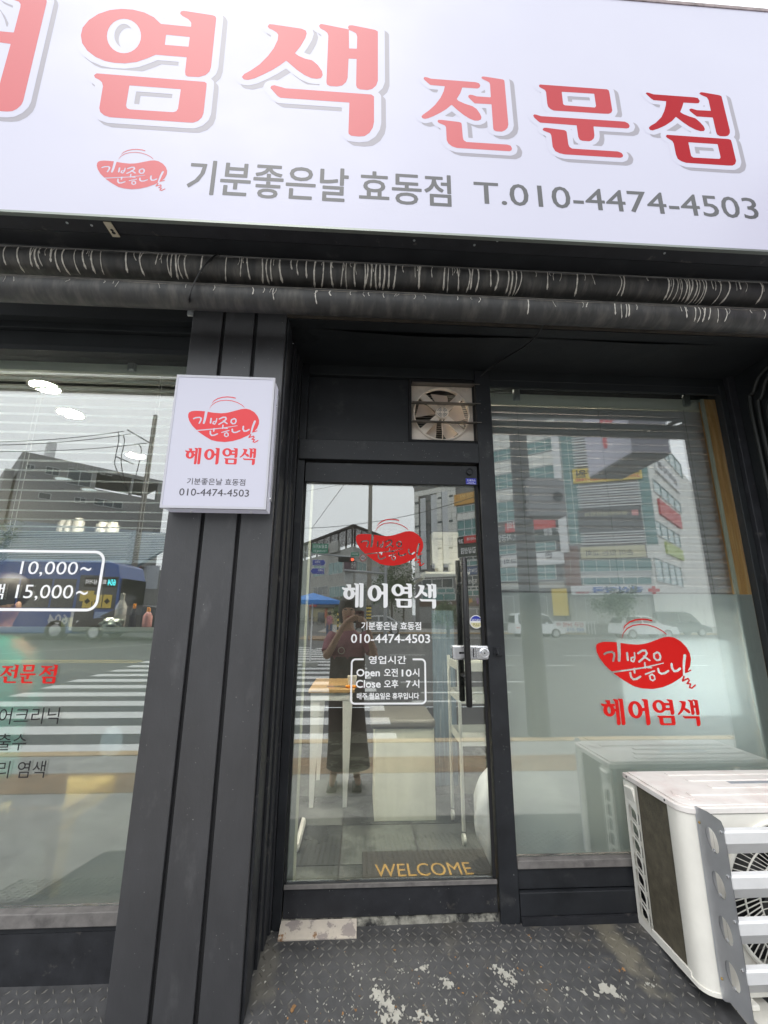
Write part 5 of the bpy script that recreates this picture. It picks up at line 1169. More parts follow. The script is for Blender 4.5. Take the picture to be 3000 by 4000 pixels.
# right frosted pane: glowing board, basket, white sacks
x0_, x1_ = P(2440, 2650, 2.32).x, P(2870, 2650, 2.32).x
box_h((x0_, x1_, 2.32, 2.35, P(2650, 2795, 2.32).z, P(2650, 2500, 2.32).z), 'white_board', mat('glowing white board', (.85, .86, .86), .5, emit=(.9, .95, 1), estr=2.4), None); tag(bpy.data.objects['white_board'], 'glowing white board blurred behind the frosted right window beside the red emblem', 'board')  # board given a glow of its own to read bright through the film
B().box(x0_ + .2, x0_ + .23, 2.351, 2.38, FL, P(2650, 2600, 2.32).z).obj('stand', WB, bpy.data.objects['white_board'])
blob('laundry_sack', 'white sack standing blurred behind the lower left of the frosted right window', 'sack', (P(2110, 3190, 2.19).x, 2.20, FL + .24), .16, .075, .30, mat('white cloth', (.93, .94, .95), .8), 8, .04)
BK = thing('laundry_basket', 'white perforated basket blurred behind the frosted window left of the air conditioner', 'basket', (P(2400, 3200, 2.3).x, 2.3, FL))
x0_, x1_ = P(2290, 3200, 2.22).x, P(2290, 3200, 2.22).x + .42; zk = P(2350, 3075, 2.22).z
def bfn(q_):
    f = np.maximum(np.abs(q_[:, 0] - (x0_ + x1_) / 2) - (x1_ - x0_) / 2, np.abs(q_[:, 1] - (FL + zk) / 2) - (zk - FL) / 2); u = (q_[:, 0] - x0_) / .026 % 1 - .5; v = (q_[:, 1] - FL) / .030 % 1 - .5
    h_ = np.hypot(u * .026, v * .030) - .0065; ok = (q_[:, 1] < zk - .05) & (q_[:, 1] > FL + .02) & (q_[:, 0] > x0_ + .03) & (q_[:, 0] < x1_ - .03); return np.where(ok, np.maximum(f, -h_), f)
vs, fs = field_mesh(bfn, x0_ - .01, x1_ + .01, FL, zk + .01, .0045)
B().add([(x, 2.22, z) for x, z in vs], fs).obj('front', WB, BK, fix=False)
b = B(); b.box(x0_, x0_ + .004, 2.2205, 2.5, FL, zk); b.box(x1_ - .004, x1_, 2.2205, 2.5, FL, zk); b.box(x0_, x1_, 2.5, 2.504, FL, zk); b.obj('sides', MATS['dark void'], BK); B().box(x0_ - .006, x1_ + .006, 2.21, 2.2195, zk - .02, zk + .006).obj('rim', WB, BK, bevel=.003)
# ================================================================== the street behind the camera
def gz(x, y):                            # height of the road
    S = -y; k = min(max((S - 9) / 9, 0), 1) * min(max((-x - 1.0) / 7, 0), 1); return STREET + .44 * k * k * (3 - 2 * k)
ASPH = mat('worn asphalt', (.075, .076, .078), .8, noise=.14, nscale=3, bump=.003, bscale=60, dirt=(.11, .11, .105), dscale=.8, dlo=.45, dhi=.75)
PAVE = mat('grey pavers', (.32, .31, .29), .8, noise=.2, nscale=6)
BRN = mat('brown tactile paving', (.26, .17, .10), .8, noise=.3, nscale=9)
KERB = mat('pale kerb stone', (.50, .36, .20), .7, noise=.2, nscale=12)
WLINE = mat('road marking white', (.64, .64, .62), .6, noise=.12, nscale=14)
YLINE = mat('road marking yellow', (.65, .50, .16), .7, noise=.15, nscale=10)
# one ground sheet to the horizon
b = B(); xs_ = sorted(set([-300, -120, -60, 60, 120, 300] + [round(-24 + 1.5 * i, 2) for i in range(33)])); ys2 = [.9, .3, -1.72, -3, -5, -7] + [-9 - 1.2 * i for i in range(14)] + [-30, -40, -60, -100, -200, -400]
for x in xs_:
    for y in ys2: b.v.append((x, y, gz(x, y)))
m_ = len(ys2)
for i in range(len(xs_) - 1):
    for j in range(m_ - 1): k = i * m_ + j; b.f.append((k, k + 1, k + m_ + 1, k + m_)); b.mi.append(0)
road = tag(b.obj('road', ASPH, smooth=True), kind='structure')
b = B(); b.box(-60, 60, -1.70, 1.3, STREET - .2, STREET + .006); pave = tag(b.obj('pavement', PAVE), kind='structure')
B().box(-60, 60, -1.15, -.65, STREET + .0065, STREET + .010).obj('tactile_strip', BRN, pave)
for i in range(-8, 14): B().box(i * 1.0 + .0, i * 1.0 + .985, -1.86, -1.705, STREET - .1, STREET + .012 + .002 * (i % 2)).obj('kerb_stone', KERB, pave)
# slope under the end of the ramp
B().box(-3.2, 3.4, .60, 1.9, -1.9, STREET + .004).obj('pavement_slab', PAVE, pave)
def on_road(name, poly, m, lift=.004): 
    b = B(); b.ext([(x, y, gz(x, y) + lift) for x, y in poly], (0, 0, -.003)); return b.obj(name, m, road)
for k in range(17):
    y = -(1.94 + .9 * k); x0 = -6.6 - .03 * k
    q = B(); n = 14; w_ = .215
    for i in range(n + 1):
        x = x0 + (.52 - .035 * k - x0) * i / n
        for s_ in (-1, 1): q.v.append((x, y + s_ * w_, gz(x, y + s_ * w_) + .005))
    for i in range(n): q.f.append((2 * i, 2 * i + 1, 2 * i + 3, 2 * i + 2)); q.mi.append(0)
    q.obj('crosswalk_stripe', WLINE, road)
for x0, x1, y in ((4.6, 6.4, -13.2), (8.1, 10.1, -13.2), (12, 14, -13.2), (4.5, 5.0, -9.9), (6.0, 6.9, -9.9), (10.5, 11.4, -9.9), (1.2, 2.6, -13.4), (1.0, 4.4, -6.6), (1.3, 3.2, -5.2), (1.0, 2.2, -4.3)):
    on_road('lane_dash', [(x0, y - .06), (x1, y - .06), (x1, y + .06), (x0, y + .06)], WLINE)
for y in (-24.5, -25.4, -26.3): on_road('lane_line', [(-2, y - .08), (30, y - .08), (30, y + .08), (-2, y + .08)], WLINE)
for y in (-10.8, -11.1):
    b = B()
    for i in range(14):
        x = -21 + i; b.add([(x, y - .05, gz(x, y - .05) + .005), (x + 1, y - .05, gz(x + 1, y - .05) + .005), (x + 1, y + .05, gz(x + 1, y + .05) + .005), (x, y + .05, gz(x, y + .05) + .005)], [(0, 1, 2, 3)])
    b.obj('centre_line', YLINE, road, fix=False)
b = B()
for i in range(10):
    x, y = -13 + i * .8, -12.2 - i * .45; b.add([(x, y - .2, gz(x, y) + .006), (x + .8, y - .65, gz(x + .8, y - .45) + .006), (x + .8, y - .3, gz(x + .8, y - .45) + .006), (x, y + .15, gz(x, y) + .006)], [(0, 1, 2, 3)])
b.obj('slanted_line', WLINE, road, fix=False)
# far pavement and corner island
fp = tag(B().box(-60, 60, -60, -31.5, STREET - .2, STREET + .12).obj('far_pavement', PAVE), kind='structure')
B().box(-60, 60, -31.495, -31.3, STREET - .2, STREET + .115).obj('kerb', KERB, fp)
isl = tag(B().ext([(-9, -21.0, STREET - .1), (-.8, -21.6, STREET - .1), (-1.6, -24.8, STREET - .1), (-9, -25.5, STREET - .1)], (0, 0, .24)).obj('corner_pavement', BRN), kind='structure')

# ---- facades given by two photo columns and their mirrored distance
class Fac:
    def __init__(s, pa, Ta, pb, Tb, gl=GL, pyr=2300):
        da, db = ray(pa, pyr), ray(pb, pyr); s.gl = gl
        s.a = Vector((da.x / da.y * Ta, 2 * gl - Ta)); s.b = Vector((db.x / db.y * Tb, 2 * gl - Tb)); s.u = (s.b - s.a).normalized(); s.L = (s.b - s.a).length
        s.n = Vector((-s.u.y, s.u.x)); 
        if s.n.y < 0: s.n = -s.n                # towards our street
    def uz(s, px, py):
        d = ray(px, py); A = Vector((d.x, -d.y)); o = Vector((0, 2 * s.gl))      # real ray after the mirror
        # o + t A = a + k u
        det = A.x * (-s.u.y) - A.y * (-s.u.x); r = s.a - o
        t = (r.x * (-s.u.y) - r.y * (-s.u.x)) / det; k = (A.x * r.y - A.y * r.x) / det
        return k, d.z * t
    def pt(s, k, z, d=0): p = s.a + s.u * k + s.n * d; return (p.x, p.y, z)
    def slab(s, b, k0, k1, z0, z1, d0, d1):
        return b.hexa([s.pt(k0, z0, d1), s.pt(k1, z0, d1), s.pt(k1, z1, d1), s.pt(k0, z1, d1)], [s.pt(k0, z0, d0), s.pt(k1, z0, d0), s.pt(k1, z1, d0), s.pt(k0, z1, d0)])
    def rect(s, x0, y0, x1, y1):
        xm, ym = (x0 + x1) / 2, (y0 + y1) / 2; return s.uz(x0, ym)[0], s.uz(x1, ym)[0], s.uz(xm, y1)[1], s.uz(xm, y0)[1]
    def panel(s, name, box, m, parent, d=.08, d0=0.0): 
        k0, k1, z0, z1 = s.rect(*box); return s.slab(B(), k0, k1, z0, z1, d0 + .002, d0 + d).obj(name, m, parent)
    def text(s, txt, box, m, parent, d=.1, bold=.02, flip=False):
        # written to be read from our side of the street
        k0, k1, z0, z1 = s.rect(*box); a, f = text2d(txt, bold); me = bpy.data.meshes.new('lettering')
        me.from_pydata([s.pt(k1 - x * (k1 - k0), z0 + y * (z1 - z0), d) for x, y in a], [], f); me.materials.append(m); return link(bpy.data.objects.new('lettering', me), parent)
TEAL = mat('green tinted glazing', (.10, .24, .23), .15, noise=.15, nscale=.8, spec=.8); TEALD = mat('dark glazing', (.03, .045, .05), .12, noise=.2, nscale=.7, spec=.8)
FRM = mat('white window frame', (.55, .57, .56), .5)
TILE = mat('white facade tile', (.72, .72, .67), .5, noise=.08, nscale=.6, dirt=(.36, .36, .33), dscale=.4); TILEJ = mat('tile joint', (.16, .16, .16), .8)
GREY = mat('grey stone cladding', (.42, .42, .39), .7, noise=.1, nscale=.8); GREY2 = mat('dark grey render', (.24, .24, .24), .7, noise=.1, nscale=.6)
STRP = mat('pale metal strip panel', (.55, .57, .58), .45, noise=.06, nscale=.8)
WHT = mat('white board', (.70, .70, .70), .5); DTXT = mat('dark lettering', (.03, .03, .035), .5); YEL = mat('yellow banner', (.75, .55, .10), .6); RED = mat('red board', (.55, .03, .03), .5)
ORG = mat('orange board', (.55, .28, .05), .5); NAVY = mat('navy board', (.03, .08, .20), .5); DGRN = mat('dark green board', (.02, .035, .03), .5); BEI = mat('beige banner', (.58, .54, .36), .6); BRW = mat('dark brown slat', (.05, .035, .03), .7)
GRN = mat('traffic green', (.01, .20, .11), .4); BLU = mat('traffic blue', (.02, .04, .30), .4); REDTX = mat('red lettering', (.55, .04, .05), .5); BLTX = mat('blue lettering', (.05, .16, .50), .5)
def window(fac, box, parent, m=TEAL, cols=3, rows=1, d=.10, fw=.06):
    k0, k1, z0, z1 = fac.rect(*box); b = B(); fr = None
    for i in range(cols + 1): k = k0 + (k1 - k0) * i / cols; fac.slab(b, k - fw / 2, k + fw / 2, z0, z1, .002, d)
    for j in range(rows + 1): z = z0 + (z1 - z0) * j / rows; fac.slab(b, k0 + fw * .5001, k1 - fw * .5001, z - fw / 2, z + fw / 2, .003, d - .004)
    fr = b.obj('window', FRM, parent)
    for i in range(cols):
        a, c = k0 + (k1 - k0) * i / cols + fw / 2 + .002, k0 + (k1 - k0) * (i + 1) / cols - fw / 2 - .002
        fac.slab(B(), a, c, z0 + fw / 2, z1 - fw / 2, .004, .035).obj('pane', m, fr)
# ---- building B: white tiled clinic block
T1 = Fac(1618, 46, 2200, 36)
BB = thing('clinic_building', 'tall white tiled clinic block with green glazing and many signs', 'building', (T1.a.x, T1.a.y, STREET))
kA = T1.uz(1618, 1950)[0]; kC = T1.uz(1880, 2000)[0]; kE = T1.L; zr = T1.uz(1640, 1902)[1]; zr2 = 26
def back(fac, k0, k1, z0, z1, dep, name, m, par): return fac.slab(B(), k0, k1, z0, z1, -dep, 0).obj(name, m, par)
back(T1, kA, kC, STREET, zr, 12, 'wall', TILEJ, BB); back(T1, kC + .01, kE, STREET, zr2, 12, 'wall', TILEJ, BB)
back(T1, kA - .15, kC, zr + .01, zr + .35, 12, 'roof_coping', GREY2, BB)
# tiles
def tiles(fac, box, m, parent, tw, th, skip=(), gap=.035):
    k0, k1, z0, z1 = fac.rect(*box); nx = max(1, round((k1 - k0) / tw)); nz = max(1, round((z1 - z0) / th)); tw = (k1 - k0) / nx; th = (z1 - z0) / nz; proto = None
    for j in range(nz):
        for i in range(nx):
            a, c = k0 + i * tw, z0 + j * th
            if any(s_[0] < a + tw * .6 and s_[1] > a + tw * .4 and s_[2] < c + th * .6 and s_[3] > c + th * .4 for s_ in skip): continue
            if proto is None: proto = fac.slab(B(), a + gap / 2, a + tw - gap / 2, c + gap / 2, c + th - gap / 2, .002, .05).obj('tile', m, parent); a0, c0 = a, c
            else: o = proto.copy(); COL.objects.link(o); o.location = (fac.u.x * (a - a0), fac.u.y * (a - a0), c - c0)
strips = [(1641, 1942, 1667, 2228), (1683, 1928, 1711, 2224), (1727, 1915, 1754, 2220)]
sk = [T1.rect(*s_) for s_ in strips]
tiles(T1, (1620, 1906, 1786, 2255), TILE, BB, .55, .62, skip=sk)
for s_ in strips: 
    T1.panel('recess_frame', s_, DARK, BB, .03); T1.panel('strip_panel', (s_[0] + 3, s_[1] + 4, s_[2] - 1, s_[3] - 3), STRP, BB, .04, .03)
for x0, ys3 in ((1623, (1966, 2057, 2160)), (1667, (1957, 2049, 2151)), (1711, (1946, 2040, 2142)), (1755, (1938, 2035, 2140))):
    for y_ in ys3: T1.panel('small_window', (x0, y_ - 4, x0 + 15, y_ + 4), TEALD, BB, .03, .05)
window(T1, (1650, 2262, 1770, 2296), BB, TEALD, 3); window(T1, (1650, 2300, 1775, 2316), BB, TEAL, 4); window(T1, (1650, 2320, 1780, 2345), BB, TEAL, 3)
T1.panel('fascia_band', (1640, 2348, 1905, 2368), mat('brown fascia', (.10, .06, .045), .6), BB, .1); T1.text('의 원', (1730, 2350, 1770, 2364), WHT, BB, .12); T1.panel('ground_wall', (1640, 2370, 1905, 2436), GREY2, BB, .05)
window(T1, (1700, 2378, 1780, 2430), BB, TEAL, 2); window(T1, (1830, 2378, 1900, 2430), BB, TEAL, 2)
T1.text('복', (1834, 2337, 1849, 2358), ORG, BB, .14, .04); T1.text('행', (1864, 2336, 1882, 2358), mat('violet sign', (.35, .10, .40), .5), BB, .14, .04)
T1.panel('sign_board', (1776, 1925, 1886, 1968), ORG, BB, .15); T1.text('영원', (1800, 1928, 1850, 1948), mat('gold letters', (.8, .55, .2), .4), BB, .17, .01)
window(T1, (1784, 1972, 1905, 1997), BB, TEAL, 4); tiles(T1, (1786, 1999, 1905, 2025), TILE, BB, .55, .6); window(T1, (1787, 2027, 1905, 2062), BB, TEAL, 4); window(T1, (1787, 2064, 1905, 2090), BB, TEAL, 4)
T1.panel('sign_board', (1789, 2093, 1905, 2127), DGRN, BB, .15); T1.panel('sign_panel', (1815, 2091, 1905, 2120), RED, BB, .02, .152); T1.text('소아과', (1825, 2098, 1872, 2112), WHT, BB, .18); T1.text('3F', (1793, 2108, 1812, 2124), WHT, BB, .18)
T1.panel('sign_board', (1795, 2131, 1905, 2171), DGRN, BB, .15); T1.text('갑상선암', (1802, 2138, 1862, 2163), WHT, BB, .17, .03)
window(T1, (1795, 2174, 1905, 2186), BB, TEALD, 4); window(T1, (1800, 2190, 1905, 2208), BB, TEAL, 3)
T1.panel('sign_board', (1820, 2212, 1905, 2244), NAVY, BB, .15); T1.text('인주간보호센', (1822, 2220, 1890, 2236), WHT, BB, .17)
window(T1, (1820, 2248, 1905, 2290), BB, TEALD, 3); T1.text('모든 주간 보호', (1832, 2262, 1885, 2280), WHT, BB, .17); window(T1, (1820, 2293, 1905, 2303), BB, TEALD, 4); window(T1, (1820, 2306, 1905, 2326), BB, TEAL, 3)
# the same block seen in the right window
for x0, x1 in ((1912, 2025), (2098, 2168)):
    pass
rows = [(1668, 1735, 't'), (1738, 1783, 'w'), (1786, 1836, 't'), (1839, 1898, 'w'), (1901, 1946, 't'), (1949, 2028, 'w'), (2125, 2160, 'w'), (2212, 2268, 'w')]
for y0, y1, k in rows:
    if k == 't': tiles(T1, (1912, y0, 2172, y1), TILE, BB, 1.1, .8)
    else: window(T1, (1912, y0, 2172, y1), BB, TEAL, 7, 2)
T1.panel('sign_board', (1975, 2034, 2172, 2072), RED, BB, .15); T1.text('상의', (1984, 2038, 2028, 2068), WHT, BB, .17, .03)
T1.panel('sign_board', (1912, 2076, 2200, 2122), DGRN, BB, .15); T1.text('방암, 자궁암', (1942, 2086, 2052, 2116), WHT, BB, .17, .02); T1.text('종합', (2126, 2064, 2160, 2092), WHT, BB, .17, .02); T1.text('3F', (2176, 2062, 2200, 2084), WHT, BB, .17, .02)
T1.panel('sign_board', (1960, 2163, 2205, 2209), WHT, BB, .15); T1.text('는 교회', (1972, 2182, 2058, 2202), DTXT, BB, .17); T1.text('손', (2132, 2150, 2160, 2182), DTXT, BB, .17, .02)
T1.panel('fascia_band', (1912, 2275, 2205, 2300), GREY, BB, .1); T1.text('헤어카페', (1965, 2304, 2010, 2316), DTXT, BB, .17); T1.panel('shopfront', (1912, 2322, 2205, 2440), GREY2, BB, .06); window(T1, (1930, 2330, 2010, 2432), BB, TEALD, 2); window(T1, (2060, 2330, 2140, 2432), BB, TEALD, 2)
T1.panel('corner_column', (2172, 1660, 2202, 2160), WHT, BB, .25)
T1.panel('yellow_shopfront', (2162, 2300, 2220, 2405), YEL, BB, .3)
T2 = Fac(2203, 36, 2548, 33.7)
back(T2, 0, T2.L, STREET, zr2, 10, 'wall', GREY2, BB)
window(T2, (2204, 1665, 2260, 2125), BB, TEAL, 2, 8, d=.06); window(T2, (2500, 1760, 2546, 2130), BB, TEAL, 1, 7, d=.06)
def louv(box, n):
    k0, k1, z0, z1 = T2.rect(*box); pr = None
    for i in range(n):
        z = z0 + (z1 - z0) * (i + .5) / n; h = (z1 - z0) / n * .42
        if pr is None: pr = T2.slab(B(), k0, k1, z, z + h, .1, .25).obj('slat', WHT, BB); zz = z
        else: o = pr.copy(); COL.objects.link(o); o.location = (0, 0, z - zz)
louv((2234, 1668, 2305, 1830), 15); louv((2255, 1893, 2502, 1985), 9); louv((2268, 2078, 2515, 2130), 5)
T2.panel('sign_board', (2236, 1826, 2504, 1882), YEL, BB, .3); T2.text('효천교양원', (2246, 1831, 2496, 1862), DTXT, BB, .33, .02); T2.text('271-9805  010-5521-1440', (2246, 1864, 2496, 1877), REDTX, BB, .33)
T2.panel('sign_panel', (2258, 1988, 2505, 2076), mat('dark fascia panel', (.10, .10, .10), .6), BB, .12); T2.text('성모영상의학과', (2280, 2000, 2452, 2016), BEI, BB, .15); T2.panel('logo_board', (2466, 1992, 2492, 2014), mat('pink logo board', (.6, .25, .25), .5), BB, .02, .13)
T2.panel('sign_board', (2268, 2134, 2520, 2180), BEI, BB, .2); T2.text('손이 있는 교회', (2288, 2148, 2472, 2172), DTXT, BB, .22, .01)
T2.panel('brown_pier', (2205, 2134, 2264, 2290), mat('brown brick pier', (.22, .13, .11), .8), BB, .1)
window(T2, (2228, 2184, 2545, 2232), BB, TEAL, 6); window(T2, (2228, 2234, 2545, 2252), BB, FRM, 5); window(T2, (2228, 2255, 2545, 2284), BB, TEAL, 6)
T2.panel('sign_board', (2230, 2288, 2548, 2324), WHT, BB, .3); T2.text('강산약국', (2310, 2292, 2510, 2315), BLTX, BB, .33, .04); T2.text('Tel.272-0368', (2248, 2312, 2300, 2320), REDTX, BB, .33)
k0, k1, z0, z1 = T2.rect(2528, 2290, 2572, 2322); km, zm = (k0 + k1) / 2, (z0 + z1) / 2; b = B(); T2.slab(b, km - .12, km + .12, z0, z1, .31, .34); T2.slab(b, k0, km - .1201, zm - .12, zm + .12, .31, .34); T2.slab(b, km + .1201, k1, zm - .12, zm + .12, .31, .34); b.obj('red_cross', RED, BB)
T2.panel('shopfront', (2228, 2328, 2546, 2440), GREY, BB, .06); window(T2, (2250, 2335, 2330, 2434), BB, TEAL, 2); window(T2, (2360, 2335, 2430, 2434), BB, TEALD, 2); window(T2, (2450, 2335, 2530, 2434), BB, TEAL, 2)
T3 = Fac(2548, 33.7, 2790, 58)
back(T3, .01, T3.L, STREET, 18, 6, 'wall', TILE, BB)
window(T3, (2556, 1750, 2650, 1800), BB, TEAL, 4); T3.panel('sign_board', (2560, 1830, 2640, 1880), WHT, BB, .2); T3.text('심리지원', (2566, 1838, 2632, 1862), DTXT, BB, .22, .02); window(T3, (2556, 1920, 2650, 1960), BB, TEAL, 4); T3.panel('sign_board', (2575, 1985, 2650, 2035), RED, BB, .2); window(T3, (2556, 2060, 2650, 2110), BB, TEAL, 4); T3.panel('sign_board', (2600, 2135, 2660, 2175), mat('lime board', (.45, .55, .15), .5), BB, .2); window(T3, (2560, 2200, 2660, 2280), BB, TEAL, 4)
# ---- building A: grey clinic with slatted roof screen
A1 = Fac(1160, 72, 1376, 54); A2 = Fac(1376, 54, 1610, 72)
BA = thing('grey_corner_building', 'grey three storey corner building with a dark slatted roof screen, mirrored in the door', 'building', (A1.b.x, A1.b.y, STREET))
zt1 = A1.uz(1360, 2140)[1]; A1.slab(B(), 0, A1.L, STREET, zt1, -.4, 0).obj('wall', GREY, BA); A2.slab(B(), 0.01, A2.L, STREET, zt1, -.4, 0).obj('wall', GREY, BA)
B().ext([A1.pt(0, zt1 - .5, -.45), A1.pt(A1.L - .3, zt1 - .5, -.45), A2.pt(A2.L, zt1 - .5, -.45), (A1.pt(0, 0)[0], A2.pt(A2.L, 0)[1], zt1 - .5)], (0, 0, .3)).obj('roof', GREY2, BA)
ztp = A1.uz(1374, 2062)[1]
for fac in (A1, A2):
    pr = None; n = 15
    for i in range(n):
        z = zt1 + .4 + (ztp - zt1 - .5) * i / (n - 1)
        if pr is None: pr = fac.slab(B(), 0, fac.L, z, z + .075, -.1, 0).obj('screen_slat', BRW, BA); zz = z
        else: o = pr.copy(); COL.objects.link(o); o.location = (0, 0, z - zz)
    for i in range(9): k = fac.L * i / 8; fac.slab(B(), max(0, k - .07), k + .07, zt1, ztp + .1, -.3, -.11).obj('screen_post', BRW, BA)
    fac.slab(B(), 0, fac.L, ztp + .101, ztp + .40, -.3, .05).obj('screen_cap', BRW, BA)
A1.panel('gable', (1290, 2118, 1330, 2160), GREY, BA, .4); k0, k1, z0, z1 = A1.rect(1281, 2140, 1300, 2166)
b = B(); c_ = A1.pt((k0 + k1) / 2, (z0 + z1) / 2, .45); b.lathe(c_, (A1.n.x, A1.n.y, 0), [(0, .55), (.12, .55)], 24).obj('round_logo', mat('faded pink logo', (.45, .28, .30), .6), BA)
for box, m_ in (((1225, 2205, 1270, 2250), TEAL), ((1285, 2196, 1340, 2242), TEAL), ((1385, 2196, 1430, 2230), TEAL), ((1225, 2292, 1280, 2325), TEALD), ((1288, 2290, 1350, 2332), TEAL)):
    window(A1 if box[0] < 1376 else A2, box, BA, m_, 3, d=.06)
A2.panel('grey_panels', (1345, 2245, 1500, 2285), STRP, BA, .05); A2.panel('side_sign', (1344, 2190, 1368, 2235), mat('dark plum sign', (.08, .04, .06), .5), BA, .9); A2.text('우진', (1347, 2194, 1364, 2222), WHT, BA, .93)
A1.panel('lower_wall', (1200, 2335, 1350, 2345), GREY2, BA, .5)
A1.panel('shop_sign', (1212, 2352, 1250, 2370), RED, BA, .6); A1.text('보리밥집', (1215, 2355, 1248, 2364), WHT, BA, .62, .02); A1.panel('shop_sign', (1254, 2350, 1326, 2372), mat('dark shop board', (.03, .03, .04), .5), BA, .6); A1.text('미용실이발관', (1258, 2352, 1322, 2361), WHT, BA, .62)
A1.panel('shopfront', (1200, 2375, 1345, 2440), mat('cream shopfront', (.40, .36, .20), .6), BA, .1); A1.panel('shop_door', (1245, 2392, 1272, 2438), TEALD, BA, .06, .12)
for x_ in (1205, 1275): A1.panel('orange_column', (x_, 2376, x_ + 7, 2414), mat('orange column', (.55, .16, .08), .6) if x_ == 1205 else MATS['orange column'], BA, .14, .12)
A2.panel('shopfront', (1380, 2300, 1520, 2440), TEALD, BA, .05)
# ---- building C: grey dental clinic, left window
C1 = Fac(20, 38, 597, 46, gl=YL)
BC = thing('dental_clinic_building', 'grey modern dental clinic building with an open roof frame, mirrored in the left window', 'building', (C1.a.x, C1.a.y, STREET))
GC = mat('grey panel cladding', (.28, .28, .27), .6, noise=.08, nscale=.5)
zc1 = C1.uz(67, 1757)[1]; ko = [C1.rect(*q) for q in ((375, 1862, 500, 1935),)][0]; kk = C1.rect(262, 1835, 597, 1897)
kz = C1.rect(372, 1860, 590, 1930)
C1.slab(B(), C1.uz(60, 1900)[0], kz[0], STREET, zc1, -7, 0).obj('wall', GC, BC); C1.slab(B(), kz[0] + .01, C1.L, STREET, kz[2], -7, 0).obj('wall', GC, BC); C1.slab(B(), kz[0] + .01, C1.L, kz[3], zc1, -7, 0).obj('roof_beam', GC, BC)
C1.slab(B(), C1.L - .8, C1.L, kz[2] + .01, kz[3] - .01, -.6, 0).obj('roof_post', GC, BC); C1.slab(B(), kz[0] + (kz[1] - kz[0]) * .62, kz[0] + (kz[1] - kz[0]) * .66, kz[2] + .01, kz[3] - .01, -.5, -.01).obj('roof_post', GC, BC)
for box, c_ in (((177, 1826, 232, 1856), 2), ((262, 1838, 357, 1897), 2), ((150, 1926, 198, 1950), 1), ((290, 1945, 335, 1965), 2), ((365, 1955, 478, 1980), 3), ((100, 1815, 135, 1832), 2)): window(C1, box, BC, TEALD, c_)
C1.text('편한치과의원', (262, 1822, 446, 1846), mat('pale raised letters', (.42, .42, .42), .5), BC, .15, .02)
C1.slab(B(), *[C1.rect(186, 1751, 221, 1779)[i] for i in (0, 1)], zc1 + .01, zc1 + 1.6, -2, -.5).obj('roof_unit', WHT, BC)
C1.slab(B(), C1.uz(20, 1850)[0], C1.uz(60, 1850)[0] - .01, STREET, zc1 - 1.6, -7, -1).obj('side_wing', GC, BC)
# low blue market roof
M1 = Fac(-300, 27, 640, 27, gl=YL)
BM = thing('market_hall', 'low market hall with a blue-grey roof behind the bus in the left window mirror image', 'building', (M1.a.x, M1.a.y, STREET))
BLR = mat('blue grey roof sheet', (.07, .12, .16), .5, noise=.15, nscale=2)
k0, k1, z0, z1 = M1.rect(-300, 1960, 575, 2350); M1.slab(B(), k0, k1, STREET, z0 + (z1 - z0) * .35, -6, 0).obj('wall', mat('market wall', (.28, .28, .27), .7, noise=.1, nscale=1), BM)
b = B(); b.hexa([M1.pt(k0, z0 + (z1 - z0) * .36, .8), M1.pt(k1, z0 + (z1 - z0) * .36, .8), M1.pt(k1, z1 - .9, -6), M1.pt(k0, z1, -6)], [M1.pt(k0, z0 + (z1 - z0) * .33, .8), M1.pt(k1, z0 + (z1 - z0) * .33, .8), M1.pt(k1, z1 - 1.0, -6), M1.pt(k0, z1 - .1, -6)]); b.obj('roof', BLR, BM)
for i, (x0, m_) in enumerate(((400, YEL), (425, YEL), (445, YEL), (470, ORG), (497, mat('pink poster', (.5, .2, .22), .5)), (530, MATS['pink poster']))): M1.panel('shop_sign', (x0, 2208, x0 + 20, 2250), m_, BM, .1)
M1.panel('shutter', (560, 2210, 620, 2300), STRP, BM, .08)
# ---- poles, wires and street furniture
CONC = mat('concrete pole', (.24, .22, .19), .8, noise=.12, nscale=3); PST = mat('grey painted pole', (.30, .31, .32), .5); 
def mr(px, py, T, gl=GL): d = ray(px, py); return Vector((d.x / d.y * T, 2 * gl - T, d.z / d.y * T))
def upole(name, label, cat, px, pyt, T, r, gl=GL, zt=None, m=None):
    q = mr(px, 2300, T, gl); zt = mr(px, pyt, T, gl).z if zt is None else zt; g = gz(q.x, q.y)
    root = thing(name, label, cat, (q.x, q.y, g)); B().lathe((q.x, q.y, g), (0, 0, 1), [(0, r * 1.12), (zt - g, r * .85), (zt - g + .01, .01)], 16).obj('post', m or CONC, root, smooth=True); return root, q
rt, q = upole('utility_pole', 'tall concrete utility pole with yellow and black wrap, mirrored in the middle of the door', 'utility pole', 1442, 1700, 30, .15)
for i in range(9):
    z = mr(1445, 2424 - i * 6.5, 30).z; B().lathe((q.x, q.y, z - .0), (0, 0, 1), [(0, .176), (.115, .176)], 14).obj('wrap_band', YEL if i % 2 else VBLK, rt)
CB = mat('overhead wire', (.02, .02, .02), .6)
def wire(name, label, pts, r=.02): return tag(B().tube(pts, r, 5).obj(name, CB), label, 'wire')
def sag(a, b_, s_, n=12): a, b_ = Vector(a), Vector(b_); return [a.lerp(b_, i / n) - Vector((0, 0, s_ * 4 * (i / n) * (1 - i / n))) for i in range(n + 1)]
wire('overhead_wire', 'overhead wire crossing the mirrored sky from the left jamb to the utility pole', sag(mr(1180, 2063, 34), mr(1445, 2040, 30), .1), .022)
wire('overhead_wire', 'overhead wire rising from the mirrored utility pole across the white tiled block', sag(mr(1445, 2040, 30), mr(1900, 1925, 20), .2), .018)
wire('overhead_wire', 'steep overhead wire from the left jamb up to the top of the door glass', [mr(1215, 2068, 26), mr(1368, 1860, 20)], .014)
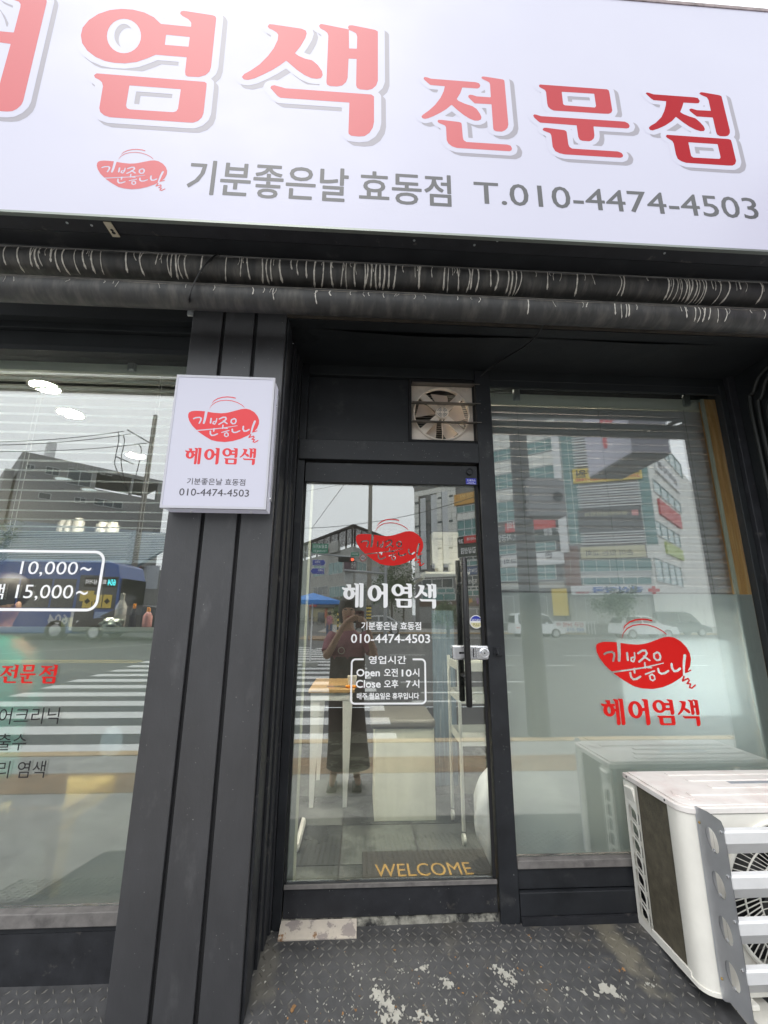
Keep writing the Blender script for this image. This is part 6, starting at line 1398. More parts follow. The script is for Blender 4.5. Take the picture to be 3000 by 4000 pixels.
wire('overhead_wire', 'thin overhead wire in the top left corner of the door glass', [mr(1190, 1920, 26), mr(1400, 1880, 26)], .010)
wire('overhead_wire', 'thin overhead wire passing behind the dispenser in the door glass', [mr(1655, 2118, 30), mr(1900, 2150, 30)], .010)
SP, q = upole('signal_pole', 'grey traffic signal pole with a horizontal arm right of the utility pole in the door', 'signal pole', 1506, 2205, 27, .11, m=PST)
B().tube([mr(1515, 2241, 27), mr(1345, 2228, 27)], .07, 10).obj('arm', PST, SP, smooth=True)
b = B(); c0, c1 = mr(1453, 2215, 27), mr(1481, 2240, 27)
B().box(c0.x, c1.x, c0.y, c0.y + .05, c1.z, c0.z).obj('sign_plate', PST, SP)
GA = thing('signal_gantry', 'horizontal signal arm with green street name board and speed limit disc', 'traffic signal', tuple(mr(1215, 2300, 24)))
B().tube([mr(1130, 2152, 24), mr(1405, 2180, 24)], .05, 10).obj('arm', PST, GA, smooth=True)
q0 = mr(1130, 2300, 24); g = gz(q0.x, q0.y); B().lathe((q0.x, q0.y, g), (0, 0, 1), [(0, .12), (mr(1130, 2120, 24).z - g, .10)], 14).obj('post', PST, GA, smooth=True)
def board(px0, py0, px1, py1, T, m, name, parent, txts=(), tm=None, gl=GL):
    a, c = mr(px0, (py0 + py1) / 2, T, gl), mr(px1, (py0 + py1) / 2, T, gl); zt_, zb2 = mr((px0 + px1) / 2, py0, T, gl).z, mr((px0 + px1) / 2, py1, T, gl).z; y = a.y
    o = B().box(a.x, c.x, y, y + .04, zb2, zt_).obj(name, m, parent); e = min((zt_ - zb2), c.x - a.x) * .05
    for tx, u0, v0, u1, v1, tm_ in txts:
        A_, F_ = text2d(tx, .015); me = bpy.data.meshes.new('lettering'); W_, H_ = c.x - a.x, zt_ - zb2
        me.from_pydata([(a.x + W_ * (1 - u0) - x_ * W_ * (u1 - u0), y + .043, zb2 + H_ * (v0 + y_ * (v1 - v0))) for x_, y_ in A_], [], F_); me.materials.append(tm_); link(bpy.data.objects.new('lettering', me), o if parent else o)
    return o
board(1219, 2124, 1282, 2162, 24, GRN, 'name_board', GA, [('효동네거리', .06, .5, .94, .9, WHT), ('Hyo-dong Jct', .1, .1, .9, .38, WHT)])
board(1371, 2158, 1402, 2173, 23.9, GRN, 'small_board', GA, [('중앙로', .1, .3, .9, .8, WHT)])
c_ = mr(1418, 2180, 24); b = B().lathe((c_.x, c_.y + .02, c_.z), (0, 1, 0), [(0, .19), (.02, .19)], 28); sg_ = b.obj('speed_disc', RED, GA); B().lathe((c_.x, c_.y + .041, c_.z), (0, 1, 0), [(0, .145), (.002, .145)], 28).obj('disc_face', WHT, sg_)
A_, F_ = text2d('50', .03); me = bpy.data.meshes.new('lettering'); me.from_pydata([(c_.x + .11 - x_ * .22, c_.y + .046, c_.z - .075 + y_ * .15) for x_, y_ in A_], [], F_); me.materials.append(VBLK); link(bpy.data.objects.new('lettering', me), sg_)
c0, c1 = mr(1322, 2178, 24), mr(1384, 2194, 24); tl_ = B().box(c0.x, c1.x, c0.y - .1, c0.y + .08, c1.z - .02, c0.z + .02).obj('signal_head', DARK, GA, bevel=.03)
for i, m_ in enumerate((DARK, DARK, DARK, mat('red signal lamp', (.6, .05, .03), .4, emit=(1, .12, .05), estr=2.5))):
    B().lathe((c0.x + (c1.x - c0.x) * (.13 + .25 * i), c0.y + .081, (c0.z + c1.z) / 2), (0, 1, 0), [(0, .09), (.03, .085)], 16).obj('signal_lamp', m_, tl_)
for (x0, y0, x1, y1, t1, dr, lb) in ((1220, 2186, 1266, 2210, '보문로', 1, 'upper blue arrow street sign pointing right in the mirror'), (1220, 2219, 1267, 2243, '계족로', 0, 'lower blue arrow street sign pointing left in the mirror')):
    a, c = mr(x0, (y0 + y1) / 2, 22), mr(x1, (y0 + y1) / 2, 22); zt_, zb2 = mr(x0, y0, 22).z, mr(x0, y1, 22).z; zm = (zt_ + zb2) / 2; y = a.y; tip = .1
    poly = [(a.x, zb2), (c.x, zb2), (c.x + tip, zm), (c.x, zt_), (a.x, zt_)] if dr else [(a.x, zb2), (c.x, zb2), (c.x, zt_), (a.x, zt_), (a.x - tip, zm)]
    o = B().ext([(x, y, z) for x, z in poly], (0, .03, 0)).obj('street_sign', WHT); tag(o, lb, 'street sign', None)
    cx_, cz_ = (a.x + c.x) / 2, zm; B().ext([(cx_ + (x - cx_) * .95, y + .031, cz_ + (z - cz_) * .90) for x, z in poly], (0, .004, 0)).obj('face', BLU, o)
    A_, F_ = text2d(t1, .02); me = bpy.data.meshes.new('lettering'); me.from_pydata([(c.x - .25 * (c.x - a.x) * dr - .05 - x_ * (c.x - a.x) * .45, y + .037, zb2 + (zt_ - zb2) * (.45 + .38 * y_)) for x_, y_ in A_], [], F_); me.materials.append(WHT); link(bpy.data.objects.new('lettering', me), o)
    A_, F_ = text2d('Bomun-ro' if dr else 'Gyejok-ro', .0); me = bpy.data.meshes.new('lettering'); me.from_pydata([(c.x - .2 * (c.x - a.x) * dr - .05 - x_ * (c.x - a.x) * .5, y + .037, zb2 + (zt_ - zb2) * (.16 + .16 * y_)) for x_, y_ in A_], [], F_); me.materials.append(WHT); link(bpy.data.objects.new('lettering', me), o)
q = mr(1208, 2300, 22.05); B().lathe((q.x, q.y, gz(q.x, q.y)), (0, 0, 1), [(0, .05), (4.6, .045)], 12).obj('sign_post', PST, smooth=True); tag(bpy.data.objects['sign_post'], 'slim grey post carrying the two blue street signs', 'post')
# near pole with control box, mirrored behind the grey blind
NP, q = upole('near_pole', 'thick grey pole close to the kerb mirrored as a dark bar in the right window', 'pole', 2066, 1700, 6.2, .135, zt=6.5, m=mat('dark wrapped pole', (.05, .05, .05), .7, noise=.2))
k0, k1 = mr(2046, 1950, 6.1), mr(2190, 1950, 6.1); zt_, zb2 = mr(2110, 1878, 6.1).z, mr(2110, 2022, 6.1).z
CBX = B().box(q.x + .0, k1.x, k0.y - .16, k0.y + .16, zb2, zt_).obj('control_box', mat('grey steel cabinet', (.20, .20, .21), .5, noise=.06), NP, bevel=.02)
B().lathe((k1.x - .12, k0.y + .16, (zt_ + zb2) / 2), (0, 1, 0), [(0, .07), (.02, .07)], 20).obj('round_badge', DARK, CBX)
# utility pole mirrored in the left window
LP, q = upole('utility_pole', 'concrete utility pole with steel crossarms and looping cables mirrored in the left window', 'utility pole', 512, 1620, 25, .15, gl=YL)
def ml(px, py, T=25): return mr(px, py, T, YL)
b = B().tube([ml(498, 1679), ml(585, 1730)], .05, 6); b.obj('crossarm', PST, LP); B().tube([ml(452, 1783), ml(520, 1812)], .045, 6).obj('crossarm', PST, LP); B().tube([ml(525, 1735), ml(575, 1731)], .03, 6).obj('bracket', PST, LP)
for i, pts in enumerate(([ml(462, 1686), ml(464, 1720), ml(452, 1780), ml(450, 1820), ml(478, 1880), ml(495, 1910)], [ml(480, 1697), ml(486, 1725), ml(474, 1785), ml(476, 1830), ml(488, 1880), ml(498, 1915)], [ml(540, 1735), ml(552, 1755), ml(545, 1800), ml(530, 1860)])):
    B().tube(bend(pts), .028, 5).obj('drop_cable', CB, LP)
for pts, lb in (([ml(485, 1684), ml(-200, 1725, 22)], 'upper line wire from the mirrored pole in the left window'), ([ml(510, 1695), ml(-200, 1738, 22)], 'middle line wire from the mirrored pole in the left window'), ([ml(570, 1732), ml(-200, 1758, 22)], 'lowest line wire from the mirrored pole in the left window')): wire('line_wire', lb, sag(pts[0], pts[1], .25), .022)
# blue parasol
q = mr(1222, 2335, 14); g = gz(q.x, q.y)
UM = thing('street_parasol', 'bright blue street parasol mirrored at the left of the door', 'parasol', (q.x, q.y, g)); zt_ = mr(1215, 2318, 14).z; zb2 = mr(1215, 2352, 14).z
b = B(); n = 8; R_ = .88; b.v = [(q.x, q.y, zt_ + .02)] + [(q.x + R_ * math.cos(2 * math.pi * i / n), q.y + R_ * math.sin(2 * math.pi * i / n), zb2 + .05) for i in range(n)] + [(q.x + R_ * math.cos(2 * math.pi * i / n), q.y + R_ * math.sin(2 * math.pi * i / n), zb2 - .06) for i in range(n)]
for i in range(n): j = (i + 1) % n; b.f += [(0, 1 + i, 1 + j), (1 + i, 1 + n + i, 1 + n + j, 1 + j)]; b.mi += [0, 0]
b.obj('canopy', mat('blue parasol cloth', (.02, .20, .60), .6), UM, fix=False); B().tube([(q.x, q.y, g), (q.x, q.y, zt_)], .025, 8).obj('pole', WHT, UM)
for i in range(n): B().tube([(q.x, q.y, zt_ - .02), (q.x + R_ * .98 * math.cos(2 * math.pi * i / n), q.y + R_ * .98 * math.sin(2 * math.pi * i / n), zb2 + .03)], .008, 5).obj('rib', WHT, UM)
B().lathe((q.x, q.y, g), (0, 0, 1), [(0, .25), (.12, .25), (.14, .1)], 16).obj('base', GREY, UM)
# trees
LEAF = mat('tree leaves', (.07, .12, .045), .6, noise=.5, nscale=2.5, col2=(.12, .17, .07), mscale=1.5); BARK = mat('bark', (.12, .10, .08), .9, noise=.3, nscale=9)
def tree(label, px, T, pyt, w_, gl=GL, seed=1, trunk=True):
    q = mr(px, 2300, T, gl); g = gz(q.x, q.y); zt_ = mr(px, pyt, T, gl).z; r0 = np.random.default_rng(seed)
    root = thing('tree', label, 'tree', (q.x, q.y, g)); b = B(); h = zt_ - g
    b.tube([(q.x, q.y, g), (q.x + .05, q.y, g + h * .3), (q.x - .05, q.y + .05, g + h * .55)], [.13, .10, .05], 8)
    for k in range(6): a_ = k * 1.1 + seed; b.tube([(q.x, q.y, g + h * (.28 + .04 * k)), (q.x + w_ * .5 * math.cos(a_), q.y + w_ * .5 * math.sin(a_), g + h * (.55 + .05 * k))], [.05, .015], 6)
    b.obj('trunk', BARK, root); n = 2600
    cl = r0.normal(size=(30, 3)) * [.42, .42, .40]; cl /= np.maximum(1, np.linalg.norm(cl, axis=1))[:, None]
    idx = r0.integers(0, 30, n); c = cl[idx] + r0.normal(size=(n, 3)) * .16; c = c * [w_, w_, h * .36] + [q.x, q.y, g + h * .63]
    s_ = r0.uniform(.05, .11, n) * max(1, w_ / 2.0); d1 = r0.normal(size=(n, 3)); d1 /= np.linalg.norm(d1, axis=1)[:, None]; d2 = np.cross(d1, r0.normal(size=(n, 3))); d2 /= np.linalg.norm(d2, axis=1)[:, None]
    V = np.stack([c - d1 * s_[:, None], c + d2 * s_[:, None] * .6, c + d1 * s_[:, None], c - d2 * s_[:, None] * .6], 1).reshape(-1, 3)
    me = bpy.data.meshes.new('crown'); me.from_pydata(V.tolist(), [], [(4 * i, 4 * i + 1, 4 * i + 2, 4 * i + 3) for i in range(n)]); me.materials.append(LEAF); link(bpy.data.objects.new('crown', me), root)
tree('dense tree filling the gap between the two blocks right of the signal pole', 1575, 50, 2195, 3.0, seed=2); tree('tree crown directly behind the signal pole in the door mirror image', 1530, 52, 2225, 2.6, seed=3)
tree('small street tree between the parasol and the photographer', 1350, 42, 2330, 1.3, seed=4); tree('small street tree before the ground floor of the white tiled block', 1745, 30, 2335, 1.0, seed=5)
tree('street tree in front of the pharmacy sign in the right window', 2405, 30, 2285, 1.5, seed=6); tree('leafy tree at the left edge of the left window', 25, 30, 1985, 2.0, gl=YL, seed=7)

# ---- vehicles
TYRE = mat('tyre', (.02, .02, .02), .8); RIM = mat('wheel rim', (.45, .45, .46), .35, .7); CGL = mat('car glass', (.02, .025, .03), .08, spec=.9); LENS = mat('headlamp lens', (.7, .7, .7), .15); TAIL = mat('tail lamp', (.5, .02, .02), .3)
def car(name, label, cat, c, L_, H_, W_, colr, kind='hatch', face=1, gloss=.3):
    """side profile car along X; face = +1 nose to +X"""
    root = thing(name, label, cat, (0, 0, 0)); paint = mat('paint of ' + name, colr, gloss, coat=.6); y0, y1 = -W_ / 2, W_ / 2
    body = {'hatch': [(0, .30), (0, .62), (.02, .95), (.55, .98), (.78, .90), (.95, .74), (1, .55), (1, .30)], 'van': [(0, .28), (0, .7), (.01, 1.0), (.62, 1.0), (.86, .82), (.98, .62), (1, .30)], 'sedan': [(0, .30), (0, .75), (.03, .95), (.20, .98), (.66, .96), (.95, .80), (1, .6), (1, .30)]}[kind]
    roof = {'hatch': [(.03, .95), (.09, 1.42), (.18, 1.5), (.48, 1.5), (.60, 1.36), (.74, .93)], 'van': [(.01, 1.0), (.03, 1.7), (.10, 1.78), (.58, 1.78), (.68, 1.62), (.82, .90)], 'sedan': [(.13, .97), (.28, 1.36), (.40, 1.44), (.55, 1.42), (.64, 1.30), (.78, .93)]}[kind]
    sc = H_ / max(p[1] for p in roof)
    fx = lambda t: (t - .5) * L_ * face
    def loft(prof, w_lo, w_hi, zlo, zhi, nm, m_, inset=0):
        b = B(); n = len(prof); 
        for s_ in (-1, 1):
            for t, z in prof: wz = w_lo + (w_hi - w_lo) * min(max((z - zlo) / (zhi - zlo), 0), 1); b.v.append((fx(t), s_ * wz / 2, z * sc))
        b.f = [tuple(range(n)), tuple(reversed(range(n, 2 * n)))] + [(i, (i + 1) % n, n + (i + 1) % n, n + i) for i in range(n)]; b.mi = [0] * len(b.f); return b.obj(nm, m_, root, bevel=.03)
    loft(body, W_, W_ * .96, .3, 1.0, 'body', paint); loft(roof, W_ * .95, W_ * .72, .95, roof[2][1], 'cabin', paint)
    # side glass and screens
    zr_ = roof[2][1]
    def at(t, z, s_, off=.012):
        wz = W_ * .95 + (W_ * .72 - W_ * .95) * (z - .95) / (zr_ - .95); return (fx(t), s_ * (wz / 2 + off), z * sc)
    g_ = [(roof[0][0] + .07, 1.02), (roof[1][0] + .06, zr_ - .10), (roof[3][0] - .01, zr_ - .10), (roof[4][0] + .0, zr_ - .20), (roof[5][0] - .05, 1.02)]
    tm_ = (g_[0][0] + g_[4][0]) / 2
    for s_ in (-1, 1):
        for part in (0, 1):
            if part == 0: pl = [g_[0], g_[1], (tm_ - .015, zr_ - .10), (tm_ - .015, 1.02)]
            else: pl = [(tm_ + .015, 1.02), (tm_ + .015, zr_ - .10), g_[2], g_[3], g_[4]]
            B().ext([at(t, z, s_) for t, z in pl], (0, -s_ * .01, 0)).obj('side_window', CGL, root)
        for t in (.06, .94):
            b = B(); x0, x1 = sorted((fx(t - .04), fx(t + .04))); b.box(x0, x1, s_ * W_ * .47 - .03, s_ * W_ * .47 + .03, .62 * sc, .78 * sc); b.obj('headlight' if t > .5 else 'tail_light', LENS if t > .5 else TAIL, root, bevel=.02)
    for (t0, z0), (t1, z1), w0 in ((roof[4], roof[5], 1), (roof[0], roof[1], 1)):
        wa = (W_ * .72 + (W_ * .23) * (1 - (z0 - .95) / (zr_ - .95))) / 2 - .1; wb = (W_ * .72 + (W_ * .23) * (1 - (z1 - .95) / (zr_ - .95))) / 2 - .1; e = (.012 if t1 > .4 else -.012) * 1
        ta, tb = t0 + (t1 - t0) * .1, t0 + (t1 - t0) * .85; za_, zb2 = z0 + (z1 - z0) * .1, z0 + (z1 - z0) * .85
        B().add([(fx(ta + e), -wa, za_ * sc + .01), (fx(ta + e), wa, za_ * sc + .01), (fx(tb + e), wb, zb2 * sc + .01), (fx(tb + e), -wb, zb2 * sc + .01), (fx(ta), -wa, za_ * sc), (fx(ta), wa, za_ * sc), (fx(tb), wb, zb2 * sc), (fx(tb), -wb, zb2 * sc)], [(0, 1, 2, 3), (7, 6, 5, 4), (0, 4, 5, 1), (1, 5, 6, 2), (2, 6, 7, 3), (3, 7, 4, 0)]).obj('windscreen', CGL, root)
    for t in (.19, .80):
        for s_ in (-1, 1):
            w_ = B().lathe((fx(t), s_ * (W_ / 2 - .19), .31), (0, s_, 0), [(0, .2), (0, .31), (.03, .32), (.19, .32), (.215, .29), (.2, .22), (.2, .01)], 24).obj('wheel', TYRE, root, smooth=True); B().lathe((fx(t), s_ * (W_ / 2 + .012), .31), (0, s_, 0), [(0, .21), (.012, .21), (.004, .16), (.004, .05), (.02, .04)], 20).obj('rim', RIM, w_, smooth=True)
    for s_ in (-1, 1): B().box(min(fx(.60), fx(.64)), max(fx(.60), fx(.64)), s_ * W_ * .53 - .07, s_ * W_ * .53 + .07, 1.0 * sc, 1.12 * sc).obj('mirror', paint, root, bevel=.02)
    root.location = c; return root
def ground_at(px, T, gl=GL): q = mr(px, 2400, T, gl); return Vector((q.x, q.y, gz(q.x, q.y)))
car('white_van', 'white compact van mirrored behind the dark pole in the right window', 'van', ground_at(2090, 31), 3.6, 1.66, 1.6, (.72, .73, .74), 'van', 1)
car('white_hatchback', 'white hatchback mirrored above the red emblem in the right window', 'car', ground_at(2503, 30), 4.1, 1.55, 1.65, (.70, .71, .72), 'hatch', 1)
car('dark_van', 'dark van mirrored beyond the white hatchback at the right', 'van', ground_at(2640, 34), 4.4, 1.85, 1.7, (.03, .045, .05), 'van', 1)
car('black_sedan', 'black sedan mirrored beside the pillar in the left window, in front of the bus', 'car', ground_at(545, 20.5, YL) + Vector((0, 0, .02)), 4.6, 1.45, 1.8, (.015, .016, .018), 'sedan', -1)
car('silver_sedan', 'pale silver car mirrored beyond the photographer, behind the utility pole', 'car', ground_at(1470, 34), 4.4, 1.45, 1.75, (.35, .36, .36), 'sedan', -1)
# city bus
q = mr(-40, 2400, 20, YL); xf = mr(462, 2330, 20, YL).x; g = gz(xf - 3, q.y) - .0; zt_ = mr(200, 2188, 20, YL).z; g = mr(200, 2505, 20, YL).z
BS = thing('city_bus', 'blue city bus on route 604 mirrored behind the white price lettering', 'bus', (xf - 5, q.y, g))
BP = mat('bus blue paint', (.03, .095, .33), .3, coat=.5); L_, W_ = 9.5, 2.4; yB0, yB1 = q.y - W_, q.y
prof = [(0, .28), (0, 2.5), (.03, 2.95), (.10, 3.08), (.93, 3.08), (.975, 2.95), (.995, 2.4), (1, 1.2), (1, .28)]; Hs = (zt_ - g) / 3.08
b = B(); n = len(prof)
for y in (yB0, yB1):
    for t, z in prof: b.v.append((xf - L_ * (1 - t), y, g + z * Hs))
b.f = [tuple(range(n)), tuple(reversed(range(n, 2 * n)))] + [(i, (i + 1) % n, n + (i + 1) % n, n + i) for i in range(n)]; b.mi = [0] * len(b.f); b.obj('body', BP, BS, bevel=.06)
X = lambda t: xf - L_ * (1 - t)
for i, (t0, t1) in enumerate(((.10, .24), (.25, .39), (.40, .54), (.55, .69), (.70, .80))): B().box(X(t0), X(t1), yB1 + .001, yB1 + .02, g + 1.25 * Hs, g + 2.35 * Hs).obj('side_window', CGL, BS)
dr = B().box(X(.815), X(.90), yB1 + .001, yB1 + .03, g + .4 * Hs, g + 2.5 * Hs).obj('door', CGL, BS); B().box(X(.815) + .12, X(.90) - .1, yB1 + .031, yB1 + .04, g + 1.5 * Hs, g + 1.9 * Hs).obj('notice', YEL, dr)
B().box(X(.905), X(.99), yB1 + .001, yB1 + .03, g + 1.2 * Hs, g + 2.45 * Hs).obj('cab_window', CGL, BS)
B().box(xf + .001, xf + .03, yB0 + .12, yB1 - .12, g + 1.1 * Hs, g + 2.4 * Hs).obj('windscreen', CGL, BS)
LED = mat('lit cyan route display', (.0, .3, .3), .5, emit=(.1, .85, .9), estr=2.2)
dsp = B().box(X(.84), X(.985), yB1 + .031, yB1 + .05, g + 2.05 * Hs, g + 2.4 * Hs).obj('route_display', DARK, BS)
def btext(s, x0, x1, z0, z1, y, m, par, bold=.02):
    A_, F_ = text2d(s, bold); me = bpy.data.meshes.new('lettering'); me.from_pydata([(x1 - a * (x1 - x0), y, z0 + c * (z1 - z0)) for a, c in A_], [], F_); me.materials.append(m); link(bpy.data.objects.new('lettering', me), par)
btext('604', X(.945), X(.982), g + 2.1 * Hs, g + 2.36 * Hs, yB1 + .054, LED, dsp); btext('효동 삼거리', X(.845), X(.94), g + 2.15 * Hs, g + 2.34 * Hs, yB1 + .054, mat('lit white display', (.5, .5, .5), .5, emit=(.8, .8, .8), estr=1), dsp)
btext('604', X(.70), X(.79), g + .62 * Hs, g + 1.0 * Hs, yB1 + .012, WHT, BS); B().box(X(.80), X(.812), yB1 + .001, yB1 + .01, g + .4 * Hs, g + 1.1 * Hs).obj('notice', WHT, BS)
for i in range(3): 
    t = .845 + i * .045; B().box(X(t), X(t + .04), yB1 + .041 + .001 * i, yB1 + .05 + .001 * i, g + 1.25 * Hs, g + 1.75 * Hs).obj('warning_panel', YEL, BS); km, zm = (X(t) + X(t + .04)) / 2, g + 1.5 * Hs; B().ext([(km - .13, yB1 + .056, zm), (km, yB1 + .056, zm - .13), (km + .13, yB1 + .056, zm), (km, yB1 + .056, zm + .13)], (0, .004, 0)).obj('diamond', DARK, BS)
B().box(X(.905), X(.995), yB1 + .001, yB1 + .012, g + .45 * Hs, g + 1.1 * Hs).obj('notice_board', mat('pale blue notice', (.35, .45, .65), .5), BS)
for t in (.2, .80 - .06):
    w_ = B().lathe((X(t), yB1 - .25, g + .45), (0, 1, 0), [(0, .2), (0, .45), (.25, .45), (.27, .42), (.25, .25), (.25, .01)], 24).obj('wheel', TYRE, BS); B().lathe((X(t), yB1 + .015, g + .45), (0, 1, 0), [(0, .25), (.01, .2), (.01, .02)], 20).obj('rim', RIM, w_)
# banner on the far railing, bicycles
RL = thing('roadside_railing', 'white roadside railing with a promotional banner beyond the white cars', 'railing', tuple(ground_at(2230, 34)))
for i in range(14): p0 = mr(2160 + i * 12, 2400, 34); B().box(p0.x, p0.x + .05, p0.y, p0.y + .05, STREET + .1, STREET + 1.05).obj('rail_post', WHT, RL)
a, c = mr(2160, 2400, 34), mr(2325, 2400, 34); B().box(a.x, c.x, a.y - .05, a.y - .001, STREET + 1.0, STREET + 1.06).obj('rail', WHT, RL)
bn = board(2166, 2427, 2287, 2470, 33.8, WHT, 'banner', RL, [('신규 34평 아', .05, .5, .95, .92, REDTX), ('문의', .05, .1, .6, .38, BLTX)])
def bicycle(px, label, T=50):
    g_ = ground_at(px, T); root = thing('bicycle', label, 'bicycle', tuple(g_)); m_ = CB; x, y, z = g_
    for s_ in (-.52, .52):
        w_ = B().tube([(x + s_ + .33 * math.cos(2 * math.pi * i / 20), y, z + .33 + .33 * math.sin(2 * math.pi * i / 20)) for i in range(21)], .022, 6, cap=False).obj('wheel', TYRE, root)
        b = B()
        for i in range(8): a_ = math.pi * i / 8; b.tube([(x + s_ - .32 * math.cos(a_), y, z + .33 - .32 * math.sin(a_)), (x + s_ + .32 * math.cos(a_), y, z + .33 + .32 * math.sin(a_))], .004, 4)
        b.obj('spokes', PST, w_, kind='stuff')
    b = B(); P_ = lambda u, v: (x + u, y, z + v)
    for a_, c_ in ((P_(-.52, .33), P_(-.05, .33)), (P_(-.05, .33), P_(-.18, .85)), (P_(-.16, .78), P_(.35, .80)), (P_(-.05, .33), P_(.37, .72)), (P_(-.52, .33), P_(-.16, .78)), (P_(.52, .33), P_(.34, .95))): b.tube([a_, c_], .022, 6)
    b.obj('frame', mat('bicycle frame paint', (.12, .12, .13), .4) if 'bicycle frame paint' not in MATS else MATS['bicycle frame paint'], root); B().box(x - .30, x - .06, y - .07, y + .07, z + .85, z + .90).obj('saddle', TYRE, root, bevel=.02); B().tube([(x + .34, y - .25, z + .97), (x + .34, y + .25, z + .97)], .018, 6).obj('handlebar', CB, root)
bicycle(1200, 'parked bicycle at the left edge of the door glass, under the parasol'); bicycle(1232, 'parked bicycle right of the other one, in front of the cream shopfront')
# pole with yellow and black bands next to the pedestrian
BP_, q = upole('banded_bollard_post', 'slim black and yellow banded post between pedestrian and photographer', 'post', 1324, 2390, 24, .045, m=VBLK)
for i in range(4): z = mr(1324, 2395 + i * 22, 24).z; B().lathe((q.x, q.y, z - .12), (0, 0, 1), [(0, .055), (.12, .055)], 12).obj('band', YEL, BP_)
# projecting sign on the corner of our own facade, seen only in the right window
PJ = thing('projecting_sign', 'white projecting sign with a red letter mirrored in the top of the right window', 'sign', (2.15, 1.03, 1.18))
B().box(2.0, 2.3, .72, 1.335, 1.18, 2.1).obj('sign_box', SIGNW2, PJ, bevel=.004); B().box(2.005, 2.295, .725, 1.33, 1.165, 1.179).obj('underside', mat('grey underside', (.16, .16, .16), .6), PJ)
vs, fs = gnorm('색'); me = bpy.data.meshes.new('letter'); me.from_pydata([(1.9985, 1.28 - x * .30, 1.33 + z * .36) for x, z in vs], [], fs); me.materials.append(SIGNR2); link(bpy.data.objects.new('letter', me), PJ)

# ================================================================== people
def skin(name, joints, edges, m, parent, root=0, sub=2, clip=None):
    me = bpy.data.meshes.new(name); me.from_pydata([j[:3] for j in joints], edges, []); o = bpy.data.objects.new(name, me); COL.objects.link(o)
    md = o.modifiers.new('skin', 'SKIN'); md.use_smooth_shade = True
    for i, j in enumerate(joints): v = me.skin_vertices[0].data[i]; v.radius = (j[3], j[4] if len(j) > 4 else j[3]); v.use_root = i == root
    s_ = o.modifiers.new('sub', 'SUBSURF'); s_.levels = sub; s_.render_levels = sub
    dg = bpy.context.evaluated_depsgraph_get(); dg.update(); m2 = bpy.data.meshes.new_from_object(o.evaluated_get(dg)); m2.name = name
    bpy.data.objects.remove(o); m2.materials.clear(); m2.materials.append(m); m2.polygons.foreach_set('use_smooth', [True] * len(m2.polygons)); o = bpy.data.objects.new(name, m2); return link(o, parent)
def ell3(name, c, r, m, parent, n=24, squash=None):
    b = B(); prof = [(-math.cos(math.pi * i / 16) * r[2], math.sin(math.pi * i / 16)) for i in range(17)]; k = 0
    for h, s_ in prof:
        for j in range(n):
            a_ = 2 * math.pi * j / n; x, y = r[0] * s_ * math.cos(a_), r[1] * s_ * math.sin(a_); b.v.append((c[0] + x, c[1] + y, c[2] + h))
    for i in range(16):
        for j in range(n): b.f.append((i * n + j, i * n + (j + 1) % n, (i + 1) * n + (j + 1) % n, (i + 1) * n + j)); b.mi.append(0)
    return b.obj(name, m, parent, smooth=True)
SKN = mat('skin', (.42, .25, .17), .5, noise=.05); HAIR = mat('dark hair', (.02, .015, .013), .5, noise=.2, nscale=60); MAUVE = mat('mauve knit', (.28, .10, .13), .8, noise=.1, nscale=40); SKIRT = mat('dark brown skirt cloth', (.055, .04, .035), .85, noise=.2, nscale=14)
def loftc(name, secs, m, parent, n=28, wav=0):
    b = B()
    for k, (c, rx, ry) in enumerate(secs):
        for j in range(n): a_ = 2 * math.pi * j / n; w_ = 1 + wav * math.sin(a_ * 7) * k / len(secs); b.v.append((c[0] + rx * w_ * math.cos(a_), c[1] + ry * w_ * math.sin(a_), c[2]))
    for i in range(len(secs) - 1):
        for j in range(n): b.f.append((i * n + j, i * n + (j + 1) % n, (i + 1) * n + (j + 1) % n, (i + 1) * n + j)); b.mi.append(0)
    b.f += [tuple(reversed(range(n))), tuple((len(secs) - 1) * n + j for j in range(n))]; b.mi += [0, 0]; return b.obj(name, m, parent, smooth=True, fix=True)
# the photographer, standing behind the camera and mirrored in the door
hx, hy = -.115, -.34; G0 = STREET + .012
PH = thing('person', 'woman in a mauve top and long dark skirt holding up a phone', 'person', (hx, hy, G0))
J = [(hx, hy, -.66, .12, .10), (hx, hy, -.45, .125, .10), (hx, hy + .01, -.27, .14, .09), (hx, hy + .02, -.19, .055), (hx - .005, hy + .05, -.09, .052), (hx, hy + .06, .0, .082, .095), (hx, hy + .055, .07, .078, .09),
     (hx - .165, hy + .01, -.235, .052), (hx - .21, hy + .14, -.43, .042), (hx - .03, hy + .30, -.10, .026), (hx + .03, hy + .33, -.05, .024, .03),
     (hx + .165, hy + .01, -.235, .052), (hx + .27, hy + .13, -.43, .042), (hx + .19, hy + .30, -.13, .026), (hx + .16, hy + .33, -.06, .024, .03),
     (hx - .08, hy, -.72, .09), (hx - .10, hy + .03, -1.10, .062), (hx - .11, hy, -1.50, .038), (hx - .12, hy + .11, -1.56, .034, .028), (hx + .08, hy, -.72, .09), (hx + .10, hy + .03, -1.10, .062), (hx + .11, hy - .02, -1.50, .038), (hx + .13, hy + .09, -1.56, .034, .028)]
E_ = [(0, 1), (1, 2), (2, 3), (3, 4), (4, 5), (5, 6), (2, 7), (7, 8), (8, 9), (9, 10), (2, 11), (11, 12), (12, 13), (13, 14), (0, 15), (15, 16), (16, 17), (17, 18), (0, 19), (19, 20), (20, 21), (21, 22)]
